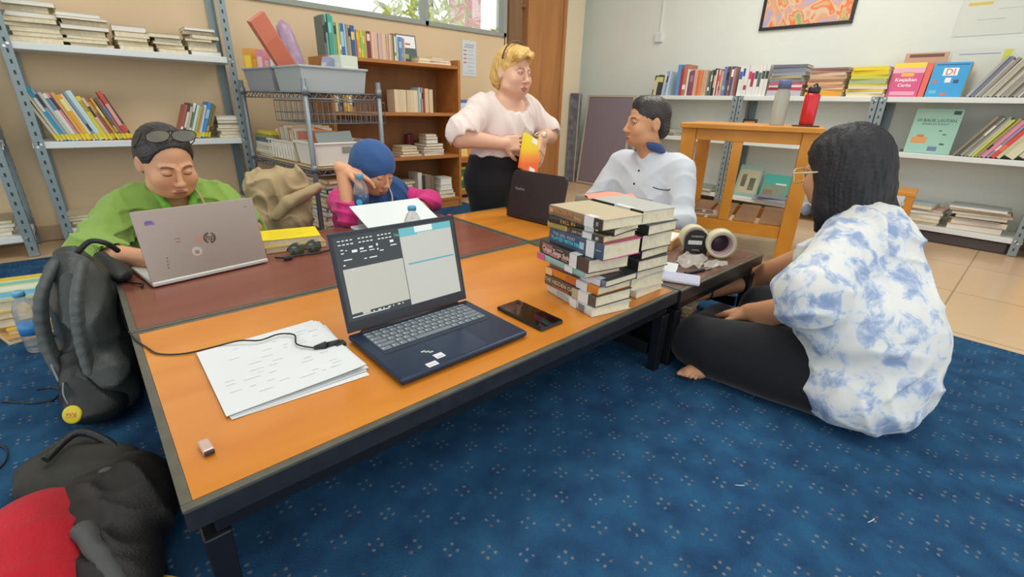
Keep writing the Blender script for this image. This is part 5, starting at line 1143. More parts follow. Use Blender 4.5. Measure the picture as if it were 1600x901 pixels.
def painter(M, base, lip='#a85c4c', brow='#2c211c', blush='#c07858', nail=None, lash=True, lipw=1.0, eyeshade=.75, extra=None):
    L = loc(M); B = np.array(lin(base)); LP = np.array(lin(lip)); BR = np.array(lin(brow)); BL = np.array(lin(blush))
    def sm(x, a, b): t = np.clip((x-a)/(b-a), 0, 1); return t*t*(3-2*t)
    def p(v):
        q = L(v.astype(f32)); c = np.tile(B, (len(v), 1)); x = np.abs(q[:, 0])
        hd = (np.sqrt((q*q).sum(1)) < .16)
        w = hd*(1-sm(np.sqrt((x-.036)**2+(q[:, 2]+.034)**2), .010, .034))*(q[:, 1] > .04)*.35; c += (BL-c)*w[:, None]
        e = np.sqrt((x/.024)**2+((q[:, 2]+.0675)/.0125)**2); w = hd*(1-sm(e, .75, 1.05))*(q[:, 1] > .07)*.85; c += (LP-c)*w[:, None]
        w = hd*(x < .020)*(np.abs(q[:, 2]+.0674) < .0014)*(q[:, 1] > .07)*.6; c += (BR-c)*w[:, None]  # shade in the crease between the lips, painted into the skin colour
        yb = .0235-.0035*((x-.030)/.016)**2; w = hd*(1-sm(np.abs(q[:, 2]-yb), .0020, .0045))*(1-sm(np.abs(x-.030), .014, .019))*(q[:, 1] > .05)*.85; c += (BR-c)*w[:, None]
        if lash:
            yl = -.0035-.003*(1-((x-.030)/.0125)**2)
            w = hd*(1-sm(np.abs(q[:, 2]-yl), .0010, .0028))*(np.abs(x-.030) < .0125)*(q[:, 1] > .06)*.9; c += (BR-c)*w[:, None]
        else:
            w = hd*(1-sm(np.abs(np.sqrt(((x-.030)/.0125)**2+((q[:, 2]-.002)/.0062)**2)-1), .1, .4))*(q[:, 2] > -.002)*(q[:, 1] > .06)*.8; c += (BR-c)*w[:, None]
        if extra: c = extra(v, c)
        return c
    return p
def eyes(M, parent, origin, look=(0,0,0), iris='#2a1a12'):
    for sgn in (-1, 1):
        mb = MB(); n = 14; c = Vector((sgn*.030, .0732, .002)); d = Vector((look[0], 1, look[2])).normalized()
        fr = headM((0,0,0), d)
        pr = []
        for k in range(n+1):
            a = math.pi*k/n; pr.append((max(1e-4, .0122*math.sin(a)), .0122*math.cos(a)))
        pr = pr[::-1]
        base = Matrix.Translation(Vector(M.translation)-Vector(origin))@M.to_3x3().to_4x4()@Matrix.Translation(c)@fr@Euler((-math.pi/2, 0, 0)).to_matrix().to_4x4()
        vs = []; fs = []; mi = []
        for r_, z in pr:
            for k in range(16): vs.append((r_*math.cos(k*math.pi/8), r_*math.sin(k*math.pi/8), z))
        mb.add(vs, [(i*16+k, i*16+(k+1) % 16, (i+1)*16+(k+1) % 16, (i+1)*16+k) for i in range(n) for k in range(16)], 0, base, True)
        for i in range(n):
            if pr[i][1] > .0100:
                for k in range(16): mb.m[i*16+k] = 1
        part('eye', mb, [mat('eye_white', '#d8d0c8', .2), mat('iris', iris, .15)], parent)
def hand_sdf(s, w, d, n, side=1, curls=(.5, .5, .5, .5), thumb=.5, spread=.08, sc=1.0, k=.006):
    """w wrist, d direction of the fingers, n palm normal (palm side), side: +1 thumb towards d x n"""
    d = Vector(d).normalized(); n = Vector(n); n = (n-d*n.dot(d)).normalized(); t = d.cross(n)*side; w = Vector(w)
    Rm = Matrix((t, d, n)).transposed(); h = Sdf()
    P = lambda a, b, c: w+(t*a+d*b+n*c)*sc
    h.u(cap(w-d*.012*sc, P(0, .02, 0), .024*sc, .024*sc), .01)
    h.u(rbox(P(0, .052, .0), (.038*sc, .040*sc, .0125*sc), .011*sc, Rm), .015)
    h.u(ell(P(.022, .035, .010), (.016*sc, .026*sc, .012*sc), Rm), .008)
    for i, (x, L, r_) in enumerate(((.030, .070, .0088), (.010, .078, .0090), (-.010, .073, .0086), (-.029, .058, .0076))):
        cu = curls[i]; p = P(x, .088, 0); a = 0; dirx = (.0-(i-1.3))*spread*-1
        base = (d+t*(-(i-1.3))*spread*1.0).normalized(); q = w.copy(); q = p
        for j, fr in enumerate((.46, .30, .24)):
            a += cu*(.55, .9, .6)[j]; v = base*math.cos(a)+n*math.sin(a); e = q+v*L*fr*sc
            h.u(cap(q, e, r_*sc*(1, .93, .86)[j], r_*sc*(.93, .86, .76)[j]), k*.35 if j == 0 else .002); q = e
    p = P(.026, .022, .004); v = (t*.80+d*.62+n*.25).normalized(); e = p+v*.036*sc; h.u(cap(p, e, .0125*sc, .0108*sc), .006)
    v2 = (v*(1-thumb*.5)+d*.45+n*thumb).normalized(); e2 = e+v2*.030*sc; h.u(cap(e, e2, .0108*sc, .0095*sc), .003)
    v3 = (v2+n*thumb*.5+d*.2).normalized(); h.u(cap(e2, e2+v3*.024*sc, .0095*sc, .0080*sc), .003)
    s.u(h, .012); return s
def cloth_mat(name, col, rough=.85, weave=.25, scale=420, var=.05, sheen=.15, wrinkle=.55, wscale=9):
    if name in _M: return _M[name]
    m = mat(name, col, rough, bump=weave, bscale=scale, var=var, vscale=5, sheen=sheen, spec=.25); nt = m.node_tree; b = nt.nodes['Principled BSDF']
    if wrinkle:
        tc = nt.nodes.new('ShaderNodeTexCoord'); n = nt.nodes.new('ShaderNodeTexNoise'); n.noise_type = 'RIDGED_MULTIFRACTAL'; n.inputs['Scale'].default_value = wscale; n.inputs['Detail'].default_value = 3; n.inputs['Distortion'].default_value = .9
        bp = nt.nodes.new('ShaderNodeBump'); bp.inputs['Strength'].default_value = wrinkle; bp.inputs['Distance'].default_value = .008
        nt.links.new(tc.outputs['Object'], n.inputs['Vector']); nt.links.new(n.outputs['Fac'], bp.inputs['Height'])
        prev = b.inputs['Normal'].links[0].from_node if b.inputs['Normal'].links else None
        if prev: nt.links.new(bp.outputs[0], prev.inputs['Normal'])
        else: nt.links.new(bp.outputs[0], b.inputs['Normal'])
    return m
m_skin = skin_mat('skin')
def bx(c, r, h): 
    c = np.array(tuple(c)); r = np.array(r if hasattr(r, '__len__') else (r,)*3); return (tuple(c-r), tuple(c+r), h)
# ------------------------------------------------------------------ people
V3 = Vector
# ===== woman in green, seated on the floor behind the silver laptop
O = V3((.24, 2.2, 0))
P1 = thing('person', 'person in a green tunic with sunglasses on the head, seated behind the silver laptop', 'person', O)
HM = headM((.218, 2.005, .553), (.20, -1, -.36))
s = Sdf()
s.u(ell((.23, 2.15, .30), (.155, .11, .20)), .01).u(ell((.24, 2.22, .10), (.17, .15, .10)), .06)
s.u(cap((.225, 2.06, .47), (.228, 2.11, .38), .048, .060), .03)
s.u(cap((.11, 2.13, .405), (.34, 2.14, .40), .050), .05)
lw = V3((.105, 1.705, .303)); rw = V3((.33, 1.735, .303))
for a, b, c in (((.06, 2.11, .39), (-.035, 1.90, .305), lw), ((.385, 2.13, .39), (.42, 1.95, .305), rw)):
    s.u(cap(a, b, .046, .040), .04).u(cap(b, c, .039, .026), .02)
for k_ in (-1, 1): s.u(cap((.24+.10*k_, 2.18, .09), (.24+.30*k_, 1.98, .075), .085, .06), .04).u(cap((.24+.30*k_, 1.98, .07), (.24-.04*k_, 1.93, .055), .055, .045), .02)
head_sdf(s, HM, wide=1.10, lids=1.0, jaw=1.15)
hand_sdf(s, lw, (.35, -.6, -.02), (0, -.1, -1), side=-1, curls=(.35, .4, .45, .5), thumb=.3)
hand_sdf(s, rw, (-.35, -.6, -.02), (0, -.1, -1), side=1, curls=(.35, .4, .45, .5), thumb=.3)
body1 = sdf_mesh('body', s, [((-.16, 1.84, .0), (.62, 2.36, .50), .009), ((-.12, 1.66, .24), (.55, 1.95, .36), .004), bx((.226, 2.0, .555), (.12, .135, .165), .0028)], m_skin, O, P1, painter(HM, '#d8a07a', '#a86050', '#3a2a22', '#d08c68', lash=True))
lm = np.array
def face_cut(h, c=(0, .075, -.03), r=(.062, .07, .095), k=.006): h.cut(ell(c, r), k)
# hair, pulled back
h = Sdf(); h.u(ell((0, -.018, .040), (.081, .100, .088)), .01).u(ell((0, -.06, -.01), (.070, .065, .075)), .03).u(ell((0, -.115, .03), (.045, .04, .045)), .02)
h.cut(ell((0, .095, -.022), (.092, .085, .112)), .006); h.cut(ell((0, .03, -.09), (.09, .09, .08)), .006)
h.disp.append(lambda P: .0007*np.sin(P[:, 0]*420+6*np.sin(P[:, 1]*25)))
L = loc(HM); hs = Sdf().u(lambda P: h(L(P)), 0)
m_hair = mat('black_hair', '#2b2524', .38, bump=.6, bscale=140, var=.3, vscale=30)
sdf_mesh('hair', hs, [bx((.226, 2.03, .56), (.12, .15, .14), .0032)], m_hair, O, P1)
# sunglasses resting on the head
g = thing('sunglasses', 'sunglasses with grey lenses pushed up on the hair of the woman in green', 'glasses', O)
def onhead(M, lensM, n=20):
    pass
mbf = MB(); mbl = MB(); GM = Matrix.Translation(-O)@HM
for sg in (-1, 1):
    c = V3((sg*.037, .056, .121)); Mx = GM@Matrix.Translation(c)@Euler((-.18, 0, sg*.10)).to_matrix().to_4x4()
    sh_ = [(.035*math.cos(a)*(1 if abs(math.cos(a)) < .9 else .96), .021*math.sin(a)*(1.12 if math.sin(a) < 0 else .9)) for a in [i*2*math.pi/24 for i in range(24)]]
    Mz = Mx@Euler((math.pi/2, 0, 0)).to_matrix().to_4x4()
    mbl.prism(sh_, -.0008, .0008, 0, Mz)
    mbf.tube([Mz@V3((x*1.03, y*1.03, 0)) for x, y in sh_]+[Mz@V3((sh_[0][0]*1.03, sh_[0][1]*1.03, 0))], .0015, 6, caps=False)
    mbf.tube([GM@V3((sg*.073, .040, .126)), GM@V3((sg*.082, .02, .085)), GM@V3((sg*.083, -.02, .05))], .0017, 6)
mbf.tube([GM@V3((-.008, .052, .132)), GM@V3((0, .054, .136)), GM@V3((.008, .052, .132))], .002, 6)
part('frame', mbf, mat('silver_black_frame', '#34302e', .25, metal=.5), g); part('lenses', mbl, mat('grey_lens', '#98a09c', .12, alpha=.8, spec=.8), g)
# tunic
t = Sdf(); t.u(ell((.23, 2.15, .28), (.195, .145, .21)), .02).u(ell((.24, 2.2, .10), (.215, .20, .10)), .08)
t.u(cap((.105, 2.12, .400), (.35, 2.135, .395), .060), .06).u(cap((.228, 2.09, .43), (.228, 2.12, .38), .070, .085), .03)
t.u(cap((.065, 2.11, .385), (-.035, 1.91, .305), .064, .062), .05).u(cap((-.035, 1.91, .305), (.005, 1.84, .305), .060, .050), .02)
t.u(cap((.385, 2.13, .38), (.42, 1.95, .305), .062, .058), .05).u(cap((.42, 1.95, .305), (.40, 1.87, .305), .056, .048), .02)
t.disp.append(folds(.007, 26, 3, (1, 1, .8))); t.disp.append(crease(.014, (.5, -.3, 1), 95, 2.2, 4)); t.disp.append(crease(.012, (1, .2, -.35), 80, 2.4, 6))
t.cut(ell((.226, 2.045, .47), (.060, .075, .075)), .008)                       # neck opening
t.cut(cap((.226, 2.03, .43), (.24, 1.985, .335), .034, .006), .008)               # V of the neckline
t.cut(cap((-.02, 1.87, .305), (.05, 1.78, .305), .040, .046), .004).cut(cap((.455, 1.89, .305), (.40, 1.80, .305), .038, .044), .004)
t.cut(plane((0, 0, .004), (0, 0, 1)), .0) if False else None
m_green = cloth_mat('green_cotton', '#84a44c', var=.12)
sdf_mesh('tunic', t, [((-.16, 1.8, .004), (.64, 2.42, .53), .0055)], m_green, O, P1, label='bright green long-sleeved tunic')
tr = Sdf()      # placket and collar, brighter green
for sg, e in ((-1, (.205, 1.985, .33)), (1, (.265, 1.985, .33))): tr.u(cap((.226+sg*.062, 2.055, .475), (.226+sg*.040, 1.995, .41), .012, .012), .008).u(cap((.226+sg*.040, 1.995, .41), e, .012, .014), .01)
tr.disp.append(folds(.003, 90, 5))
sdf_mesh('collar_trim', tr, [((.12, 1.93, .29), (.34, 2.10, .51), .004)], cloth_mat('bright_green_lace', '#74b43c', weave=.9, scale=160), O, P1)
part('lanyard', MB().tube([V3(p)-O for p in smooth([(.275, 2.03, .475), (.292, 1.985, .43), (.30, 1.975, .38), (.31, 1.99, .32)])], .004, 6), cloth_mat('tan_cord', '#b9a878'), P1)
tr = Sdf()
for k_ in (-1, 1): tr.u(cap((.24+.10*k_, 2.18, .10), (.24+.31*k_, 1.97, .085), .100, .074), .04).u(cap((.24+.31*k_, 1.97, .078), (.24-.02*k_, 1.92, .065), .068, .055), .02)
sdf_mesh('trousers', tr, [((-.2, 1.82, .004), (.68, 2.36, .21), .009)], cloth_mat('dark_trousers', '#26262a'), O, P1)

# ===== woman with the blue headscarf
O = V3((1.0, 2.2, 0))
P2 = thing('person', 'person in a blue headscarf and pink sleeves, bent over the white laptop', 'person', O)
HM = headM((.972, 2.01, .484), (.32, -1, -.45))
s = Sdf()
s.u(ell((1.0, 2.17, .24), (.14, .10, .17)), .01).u(ell((1.0, 2.24, .09), (.16, .14, .09)), .06)
s.u(cap((.985, 2.07, .41), (.99, 2.12, .33), .045, .055), .03).u(cap((.87, 2.13, .345), (1.14, 2.13, .335), .048), .04)
e1 = V3((.805, 1.905, .298)); w1 = V3((.800, 1.945, .498)); e2 = V3((1.25, 1.98, .300)); w2 = V3((1.17, 1.94, .306))
s.u(cap((.85, 2.11, .34), e1, .042, .036), .03).u(cap(e1, w1, .036, .024), .015)
s.u(cap((1.16, 2.12, .335), e2, .042, .036), .03).u(cap(e2, w2, .034, .026), .015)
for k_ in (-1, 1): s.u(cap((1.0+.09*k_, 2.22, .08), (1.0+.27*k_, 2.03, .07), .075, .055), .04).u(cap((1.0+.27*k_, 2.03, .07), (1.0-.04*k_, 1.99, .05), .05, .042), .02)
head_sdf(s, HM, wide=1.0, lids=1.0)
hand_sdf(s, w1+V3((.004, 0, .008)), (.72, -.12, -.30), (-.1, .25, -1), side=-1, curls=(.35, .42, .5, .7), thumb=.35, sc=.95, spread=.05)
hand_sdf(s, w2, (-.8, -.3, -.02), (0, 0, -1), side=1, curls=(.3, .35, .4, .4), thumb=.3, sc=.92)
sdf_mesh('body', s, [((.66, 1.86, .0), (1.36, 2.36, .53), .009), ((.75, 1.87, .26), (.97, 1.999, .56), .0035), ((1.04, 1.84, .27), (1.24, 2.0, .34), .004), bx((.98, 1.995, .47), (.11, .125, .145), .0028)], m_skin, O, P2, painter(HM, '#dca27c', '#b06454', '#3a2a22', '#d08c6c'))
h = Sdf()       # headscarf
h.u(ell((0, -.012, .034), (.088, .108, .092)), .01).u(ell((0, -.030, -.05), (.086, .085, .095)), .04)
L = loc(HM); hs = Sdf()
hs.u(lambda P: h(L(P)), 0)
hs.u(ell((.995, 2.12, .36), (.105, .085, .10)), .06).u(cap((.90, 2.11, .37), (1.12, 2.11, .365), .062), .05).u(ell((.99, 2.045, .30), (.085, .045, .11)), .04)
hs.u(ell((1.10, 2.06, .33), (.06, .06, .09)), .04)
hs.disp.append(folds(.004, 30, 8, (1, 1, .5))); hs.disp.append(lambda P: crease(.010, (.8, .3, .4), 110, 2.0, 9)(P)*np.clip((.46-P[:, 2])*12, 0, 1))
fc = Sdf().u(ell((0, .085, -.040), (.058, .075, .068)), 0).u(ell((0, .09, -.06), (.050, .06, .055)), .03); hs.cut(lambda P: fc(L(P)), .006)
hs.cut(cap((.985, 2.0, .405), (.99, 1.975, .36), .03), .01) if False else None
sdf_mesh('headscarf', hs, [((.82, 1.85, .16), (1.24, 2.26, .62), .0042)], cloth_mat('denim_blue_scarf', '#35588c', var=.08), O, P2, label='denim-blue headscarf draped over the shoulders')
t = Sdf(); t.u(ell((1.0, 2.17, .23), (.17, .125, .18)), .02).u(ell((1.0, 2.22, .09), (.20, .18, .09)), .06)
t.u(cap((.87, 2.13, .335), (1.13, 2.13, .325), .056), .05)
t.u(cap((.85, 2.11, .33), e1+V3((0, .01, .012)), .056, .050), .04).u(cap(e1+V3((0, .01, .012)), e1.lerp(w1, .30)+V3((0, .0, 0)), .054, .050), .01)
t.u(cap((1.15, 2.12, .325), e2+V3((0, 0, .012)), .056, .050), .04).u(cap(e2+V3((0, 0, .015)), e2.lerp(w2, .75)+V3((0, 0, .012)), .052, .042), .02)
t.disp.append(folds(.005, 32, 14)); t.disp.append(crease(.010, (.4, .2, 1), 120, 2.2, 15)); t.disp.append(crease(.007, (1, 0, -.4), 90, 2.2, 16))
t.cut(cap(e1.lerp(w1, .42), w1, .046, .05), .004).cut(cap(e2.lerp(w2, .8), w2+V3((-.03, -.01, 0)), .034, .04), .004)
t.cut(ell((.985, 2.06, .44), (.07, .08, .07)), .006)
sdf_mesh('top', t, [((.68, 1.83, .004), (1.40, 2.42, .43), .0055)], cloth_mat('hot_pink_jersey', '#dc3c86', var=.06), O, P2, label='hot pink long-sleeved top')
part('lanyard', MB().tube([V3(p)-O for p in smooth([(1.045, 2.02, .40), (1.048, 1.995, .36), (1.04, 1.985, .32), (1.03, 1.985, .28)])], .004, 6), cloth_mat('white_cord', '#d8d4dc'), P2)
tr = Sdf()
for k_ in (-1, 1): tr.u(cap((1.0+.09*k_, 2.22, .09), (1.0+.28*k_, 2.02, .08), .090, .066), .04).u(cap((1.0+.28*k_, 2.02, .075), (1.0-.02*k_, 1.99, .06), .06, .05), .02)
sdf_mesh('trousers', tr, [((.6, 1.9, .004), (1.42, 2.42, .2), .010)], cloth_mat('dark_trousers', '#26262a'), O, P2)

# ===== blonde woman kneeling upright
O = V3((1.70, 1.98, 0))
P3 = thing('person', 'person with short blond hair, cream blouse and black skirt, holding an orange book', 'person', O)
HM = headM((1.712, 1.905, .916), (.06, -1, -.06), (.05, 0, 1))
s = Sdf()
s.u(ell((1.70, 1.96, .66), (.155, .115, .155)), .01).u(ell((1.69, 1.97, .52), (.160, .125, .10)), .05).u(ell((1.69, 1.99, .40), (.175, .14, .12)), .05)
s.u(cap((1.71, 1.905, .845), (1.70, 1.94, .77), .056, .060), .03).u(cap((1.56, 1.95, .748), (1.84, 1.95, .748), .046), .05)
for k_ in (-1, 1): s.u(cap((1.70+.09*k_, 1.97, .40), (1.70+.10*k_, 1.95, .09), .095, .065), .03).u(cap((1.70+.10*k_, 1.95, .07), (1.70+.09*k_, 2.33, .05), .05, .035), .01)
rs_, re, rw_ = V3((1.515, 1.94, .725)), V3((1.405, 1.93, .615)), V3((1.575, 1.82, .590))
ls_, le, lw_ = V3((1.885, 1.95, .725)), V3((1.995, 1.91, .615)), V3((1.838, 1.80, .612))
for a, b, c in ((rs_, re, rw_), (ls_, le, lw_)): s.u(cap(a, b, .044, .048), .03).u(cap(b, c, .049, .029), .02)
head_sdf(s, HM, wide=1.13, lids=.25, jaw=1.2, nose=.95)
hand_sdf(s, rw_, (.8, -.25, .02), (.0, 1, -.25), side=-1, curls=(.5, .6, .7, .8), thumb=.4)
hand_sdf(s, lw_, (-.42, -.30, -.85), (-.3, .9, -.1), side=1, curls=(.35, .4, .45, .5), thumb=.35)
def band(v, c): return c
sdf_mesh('body', s, [((1.32, 1.76, .0), (2.08, 2.40, .87), .009), ((1.55, 1.70, .46), (1.86, 1.86, .65), .0036), bx((1.712, 1.895, .915), (.12, .125, .145), .0028)], m_skin, O, P3, painter(HM, '#dcac90', '#b4605c', '#8a6a50', '#dc9484', lash=False))
eyes(HM, P3, O, (-.30, 1, -.10))
h = Sdf(); h.u(ell((0, -.020, .043), (.086, .100, .088)), .01).u(ell((0, .055, .085), (.064, .042, .033)), .03).u(ell((.03, .075, .075), (.045, .03, .025)), .02).u(ell((0, -.07, -.02), (.075, .055, .065)), .03)
h.cut(ell((0, .105, -.012), (.078, .078, .088)), .006).cut(ell((0, .03, -.09), (.10, .09, .078)), .006)
h.disp.append(lambda P: .0035*np.sin(P[:, 0]*110+P[:, 2]*70+5*np.sin(P[:, 1]*30))*np.clip(P[:, 2]*14, .3, 1))
h.disp.append(lambda P: .0015*np.sin(P[:, 0]*400+P[:, 1]*200))
L = loc(HM); hs = Sdf().u(lambda P: h(L(P)), 0)
sdf_mesh('hair', hs, [bx((1.712, 1.92, .945), (.13, .14, .13), .003)], mat('blond_hair', '#d8b064', .45, bump=.6, bscale=150, var=.25, vscale=40), O, P3)
pts = [V3((-.085*math.cos(a)*1.08, .01+.0*a, .055+.088*math.sin(a))) for a in [math.pi*i/14 for i in range(15)]]
part('hair_band', MB().tube([Matrix.Translation(-O)@HM@p for p in pts], .0045, 8), mat('dark_band', '#5c4434', .5), P3)
t = Sdf(); t.u(ell((1.70, 1.955, .66), (.178, .138, .165)), .02).u(ell((1.69, 1.965, .53), (.172, .140, .075)), .05)
t.u(cap((1.55, 1.95, .757), (1.85, 1.95, .757), .066), .06)
t.u(cap(rs_, (1.415, 1.935, .640), .060, .082), .05).u(cap(ls_, (1.985, 1.920, .640), .060, .080), .05)
t.disp.append(folds(.005, 34, 21, (1.6, 1.2, .35))); t.disp.append(crease(.009, (1, .35, .12), 150, 1.6, 22)); t.disp.append(crease(.007, (1, -.3, .5), 90, 2.0, 23))
t.cut(ell((1.705, 1.88, .81), (.105, .125, .082)), .008)
t.cut(ell((1.415, 1.86, .575), (.085, .12, .075)), .008).cut(ell((1.985, 1.85, .575), (.080, .12, .075)), .008)
t.cut(plane((0, 0, .525), (0, 0, 1)), .0) if False else t.inter(lambda P: .520-P[:, 2], .01)
sdf_mesh('blouse', t, [((1.28, 1.74, .5), (2.12, 2.16, .87), .0055)], cloth_mat('cream_blouse', '#e4d4cc', var=.04), O, P3, label='loose cream blouse with wide sleeves')
k_ = Sdf(); k_.u(ell((1.69, 1.97, .50), (.176, .145, .06)), .01).u(ell((1.69, 1.985, .40), (.198, .165, .13)), .05).u(cap((1.61, 1.965, .34), (1.60, 1.95, .09), .115, .085), .05).u(cap((1.77, 1.965, .34), (1.78, 1.95, .09), .115, .085), .05)
k_.u(cap((1.60, 2.0, .10), (1.60, 2.28, .085), .09, .07), .05).u(cap((1.78, 2.0, .10), (1.78, 2.28, .085), .09, .07), .05)
k_.disp.append(folds(.006, 22, 30, (1, 1, .3)))
k_.inter(lambda P: P[:, 2]-.532, .006)
sdf_mesh('skirt', k_, [((1.44, 1.8, .004), (1.96, 2.4, .56), .007)], cloth_mat('black_skirt', '#1b1c20', weave=.15), O, P3, label='long black skirt')
part('watch', MB().tube([lw_+V3((-.004, .012, .020))-O+V3((.0, 0, 0))+Matrix.Rotation(0, 3, 'Z')@V3((.030*math.cos(a), .030*math.sin(a), .012*math.cos(a))) for a in [2*math.pi*i/18 for i in range(19)]], .0045, 6, caps=False).lathe([(.013, 0), (.015, .003), (.013, .007)], 20, 0, Matrix.Translation(lw_+V3((-.012, -.022, .016))-O)@Euler((1.2, 0, -.3)).to_matrix().to_4x4()), mat('pale_gold_watch', '#d8c8b4', .25, metal=.5), P3)
b = thing('book', 'orange and yellow paperback held in front of the black skirt', 'book', (1.715, 1.762, .535))
BM = (Euler((-.28, .42, -.05))).to_matrix().to_4x4(); 
part('cover', MB().box(-.062, .062, -.0085, -.007, -.092, .092, 0, BM).box(-.062, .062, .007, .0085, -.092, .092, 0, BM).box(-.064, -.0625, -.0085, .0085, -.092, .092, 0, BM), [ (lambda: (lambda m: m)(mat('cover_orange_red', '#ee7c38', .35)))() ], b)
nt = _M['cover_orange_red'].node_tree; bb = nt.nodes['Principled BSDF']; tc = nt.nodes.new('ShaderNodeTexCoord'); sp = nt.nodes.new('ShaderNodeSeparateXYZ'); cr = nt.nodes.new('ShaderNodeValToRGB')
nt.links.new(tc.outputs['Generated'], sp.inputs[0]); nt.links.new(sp.outputs[2], cr.inputs[0]); nt.links.new(cr.outputs[0], bb.inputs['Base Color'])
for i, (p, c) in enumerate(((.3, '#ee6c38'), (.5, '#f4a040'), (.62, '#f0cc30'), (.92, '#ecd83c'))):
    e = cr.color_ramp.elements[i] if i < 2 else cr.color_ramp.elements.new(p)
    e.position = p; e.color = (*lin(c), 1)
part('pages', MB().box(-.0615, .060, -.0069, .0069, -.090, .090, 0, BM), m_page, b)
part('cover_print', MB().box(.0, .04, -.0092, -.0086, -.085, -.065, 0, BM).box(-.01, .03, -.0092, -.0086, .06, .085, 0, BM), mat('print_#f2ece4', '#f2ece4', .4), b)

# ===== man in the white shirt
O = V3((2.08, 1.27, 0))
P4 = thing('person', 'person in a white shirt with a navy collar, seated and looking left', 'person', O)
HM = headM((2.0, 1.285, .706), (-.84, .54, .0))
s = Sdf()
s.u(ell((2.07, 1.27, .33), (.11, .155, .20)), .01).u(ell((2.12, 1.27, .10), (.15, .17, .10)), .05)
s.u(cap((2.008, 1.272, .64), (2.035, 1.27, .55), .050, .058), .03).u(cap((2.06, 1.14, .475), (2.06, 1.41, .47), .048), .05)
for a, b_, c in (((2.05, 1.095, .465), (1.99, 1.04, .30), (1.80, 1.16, .30)), ((2.05, 1.45, .465), (1.95, 1.50, .31), (1.80, 1.40, .30))): s.u(cap(a, b_, .048, .040), .03).u(cap(b_, c, .038, .026), .02)
for k_ in (-1, 1): s.u(cap((2.10, 1.27+.09*k_, .09), (1.93, 1.27+.27*k_, .075), .08, .06), .04).u(cap((1.93, 1.27+.27*k_, .07), (1.90, 1.27-.04*k_, .05), .052, .042), .02)
head_sdf(s, HM, wide=.98, lids=.3, jaw=1.05, nose=1.08)
hand_sdf(s, (1.80, 1.16, .30), (-.8, .4, -.05), (0, 0, -1), side=-1, curls=(.4, .5, .5, .5), thumb=.3)
hand_sdf(s, (1.80, 1.40, .30), (-.8, -.4, -.05), (0, 0, -1), side=1, curls=(.4, .5, .5, .5), thumb=.3)
sdf_mesh('body', s, [((1.82, .92, .0), (2.32, 1.66, .62), .010), ((1.68, 1.08, .26), (1.86, 1.48, .34), .005), bx((1.99, 1.29, .69), (.13, .13, .16), .0028)], m_skin, O, P4, painter(HM, '#cc946c', '#a86c5c', '#2c201a', '#c88664', lash=False))
eyes(HM, P4, O, (.0, 1, 0))
h = Sdf(); h.u(ell((0, -.0155, .0395), (.0765, .0935, .083)), .01).u(ell((0, .038, .088), (.048, .034, .024)), .03).u(ell((0, -.062, -.02), (.062, .046, .055)), .02)
h.cut(ell((0, .112, .0), (.11, .062, .080)), .006).cut(ell((0, .050, -.055), (.12, .068, .062)), .006).cut(ell((0, .0, -.055), (.12, .030, .048)), .006).cut(ell((0, -.02, -.115), (.1, .12, .05)), .006)
h.disp.append(lambda P: .0012*np.sin(P[:, 0]*500+P[:, 1]*300)*np.sin(P[:, 2]*450))
L = loc(HM); hs = Sdf().u(lambda P: h(L(P)), 0)
sdf_mesh('hair', hs, [bx((2.01, 1.275, .735), (.13, .13, .12), .003)], m_hair, O, P4)
t = Sdf(); t.u(ell((2.07, 1.27, .33), (.140, .185, .21)), .02).u(ell((2.11, 1.27, .12), (.16, .19, .10)), .05)
t.u(ell((2.07, 1.27, .42), (.115, .17, .13)), .04).u(cap((2.06, 1.14, .520), (2.06, 1.41, .515), .062), .06).u(cap((2.03, 1.27, .565), (2.05, 1.27, .53), .058, .07), .03)
t.u(cap((2.05, 1.095, .500), (1.99, 1.04, .30), .060, .056), .04).u(cap((1.98, 1.02, .30), (1.86, 1.115, .30), .060, .046), .02)
t.u(cap((2.05, 1.45, .500), (1.95, 1.50, .31), .060, .056), .04).u(cap((1.95, 1.52, .31), (1.86, 1.45, .30), .058, .046), .02)
t.disp.append(folds(.004, 26, 41, (1, 1, .8))); t.disp.append(crease(.006, (.1, 1, .45), 75, 2.4, 42)); t.disp.append(crease(.006, (.2, .5, -1), 70, 2.4, 43))
t.cut(ell((2.000, 1.27, .645), (.066, .062, .080)), .006).cut(cap((1.975, 1.27, .59), (1.925, 1.275, .51), .032, .008), .006)
t.cut(cap((1.87, 1.11, .30), (1.80, 1.16, .30), .040, .046), .003).cut(cap((1.87, 1.46, .30), (1.80, 1.40, .30), .040, .046), .003)
t.inter(lambda P: .09-P[:, 2], .005)
sdf_mesh('shirt', t, [((1.76, .9, .08), (2.34, 1.68, .63), .0055)], cloth_mat('white_shirt', '#ccd2d8', var=.03), O, P4, label='pale grey-white long-sleeved shirt')
def collar(): return Sdf().u(ell((2.022, 1.272, .590), (.084, .080, .040), Euler((0, .45, 0)).to_matrix()), 0).cut(ell((2.010, 1.272, .612), (.062, .058, .075)), .006).cut(ell((1.955, 1.273, .575), (.06, .030, .09)), .008).cut(ell((2.03, 1.272, .560), (.078, .076, .030), Euler((0, .45, 0)).to_matrix()), .003)
cl = collar(); cl.inter(lambda P: P[:, 1]-1.262, .002)
sdf_mesh('collar_flap', cl, [((1.90, 1.16, .47), (2.14, 1.27, .67), .0032)], cloth_mat('navy_collar', '#3a4c7c'), O, P4, label='navy collar flap')
cl = collar(); cl.inter(lambda P: 1.264-P[:, 1], .002)
sdf_mesh('collar_flap', cl, [((1.90, 1.255, .47), (2.14, 1.38, .67), .0032)], _M['white_shirt'], O, P4)
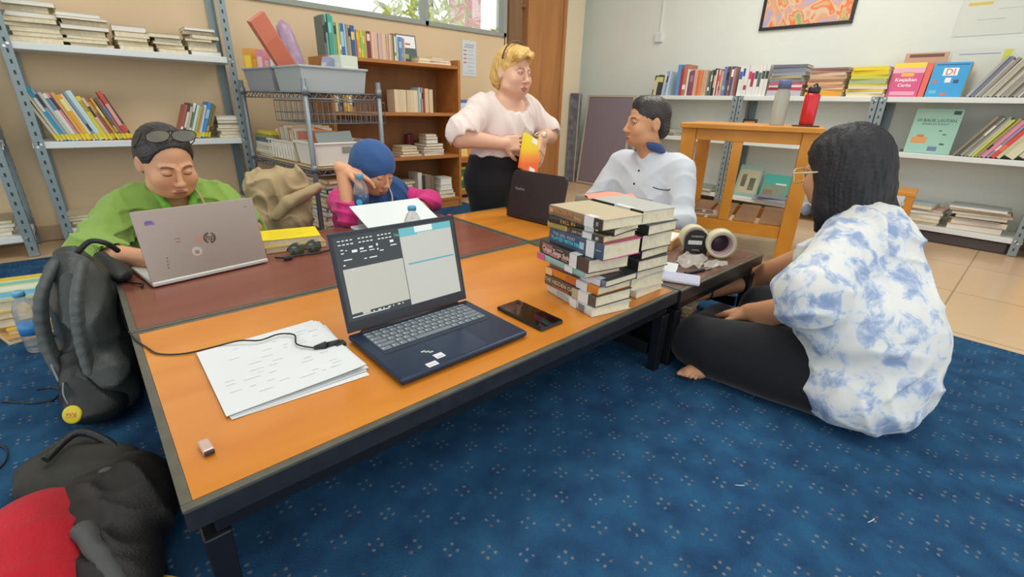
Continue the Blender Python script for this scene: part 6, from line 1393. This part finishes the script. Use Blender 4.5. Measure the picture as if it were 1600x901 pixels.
# buttons are set on the front later by ray
P4_buttons = [(1000, 256), (993, 281)]
tr = Sdf()
for k_ in (-1, 1): tr.u(cap((2.11, 1.27+.09*k_, .10), (1.93, 1.27+.27*k_, .088), .096, .074), .04).u(cap((1.93, 1.27+.27*k_, .08), (1.90, 1.27-.02*k_, .065), .066, .055), .02)
sdf_mesh('trousers', tr, [((1.80, .88, .004), (2.34, 1.68, .22), .010)], cloth_mat('dark_trousers', '#26262a'), O, P4)

# ===== woman in the blue floral blouse, seen from behind
O = V3((1.50, .20, 0))
P5 = thing('person', 'person with long black hair in a blue-flowered white blouse, seated at right', 'person', O)
HM = headM((1.675, .395, .612), (.26, .96, -.22), (-.1, -.1, 1))
s = Sdf()
s.u(cap((1.60, .27, .42), (1.50, .18, .18), .10, .13), .01).u(ell((1.49, .16, .13), (.15, .12, .10)), .06)
s.u(cap((1.665, .37, .55), (1.62, .29, .46), .048, .058), .03).u(cap((1.48, .29, .435), (1.72, .27, .435), .045), .05)
e1, w1 = V3((1.340, .315, .285)), V3((1.455, .475, .185))
e2, w2 = V3((1.895, .655, .135)), V3((1.585, .695, .152))
s.u(cap((1.47, .29, .43), e1, .050, .044), .04).u(cap(e1, w1, .042, .029), .02)
s.u(cap((1.73, .29, .43), e2, .050, .044), .04).u(cap(e2, w2, .042, .028), .02)
s.u(cap((1.44, .19, .12), (1.335, .555, .088), .085, .058), .05).u(cap((1.335, .58, .085), (1.62, .62, .06), .055, .042), .02)
s.u(cap((1.60, .20, .12), (1.74, .52, .10), .085, .062), .05).u(cap((1.74, .54, .075), (1.40, .50, .04), .052, .036), .02)
s.u(cap((1.38, .500, .030), (1.265, .520, .026), .030, .024), .02).u(cap((1.285, .528, .028), (1.235, .545, .022), .026, .016), .01)
for i in range(5): s.u(cap((1.236, .556-.011*i, .022), (1.216+.003*i, .560-.012*i, .018), .0085-.0008*i, .0065-.0006*i), .003)
head_sdf(s, HM, wide=1.08, lids=.3, jaw=1.1)
hand_sdf(s, w1, (.3, .75, -.35), (.0, -.3, -1), side=1, curls=(.4, .5, .5, .5), thumb=.3)
hand_sdf(s, w2, (-.93, .20, .02), (.05, .1, -1), side=-1, curls=(.55, .6, .6, .6), thumb=.5)
sdf_mesh('body', s, [((1.15, -.06, .0), (1.98, .80, .60), .009), ((1.42, .60, .10), (1.61, .72, .20), .0035), ((1.42, .44, .10), (1.62, .595, .22), .004), ((1.38, .62, .08), (1.61, .80, .20), .0035), ((1.19, .47, .002), (1.31, .60, .062), .0035), bx((1.675, .40, .61), (.12, .135, .155), .003)], m_skin, O, P5, painter(HM, '#cc946e', '#a86858', '#2a1d18', '#c88664', lash=False))
eyes(HM, P5, O)
h = Sdf(); h.u(ell((0, -.020, .043), (.088, .104, .092)), .01).u(ell((0, -.070, -.04), (.096, .058, .11)), .05).u(ell((-.062, -.025, -.07), (.036, .068, .095)), .04).u(ell((.065, -.03, -.08), (.040, .065, .12)), .04).u(cap((.075, -.06, -.08), (.150, -.085, -.20), .034, .020), .03).u(cap((.150, -.085, -.20), (.165, -.10, -.27), .018, .008), .01).u(cap((-.06, .0, -.10), (-.055, .03, -.165), .028, .012), .03)
h.cut(ell((0, .095, -.035), (.075, .075, .115)), .006)
h.disp.append(folds(.006, 45, 57, (1, 1, .35))); h.disp.append(lambda P: .0012*np.sin(np.arctan2(P[:, 0], P[:, 1]+.02)*17+2.3*np.sin(P[:, 2]*22+3*P[:, 0]*20))); h.disp.append(lambda P: .0011*np.sin(np.arctan2(P[:, 0], P[:, 1]+.02)*52+2.0*np.sin(P[:, 2]*30)+P[:, 2]*30))
L = loc(HM); hs = Sdf().u(lambda P: h(L(P)), 0)
sdf_mesh('hair', hs, [((1.50, .18, .28), (1.88, .56, .76), .0036)], mat('long_black_hair', '#201f24', .6, bump=.8, bscale=110, var=.35, vscale=24), O, P5)
# glasses
mbf = MB(); GM = Matrix.Translation(-O)@HM
for sg in (-1, 1):
    Mz = GM@Matrix.Translation((sg*.032, .104, .0))@Euler((math.pi/2, 0, 0)).to_matrix().to_4x4()
    pts = [(.0255*max(-1, min(1, 1.25*math.cos(a))), .021*max(-1, min(1, 1.25*math.sin(a)))) for a in [i*2*math.pi/24 for i in range(25)]]
    mbf.tube([Mz@V3((x, y, 0)) for x, y in pts], .0026, 6, caps=False)
    mbf.tube([GM@V3((sg*.058, .104, .010)), GM@V3((sg*.078, .09, .010)), GM@V3((sg*.086, -.01, .008))], .0028, 6)
mbf.tube([GM@V3((-.007, .106, .002)), GM@V3((.007, .106, .002))], .002, 6)
part('glasses', mbf, mat('cream_tortoise_frame', '#dccba4', .3), P5, label='cream-coloured thick spectacle frame')
# mask hanging under the chin
mk = Sdf(); mk.u(ell((-.03, .082, -.108), (.022, .016, .018), Euler((.3, 0, .4)).to_matrix()), .01); mk.disp.append(folds(.004, 120, 9)); ms_ = Sdf().u(lambda P: mk(L(P)), 0)
sdf_mesh('face_mask', ms_, [bx(HM@V3((-.035, .075, -.115)), .06, .004)], cloth_mat('grey_mask', '#8c94a4'), O, P5, label='crumpled grey mask under the chin')
t = Sdf()
t.u(cap((1.59, .26, .42), (1.49, .19, .20), .122, .150), .02).u(ell((1.46, .175, .20), (.170, .150, .18)), .08).u(ell((1.445, .165, .09), (.190, .155, .11)), .06)
t.u(cap((1.49, .29, .432), (1.71, .27, .432), .066), .06).u(cap((1.650, .34, .505), (1.61, .28, .46), .062, .08), .03)
t.u(cap((1.47, .29, .425), (1.335, .30, .335), .070, .098), .05).u(cap((1.71, .28, .42), (1.775, .42, .31), .070, .078), .05)
t.disp.append(folds(.009, 15, 51, (1, 1, .55))); t.disp.append(crease(.013, (.8, -.5, .55), 55, 2.2, 53)); t.disp.append(crease(.011, (.9, -.4, -.15), 75, 2.4, 54)); t.disp.append(lambda P: (crease(.011, (.5, -.5, 1), 60, 2.0, 58)(P)*np.clip((.22-P[:, 2])*10, 0, 1)).astype(f32))
t.cut(cap(e1+V3((-.02, .06, -.05)), w1+V3((-.04, .06, -.03)), .050, .055), .006).cut(cap((1.80, .48, .25), w2, .055, .07), .006)
t.cut(cap((1.675, .385, .58), (1.660, .355, .525), .055, .055), .008)
t.inter(lambda P: .004-P[:, 2], .004)
m = cloth_mat('floral_blouse', '#d9dcd8', weave=.15, var=.0); nt = m.node_tree; b = nt.nodes['Principled BSDF']
tc = nt.nodes.new('ShaderNodeTexCoord'); n1 = nt.nodes.new('ShaderNodeTexNoise'); n1.inputs['Scale'].default_value = 22; n1.inputs['Detail'].default_value = 7; n1.inputs['Roughness'].default_value = .65; n1.inputs['Distortion'].default_value = .8
vz = nt.nodes.new('ShaderNodeTexVoronoi'); vz.inputs['Scale'].default_value = 16; n3 = nt.nodes.new('ShaderNodeTexNoise'); n3.inputs['Scale'].default_value = 70; n3.inputs['Detail'].default_value = 3
ad = nt.nodes.new('ShaderNodeMath'); ad.operation = 'MULTIPLY_ADD'; ad.inputs[1].default_value = -.42
nt.links.new(tc.outputs['Object'], n1.inputs[0]); nt.links.new(tc.outputs['Object'], vz.inputs[0]); nt.links.new(tc.outputs['Object'], n3.inputs[0])
nt.links.new(vz.outputs['Distance'], ad.inputs[0]); nt.links.new(n1.outputs[0], ad.inputs[2])
a2 = nt.nodes.new('ShaderNodeMath'); a2.operation = 'MULTIPLY_ADD'; a2.inputs[1].default_value = .22; nt.links.new(n3.outputs[0], a2.inputs[0]); nt.links.new(ad.outputs[0], a2.inputs[2])
cr = nt.nodes.new('ShaderNodeValToRGB'); nt.links.new(a2.outputs[0], cr.inputs[0]); nt.links.new(cr.outputs[0], b.inputs['Base Color'])
for i, (p, c) in enumerate(((.33, '#dfe0da'), (.40, '#d6dce0'), (.45, '#bfcada'), (.52, '#a6b6ce'), (.60, '#8fa4c6'))):
    e = cr.color_ramp.elements[i] if i < 2 else cr.color_ramp.elements.new(p)
    e.position = p; e.color = (*lin(c), 1)
sdf_mesh('blouse', t, [((1.10, -.14, .0), (1.94, .56, .62), .0058)], m, O, P5, label='oversized white blouse with blue flowers')
tr = Sdf()
tr.u(ell((1.47, .15, .10), (.17, .14, .10)), .01).u(cap((1.36, .22, .078), (1.315, .50, .072), .080, .068), .03).u(cap((1.43, .16, .115), (1.325, .565, .088), .112, .080), .05).u(cap((1.325, .585, .09), (1.62, .63, .065), .068, .050), .02)
tr.u(cap((1.60, .20, .115), (1.75, .53, .10), .110, .085), .05).u(cap((1.75, .55, .08), (1.44, .505, .045), .062, .042), .02)
tr.disp.append(folds(.005, 24, 61)); 
sdf_mesh('trousers', tr, [((1.15, -.02, .003), (1.90, .73, .26), .007)], cloth_mat('black_trousers', '#17181d', weave=.12), O, P5, label='black trousers')
part('bracelet', MB().tube([w2-O+V3((.016, -.008, 0))+V3((.010*math.cos(a), .028*math.cos(a)*.9, .029*math.sin(a))) for a in [2*math.pi*i/18 for i in range(19)]], .004, 6, caps=False), mat('dark_bracelet', '#3c3430', .4), P5)
# ------------------------------------------------------------------ bags, jacket and floor things
# grey-black backpack leaning on the left end of the tables
O = V3((-.11, 1.52, 0)); t = thing('backpack', 'grey and black backpack with a yellow tag, leaning against the table ends', 'backpack', O)
s = Sdf(); s.u(ell((-.085, 1.60, .15), (.068, .17, .16)), .02).u(ell((-.078, 1.62, .27), (.060, .12, .11)), .05).u(rbox((-.085, 1.54, .08), (.066, .16, .075), .05), .04)
s.u(ell((-.078, 1.62, .335), (.042, .075, .045)), .04); s.disp.append(folds(.006, 24, 71, (1, 1, .6))); s.disp.append(crease(.012, (.2, 1, .3), 60, 2.0, 72)); s.disp.append(crease(.010, (.2, -.6, 1), 60, 2.0, 74))
s.inter(lambda P: P[:, 0]+.030-(P[:, 2] > .3)*.0, .01) if False else None
sdf_mesh('main_bag', s, [((-.26, 1.26, .003), (-.008, 1.84, .42), .006)], mat('charcoal_nylon', '#3a403e', .45, bump=.3, bscale=300, var=.35, vscale=7), O, t)
s = Sdf(); s.u(ell((-.120, 1.48, .09), (.050, .105, .085)), .02).u(ell((-.105, 1.40, .05), (.060, .065, .045)), .04); s.disp.append(folds(.005, 30, 73)); s.disp.append(crease(.010, (.2, 1, .6), 80, 2.0, 75))
sdf_mesh('front_pocket', s, [((-.24, 1.24, .003), (-.04, 1.62, .24), .0055)], mat('black_nylon', '#1f2322', .5, bump=.3, bscale=300, var=.3, vscale=9), O, t)
for (a, b_, c, d) in (((-.105, 1.58, .372), (-.145, 1.52, .31), (-.163, 1.50, .21), (-.155, 1.47, .13)), ((-.055, 1.54, .372), (-.085, 1.47, .30), (-.098, 1.44, .21), (-.10, 1.41, .12))):
    pts = smooth([V3(p) for p in (a, b_, c, d)], 4); s = Sdf()
    for p, q in zip(pts, pts[1:]):
        for e in (-1, 0, 1): s.u(cap(p+V3((.004*e, .011*e, 0)), q+V3((.004*e, .011*e, 0)), .010, .010), .004)
    sdf_mesh('shoulder_strap', s, [((-.26, 1.26, .06), (.02, 1.64, .43), .004)], mat('grey_padded_strap', '#4c5352', .55, bump=.3, bscale=200), O, t)
part('grab_loop', MB().tube(smooth([V3(p)-O for p in ((-.06, 1.60, .385), (-.03, 1.60, .41), (.0, 1.60, .40), (.02, 1.62, .37))]), .007, 8), mat('black_strap', '#1c1f1f', .6), t)
part('zip', MB().tube(smooth([V3(p)-O for p in ((-.160, 1.43, .12), (-.166, 1.48, .17), (-.160, 1.56, .19), (-.15, 1.62, .16))]), .0028, 6), mat('zip_grey', '#7c8482', .4, metal=.5), t)
part("tag_ring", MB().tube(smooth([V3(p)-O for p in ((-.150, 1.40, .13), (-.155, 1.38, .11), (-.152, 1.37, .085))]), .0022, 6), mat("zip_grey", "#7c8482", .4, metal=.5), t)
TM = Matrix.Translation(V3((-.150, 1.36, .062))-O)@headM((0,0,0), (-.55, -.75, .35))@Euler((-math.pi/2, 0, 0)).to_matrix().to_4x4()
tg = part('tag', MB().lathe([(.019, -.003), (.022, 0), (.021, .004), (.018, .005)], 28, 0, TM), mat('yellow_tag', '#d8c41c', .35), t, label='round yellow tag with an orange mark')
m_ = MB(); text_mesh('KG', .016, TM@Matrix.Translation((0, 0, .0055)), m_, 0, .0004); m_.lathe([(.0165, .0051), (.0155, .0056)], 24, 0, TM) if False else None
part('tag_mark', m_, mat('orange_mark', '#d8742c', .4), tg)
# jumble of black cable and strap at the laptop's left corner
t = thing('pouch', 'black padded cable pouch by the left corner of the silver laptop', 'pouch', (.0, 1.72, T))
s = Sdf(); s.u(ell((.005, 1.70, T+.022), (.032, .075, .022)), .01).u(cap((-.02, 1.76, T+.05), (.02, 1.66, T+.02), .02, .014), .02); s.disp.append(folds(.004, 60, 5))
sdf_mesh('body', s, [((-.06, 1.60, T+.0005), (.06, 1.82, T+.09), .004)], _M['black_nylon'], (.0, 1.72, T), t)
part('cord', MB().tube(smooth([(.02, -.08, .004), (.035, -.11, .005), (.05, -.13, .004), (.045, -.15, .003)]), .003, 6), m_cab, t)
# red and black bag / jacket on the carpet
O = V3((-.16, .98, 0)); t = thing('bag', 'black bag lined with bright red cloth, slumped on the carpet at bottom left', 'bag', O)
s = Sdf(); s.u(ell((-.12, .95, .045), (.105, .15, .06)), .02).u(ell((-.06, 1.00, .05), (.05, .11, .05)), .04).u(ell((-.11, .80, .04), (.06, .09, .045)), .04); s.disp.append(folds(.010, 30, 81)); s.disp.append(crease(.014, (1, .5, 0), 90, 2.4, 82))
sdf_mesh('black_shell', s, [((-.30, .68, .003), (-.012, 1.16, .15), .005)], mat('black_shell_cloth', '#1c1a1a', .6, bump=.3, bscale=250, var=.4, vscale=10), O, t)
s = Sdf(); s.u(ell((-.205, .96, .055), (.092, .115, .060)), .02).u(ell((-.205, .86, .05), (.075, .12, .054)), .04); s.disp.append(folds(.006, 22, 84)); s.disp.append(crease(.008, (.3, 1, 0), 70, 2.4, 86))
sdf_mesh('red_lining', s, [((-.34, .68, .003), (-.10, 1.16, .15), .005)], mat('bright_red_fleece', '#b81626', .95, bump=.4, bscale=220, var=.15, vscale=12, sheen=.05), O, t, label='bright red fleece lining')
for a_, b_ in (((-.10, 1.03, .085), (-.02, 1.02, .06)), ((-.135, .88, .10), (-.10, .75, .07))):
    s = Sdf(); s.u(cap(a_, b_, .016, .012), .01); s.disp.append(folds(.004, 50, 85))
    sdf_mesh('grey_strap', s, [((-.18, .70, .02), (.01, 1.08, .14), .004)], mat('grey_webbing', '#4c4e4c', .7), O, t)
s = Sdf(); s.u(ell((-.02, 1.035, .035), (.022, .035, .025)), .01); s.disp.append(folds(.005, 50, 87))
sdf_mesh('red_corner', s, [((-.06, .98, .003), (.02, 1.09, .08), .004)], _M['bright_red_fleece'], O, t)
O = V3((-.17, 1.20, 0)); t = thing('bag', 'dark grey-green quilted cloth bag behind the red and black bag', 'bag', O)
s = Sdf(); s.u(ell((-.17, 1.20, .028), (.085, .085, .040)), .02).u(ell((-.12, 1.14, .03), (.070, .07, .038)), .03)
s.disp.append(lambda P: (.006*np.abs(np.sin((P[:, 1]*.9+P[:, 0]*.3)*55))-.003).astype(f32)); s.disp.append(folds(.006, 30, 89))
sdf_mesh('body', s, [((-.30, 1.06, .003), (-.03, 1.34, .11), .005)], mat('olive_black_quilt', '#33332c', .75, bump=.3, bscale=250, var=.3, vscale=10), O, t)
part('strap', MB().tube(smooth([(-.02, -.03, .08), (.03, .02, .09), (.07, -.01, .07), (.09, -.05, .05)]), .008, 8), _M['black_nylon'], t)
# khaki jacket draped over the low stool and the pile
O = V3((.62, 2.32, 0)); t = thing('jacket', 'khaki cotton jacket draped in a heap in front of the wire rack', 'jacket', O)
s = Sdf(); s.u(cap((.60, 2.33, .40), (.72, 2.32, .42), .065, .055), .03).u(cap((.58, 2.34, .38), (.54, 2.32, .20), .06, .075), .05).u(cap((.66, 2.32, .36), (.66, 2.30, .23), .055, .085), .04).u(cap((.74, 2.32, .36), (.72, 2.28, .24), .05, .05), .04)
s.u(cap((.55, 2.32, .22), (.56, 2.30, .08), .07, .06), .05)
s.disp.append(folds(.010, 26, 91, (1, 1, .7))); s.disp.append(crease(.022, (1, .2, .3), 75, 2.4, 93)); s.disp.append(crease(.014, (.5, -.3, 1), 80, 2.4, 94))
s.cut(ell((.60, 2.30, .10), (.03, .2, .03)), .01)
sdf_mesh('body', s, [((.42, 2.18, .185), (.84, 2.45, .52), .0055)], cloth_mat('khaki_cotton', '#b39e78', var=.06), O, t)
s = Sdf(); s.u(cap((.655, 2.235, .33), (.80, 2.24, .385), .028, .022), .01).u(cap((.60, 2.25, .27), (.655, 2.235, .33), .026, .028), .01); s.disp.append(folds(.008, 45, 95))
sdf_mesh('sleeve', s, [((.54, 2.18, .2), (.86, 2.30, .45), .005)], cloth_mat('khaki_cotton', '#b39e78'), O, t)
# books on the floor at the left
for k, (lab_, w, d, h, x, y, z, rz, c1, c2) in enumerate((
    ('thin tan book at the bottom of the floor pile by the backpack', .13, .19, .018, -.275, 2.18, .0005, .3, '#c89c60', '#e0c890'),
    ('yellow-edged small book, second in the floor pile', .11, .17, .016, -.262, 2.20, .019, .1, '#e0b030', '#e8d8a0'),
    ('brown thick book in the middle of the floor pile', .15, .20, .030, -.25, 2.24, .0355, -.1, '#a88860', '#d8c8a0'),
    ('mustard book below the top picture book of the floor pile', .17, .22, .022, -.245, 2.25, .066, -.06, '#c8a83c', '#e0d4a8'),
    ('cream thick book just under the blue and yellow cover', .18, .22, .034, -.24, 2.26, .0885, -.08, '#d4c8a4', '#e4dcc4'))):
    o = part('book', MB().box(-w/2, w/2, -d/2, d/2, h-.0016, h, 0).box(-w/2, w/2, -d/2, d/2, 0, .0016, 0).box(-w/2+.003, w/2-.003, -d/2+.003, d/2-.003, .0016, h-.0016, 1), [mat('cover_'+c1, c1, .45), m_page])
    o.location = (x, y, z); o.rotation_euler = (0, 0, rz); tag(o, lab_, 'book', 'floor pile by the backpack')
o = part('book', MB().box(-.095, .095, -.125, .125, .0, .012, 0).box(-.09, .09, -.12, -.06, .0121, .0126, 1).box(-.09, .09, -.04, .0, .0121, .0126, 2).box(-.09, .09, .02, .06, .0121, .0126, 3).box(-.09, .09, .08, .12, .0121, .0126, 4), [mat('cover_#d8e0b0', '#d8e0b0', .4), mat('print_#6ab8d8', '#6ab8d8', .4), mat('print_#e8ecd8', '#e8ecd8', .4), mat('print_#88c8b0', '#88c8b0', .4), mat('print_#e8c030', '#e8c030', .4)])
o.location = (-.24, 2.27, .123); o.rotation_euler = (0, 0, -.12); tag(o, 'blue, green and yellow striped picture book on top of the floor pile', 'book', 'floor pile by the backpack')
t = thing('water_bottle', 'clear plastic bottle with a blue label standing behind the backpack on the carpet', 'bottle', (-.235, 1.98, .0005))
part('body', MB().lathe([(.026, 0), (.03, .01), (.03, .14), (.02, .165), (.012, .175), (.012, .185)], 24), mat('bottle_plastic', '#eef3f3', .06), t)
part('label', MB().lathe([(.0305, .06), (.0305, .10)], 24), mat('label_blue', '#3c88c8', .4), t); part('cap', MB().lathe([(.0145, .183), (.0145, .198), (.013, .2)], 20), mat('cap_#6ab8dc', '#6ab8dc', .4), t)
# cables on the carpet
o = part('cable', MB().tube(smooth([(-.30, 1.66, .003), (-.27, 1.63, .003), (-.24, 1.60, .003), (-.20, 1.585, .003)]), .0025, 6).tube(smooth([(-.20, 1.585, .003), (-.185, 1.62, .006), (-.2, 1.66, .003), (-.235, 1.68, .003)]), .0022, 6), m_cab); tag(o, 'thin black cable on the carpet left of the backpack', 'cable')
o = part('cable', MB().tube(smooth([(-.32, 1.30, .003), (-.285, 1.33, .003), (-.275, 1.37, .003), (-.285, 1.42, .003), (-.32, 1.44, .003)]), .0022, 6), m_cab); tag(o, 'looped black cable on the carpet at the left edge', 'cable')
o = part('carton', MB().box(-.02, .02, -.03, .03, 0, .02, 0).box(-.014, .014, -.03001, -.0295, .004, .016, 1), [mat('yellow_carton', '#e8b820', .5), mat('yellow_carton_side', '#d8a018', .5)], None, .002); o.location = (-.070, .775, .0005); o.rotation_euler = (0, 0, .7); tag(o, 'yellow box corner on the carpet under the front of the table', 'box')
# things under the dark table at the seated woman's hand
for k, (c, nm) in enumerate((('#b07c88', 'rose'), ('#d8c8a0', 'buff'), ('#c8a070', 'tan'), ('#e0d4b0', 'cream'), ('#c4b464', 'olive-yellow'), ('#e2d8c0', 'ivory'))):
    o = part('card', MB().box(-.055, .055, -.04, .04, 0, .0068, 0), mat('card_'+c, c, .6), None, .0006); o.location = (1.470+.003*(k % 3), .712, .100+.0072*k); o.rotation_euler = (0, 0, .1+.12*(k % 3)); tag(o, nm+' card in the stack held under the dark table', 'card', 'cards held under the dark table')
o = part('box', MB().box(-.06, .06, -.035, .035, 0, .0205, 0), mat('brown_carton', '#a08058', .7), None, .002); o.location = (1.470, .75, .079); tag(o, 'brown flat carton under the card stack, below the dark table', 'box')
O = V3((1.46, .72, 0)); t = thing('soft_toy', 'black and white plush pouch on the carpet under the card stack', 'toy', O)
s = Sdf(); s.u(ell((1.46, .70, .04), (.045, .035, .042)), .01); sdf_mesh('body', s, [bx((1.46, .70, .046), (.055, .045, .044), .004)], mat('white_plush', '#d8d4d0', .95, bump=.8, bscale=300), O, t)
s = Sdf(); s.u(ell((1.435, .668, .055), (.016, .012, .014)), .01).u(ell((1.50, .672, .05), (.022, .02, .036)), .01).u(ell((1.47, .70, .084), (.014, .014, .012)), .01).u(ell((1.415, .70, .072), (.013, .013, .013)), .01)
sdf_mesh('black_patches', s, [((1.38, .63, .004), (1.54, .74, .11), .004)], mat('black_plush', '#1c1c20', .95, bump=.8, bscale=300), O, t)
t = thing('tray', 'low dark red-brown tray on the carpet under the dark table', 'tray', (1.62, .72, .0005), .2)
part('base', MB().box(-.07, .09, -.05, .05, 0, .012).box(-.07, .09, -.05, -.044, .0121, .04).box(-.07, .09, .044, .05, .0121, .04), mat('maroon_tray', '#5c3038', .4), t, .002)
o = part('packet', MB().box(-.04, .04, -.025, .025, 0, .008, 0).box(-.03, .01, -.02, -.005, .0081, .0085, 1), [mat('blue_packet', '#4a78c8', .4), mat('white_packet', '#d8dce4', .4)], None, .001); o.location = (1.60, .715, .0142); o.rotation_euler = (0, 0, .5); tag(o, 'blue and white packet lying in the dark tray under the table', 'packet')
o = part('cap', MB().lathe([(.011, 0), (.011, .01), (.008, .012)], 16), mat('hot_pink_plastic', '#d02c6c', .4)); o.location = (1.235, 1.80, T); 
tag(o, 'small hot pink plastic cap at the right end of the maroon table', 'cap')
t = thing('hair_tie', 'small dark loop lying by the far edge of the table, left of the black laptop', 'loop', (1.60, 1.78, T+.002))
part('loop', MB().tube([(.02*math.cos(a), .014*math.sin(a), .004) for a in [2*math.pi*i/18 for i in range(19)]], .004, 6, caps=False), m_cab, t)
# shirt buttons of the seated man, set on the cloth by ray
dg = bpy.context.evaluated_depsgraph_get(); dg.update()
for y, z in ((1.274, .495), (1.277, .435), (1.280, .365)):
    ok, co, no, *_ = S.ray_cast(dg, V3((1.7, y, z)), V3((1, 0, 0)))
    if ok: part('button', MB().lathe([(.0048, -.001), (.0055, .001), (.004, .0022)], 14, 0, Matrix.Translation(co-V3((2.08, 1.27, 0)))@no.to_track_quat('Z', 'Y').to_matrix().to_4x4()), mat('dark_button', '#24262c', .3), P4)
pk = []
for k in range(9):
    y = 1.185-.085*k/8; ok, co, no, *_ = S.ray_cast(dg, V3((1.7, y, .430-.008*math.sin(math.pi*k/8))), V3((1, 0, 0)))
    if ok: pk.append(co+no*.001-V3((2.08, 1.27, 0)))
if len(pk) > 2: part('pocket_piping', MB().tube(pk, .0022, 6), mat('navy_piping', '#2c3454', .6), P4)

o = part('thread', MB().tube([(0, 0, .001), (.008, .006, .0015), (.018, .010, .001)], .0008, 5), mat('white_thread', '#d8dce0', .6)); o.location = (.93, .235, 0); o.rotation_euler = (0, 0, 1.9); tag(o, 'short white thread on the carpet near the bottom centre', 'thread')
o = part('thread', MB().tube([(0, 0, .001), (.010, .004, .0015), (.022, .006, .001)], .0009, 5), mat('white_thread', '#d8dce0', .6)); o.location = (1.045, .02, 0); o.rotation_euler = (0, 0, 2.6); tag(o, 'white thread on the carpet near the bottom right corner', 'thread')
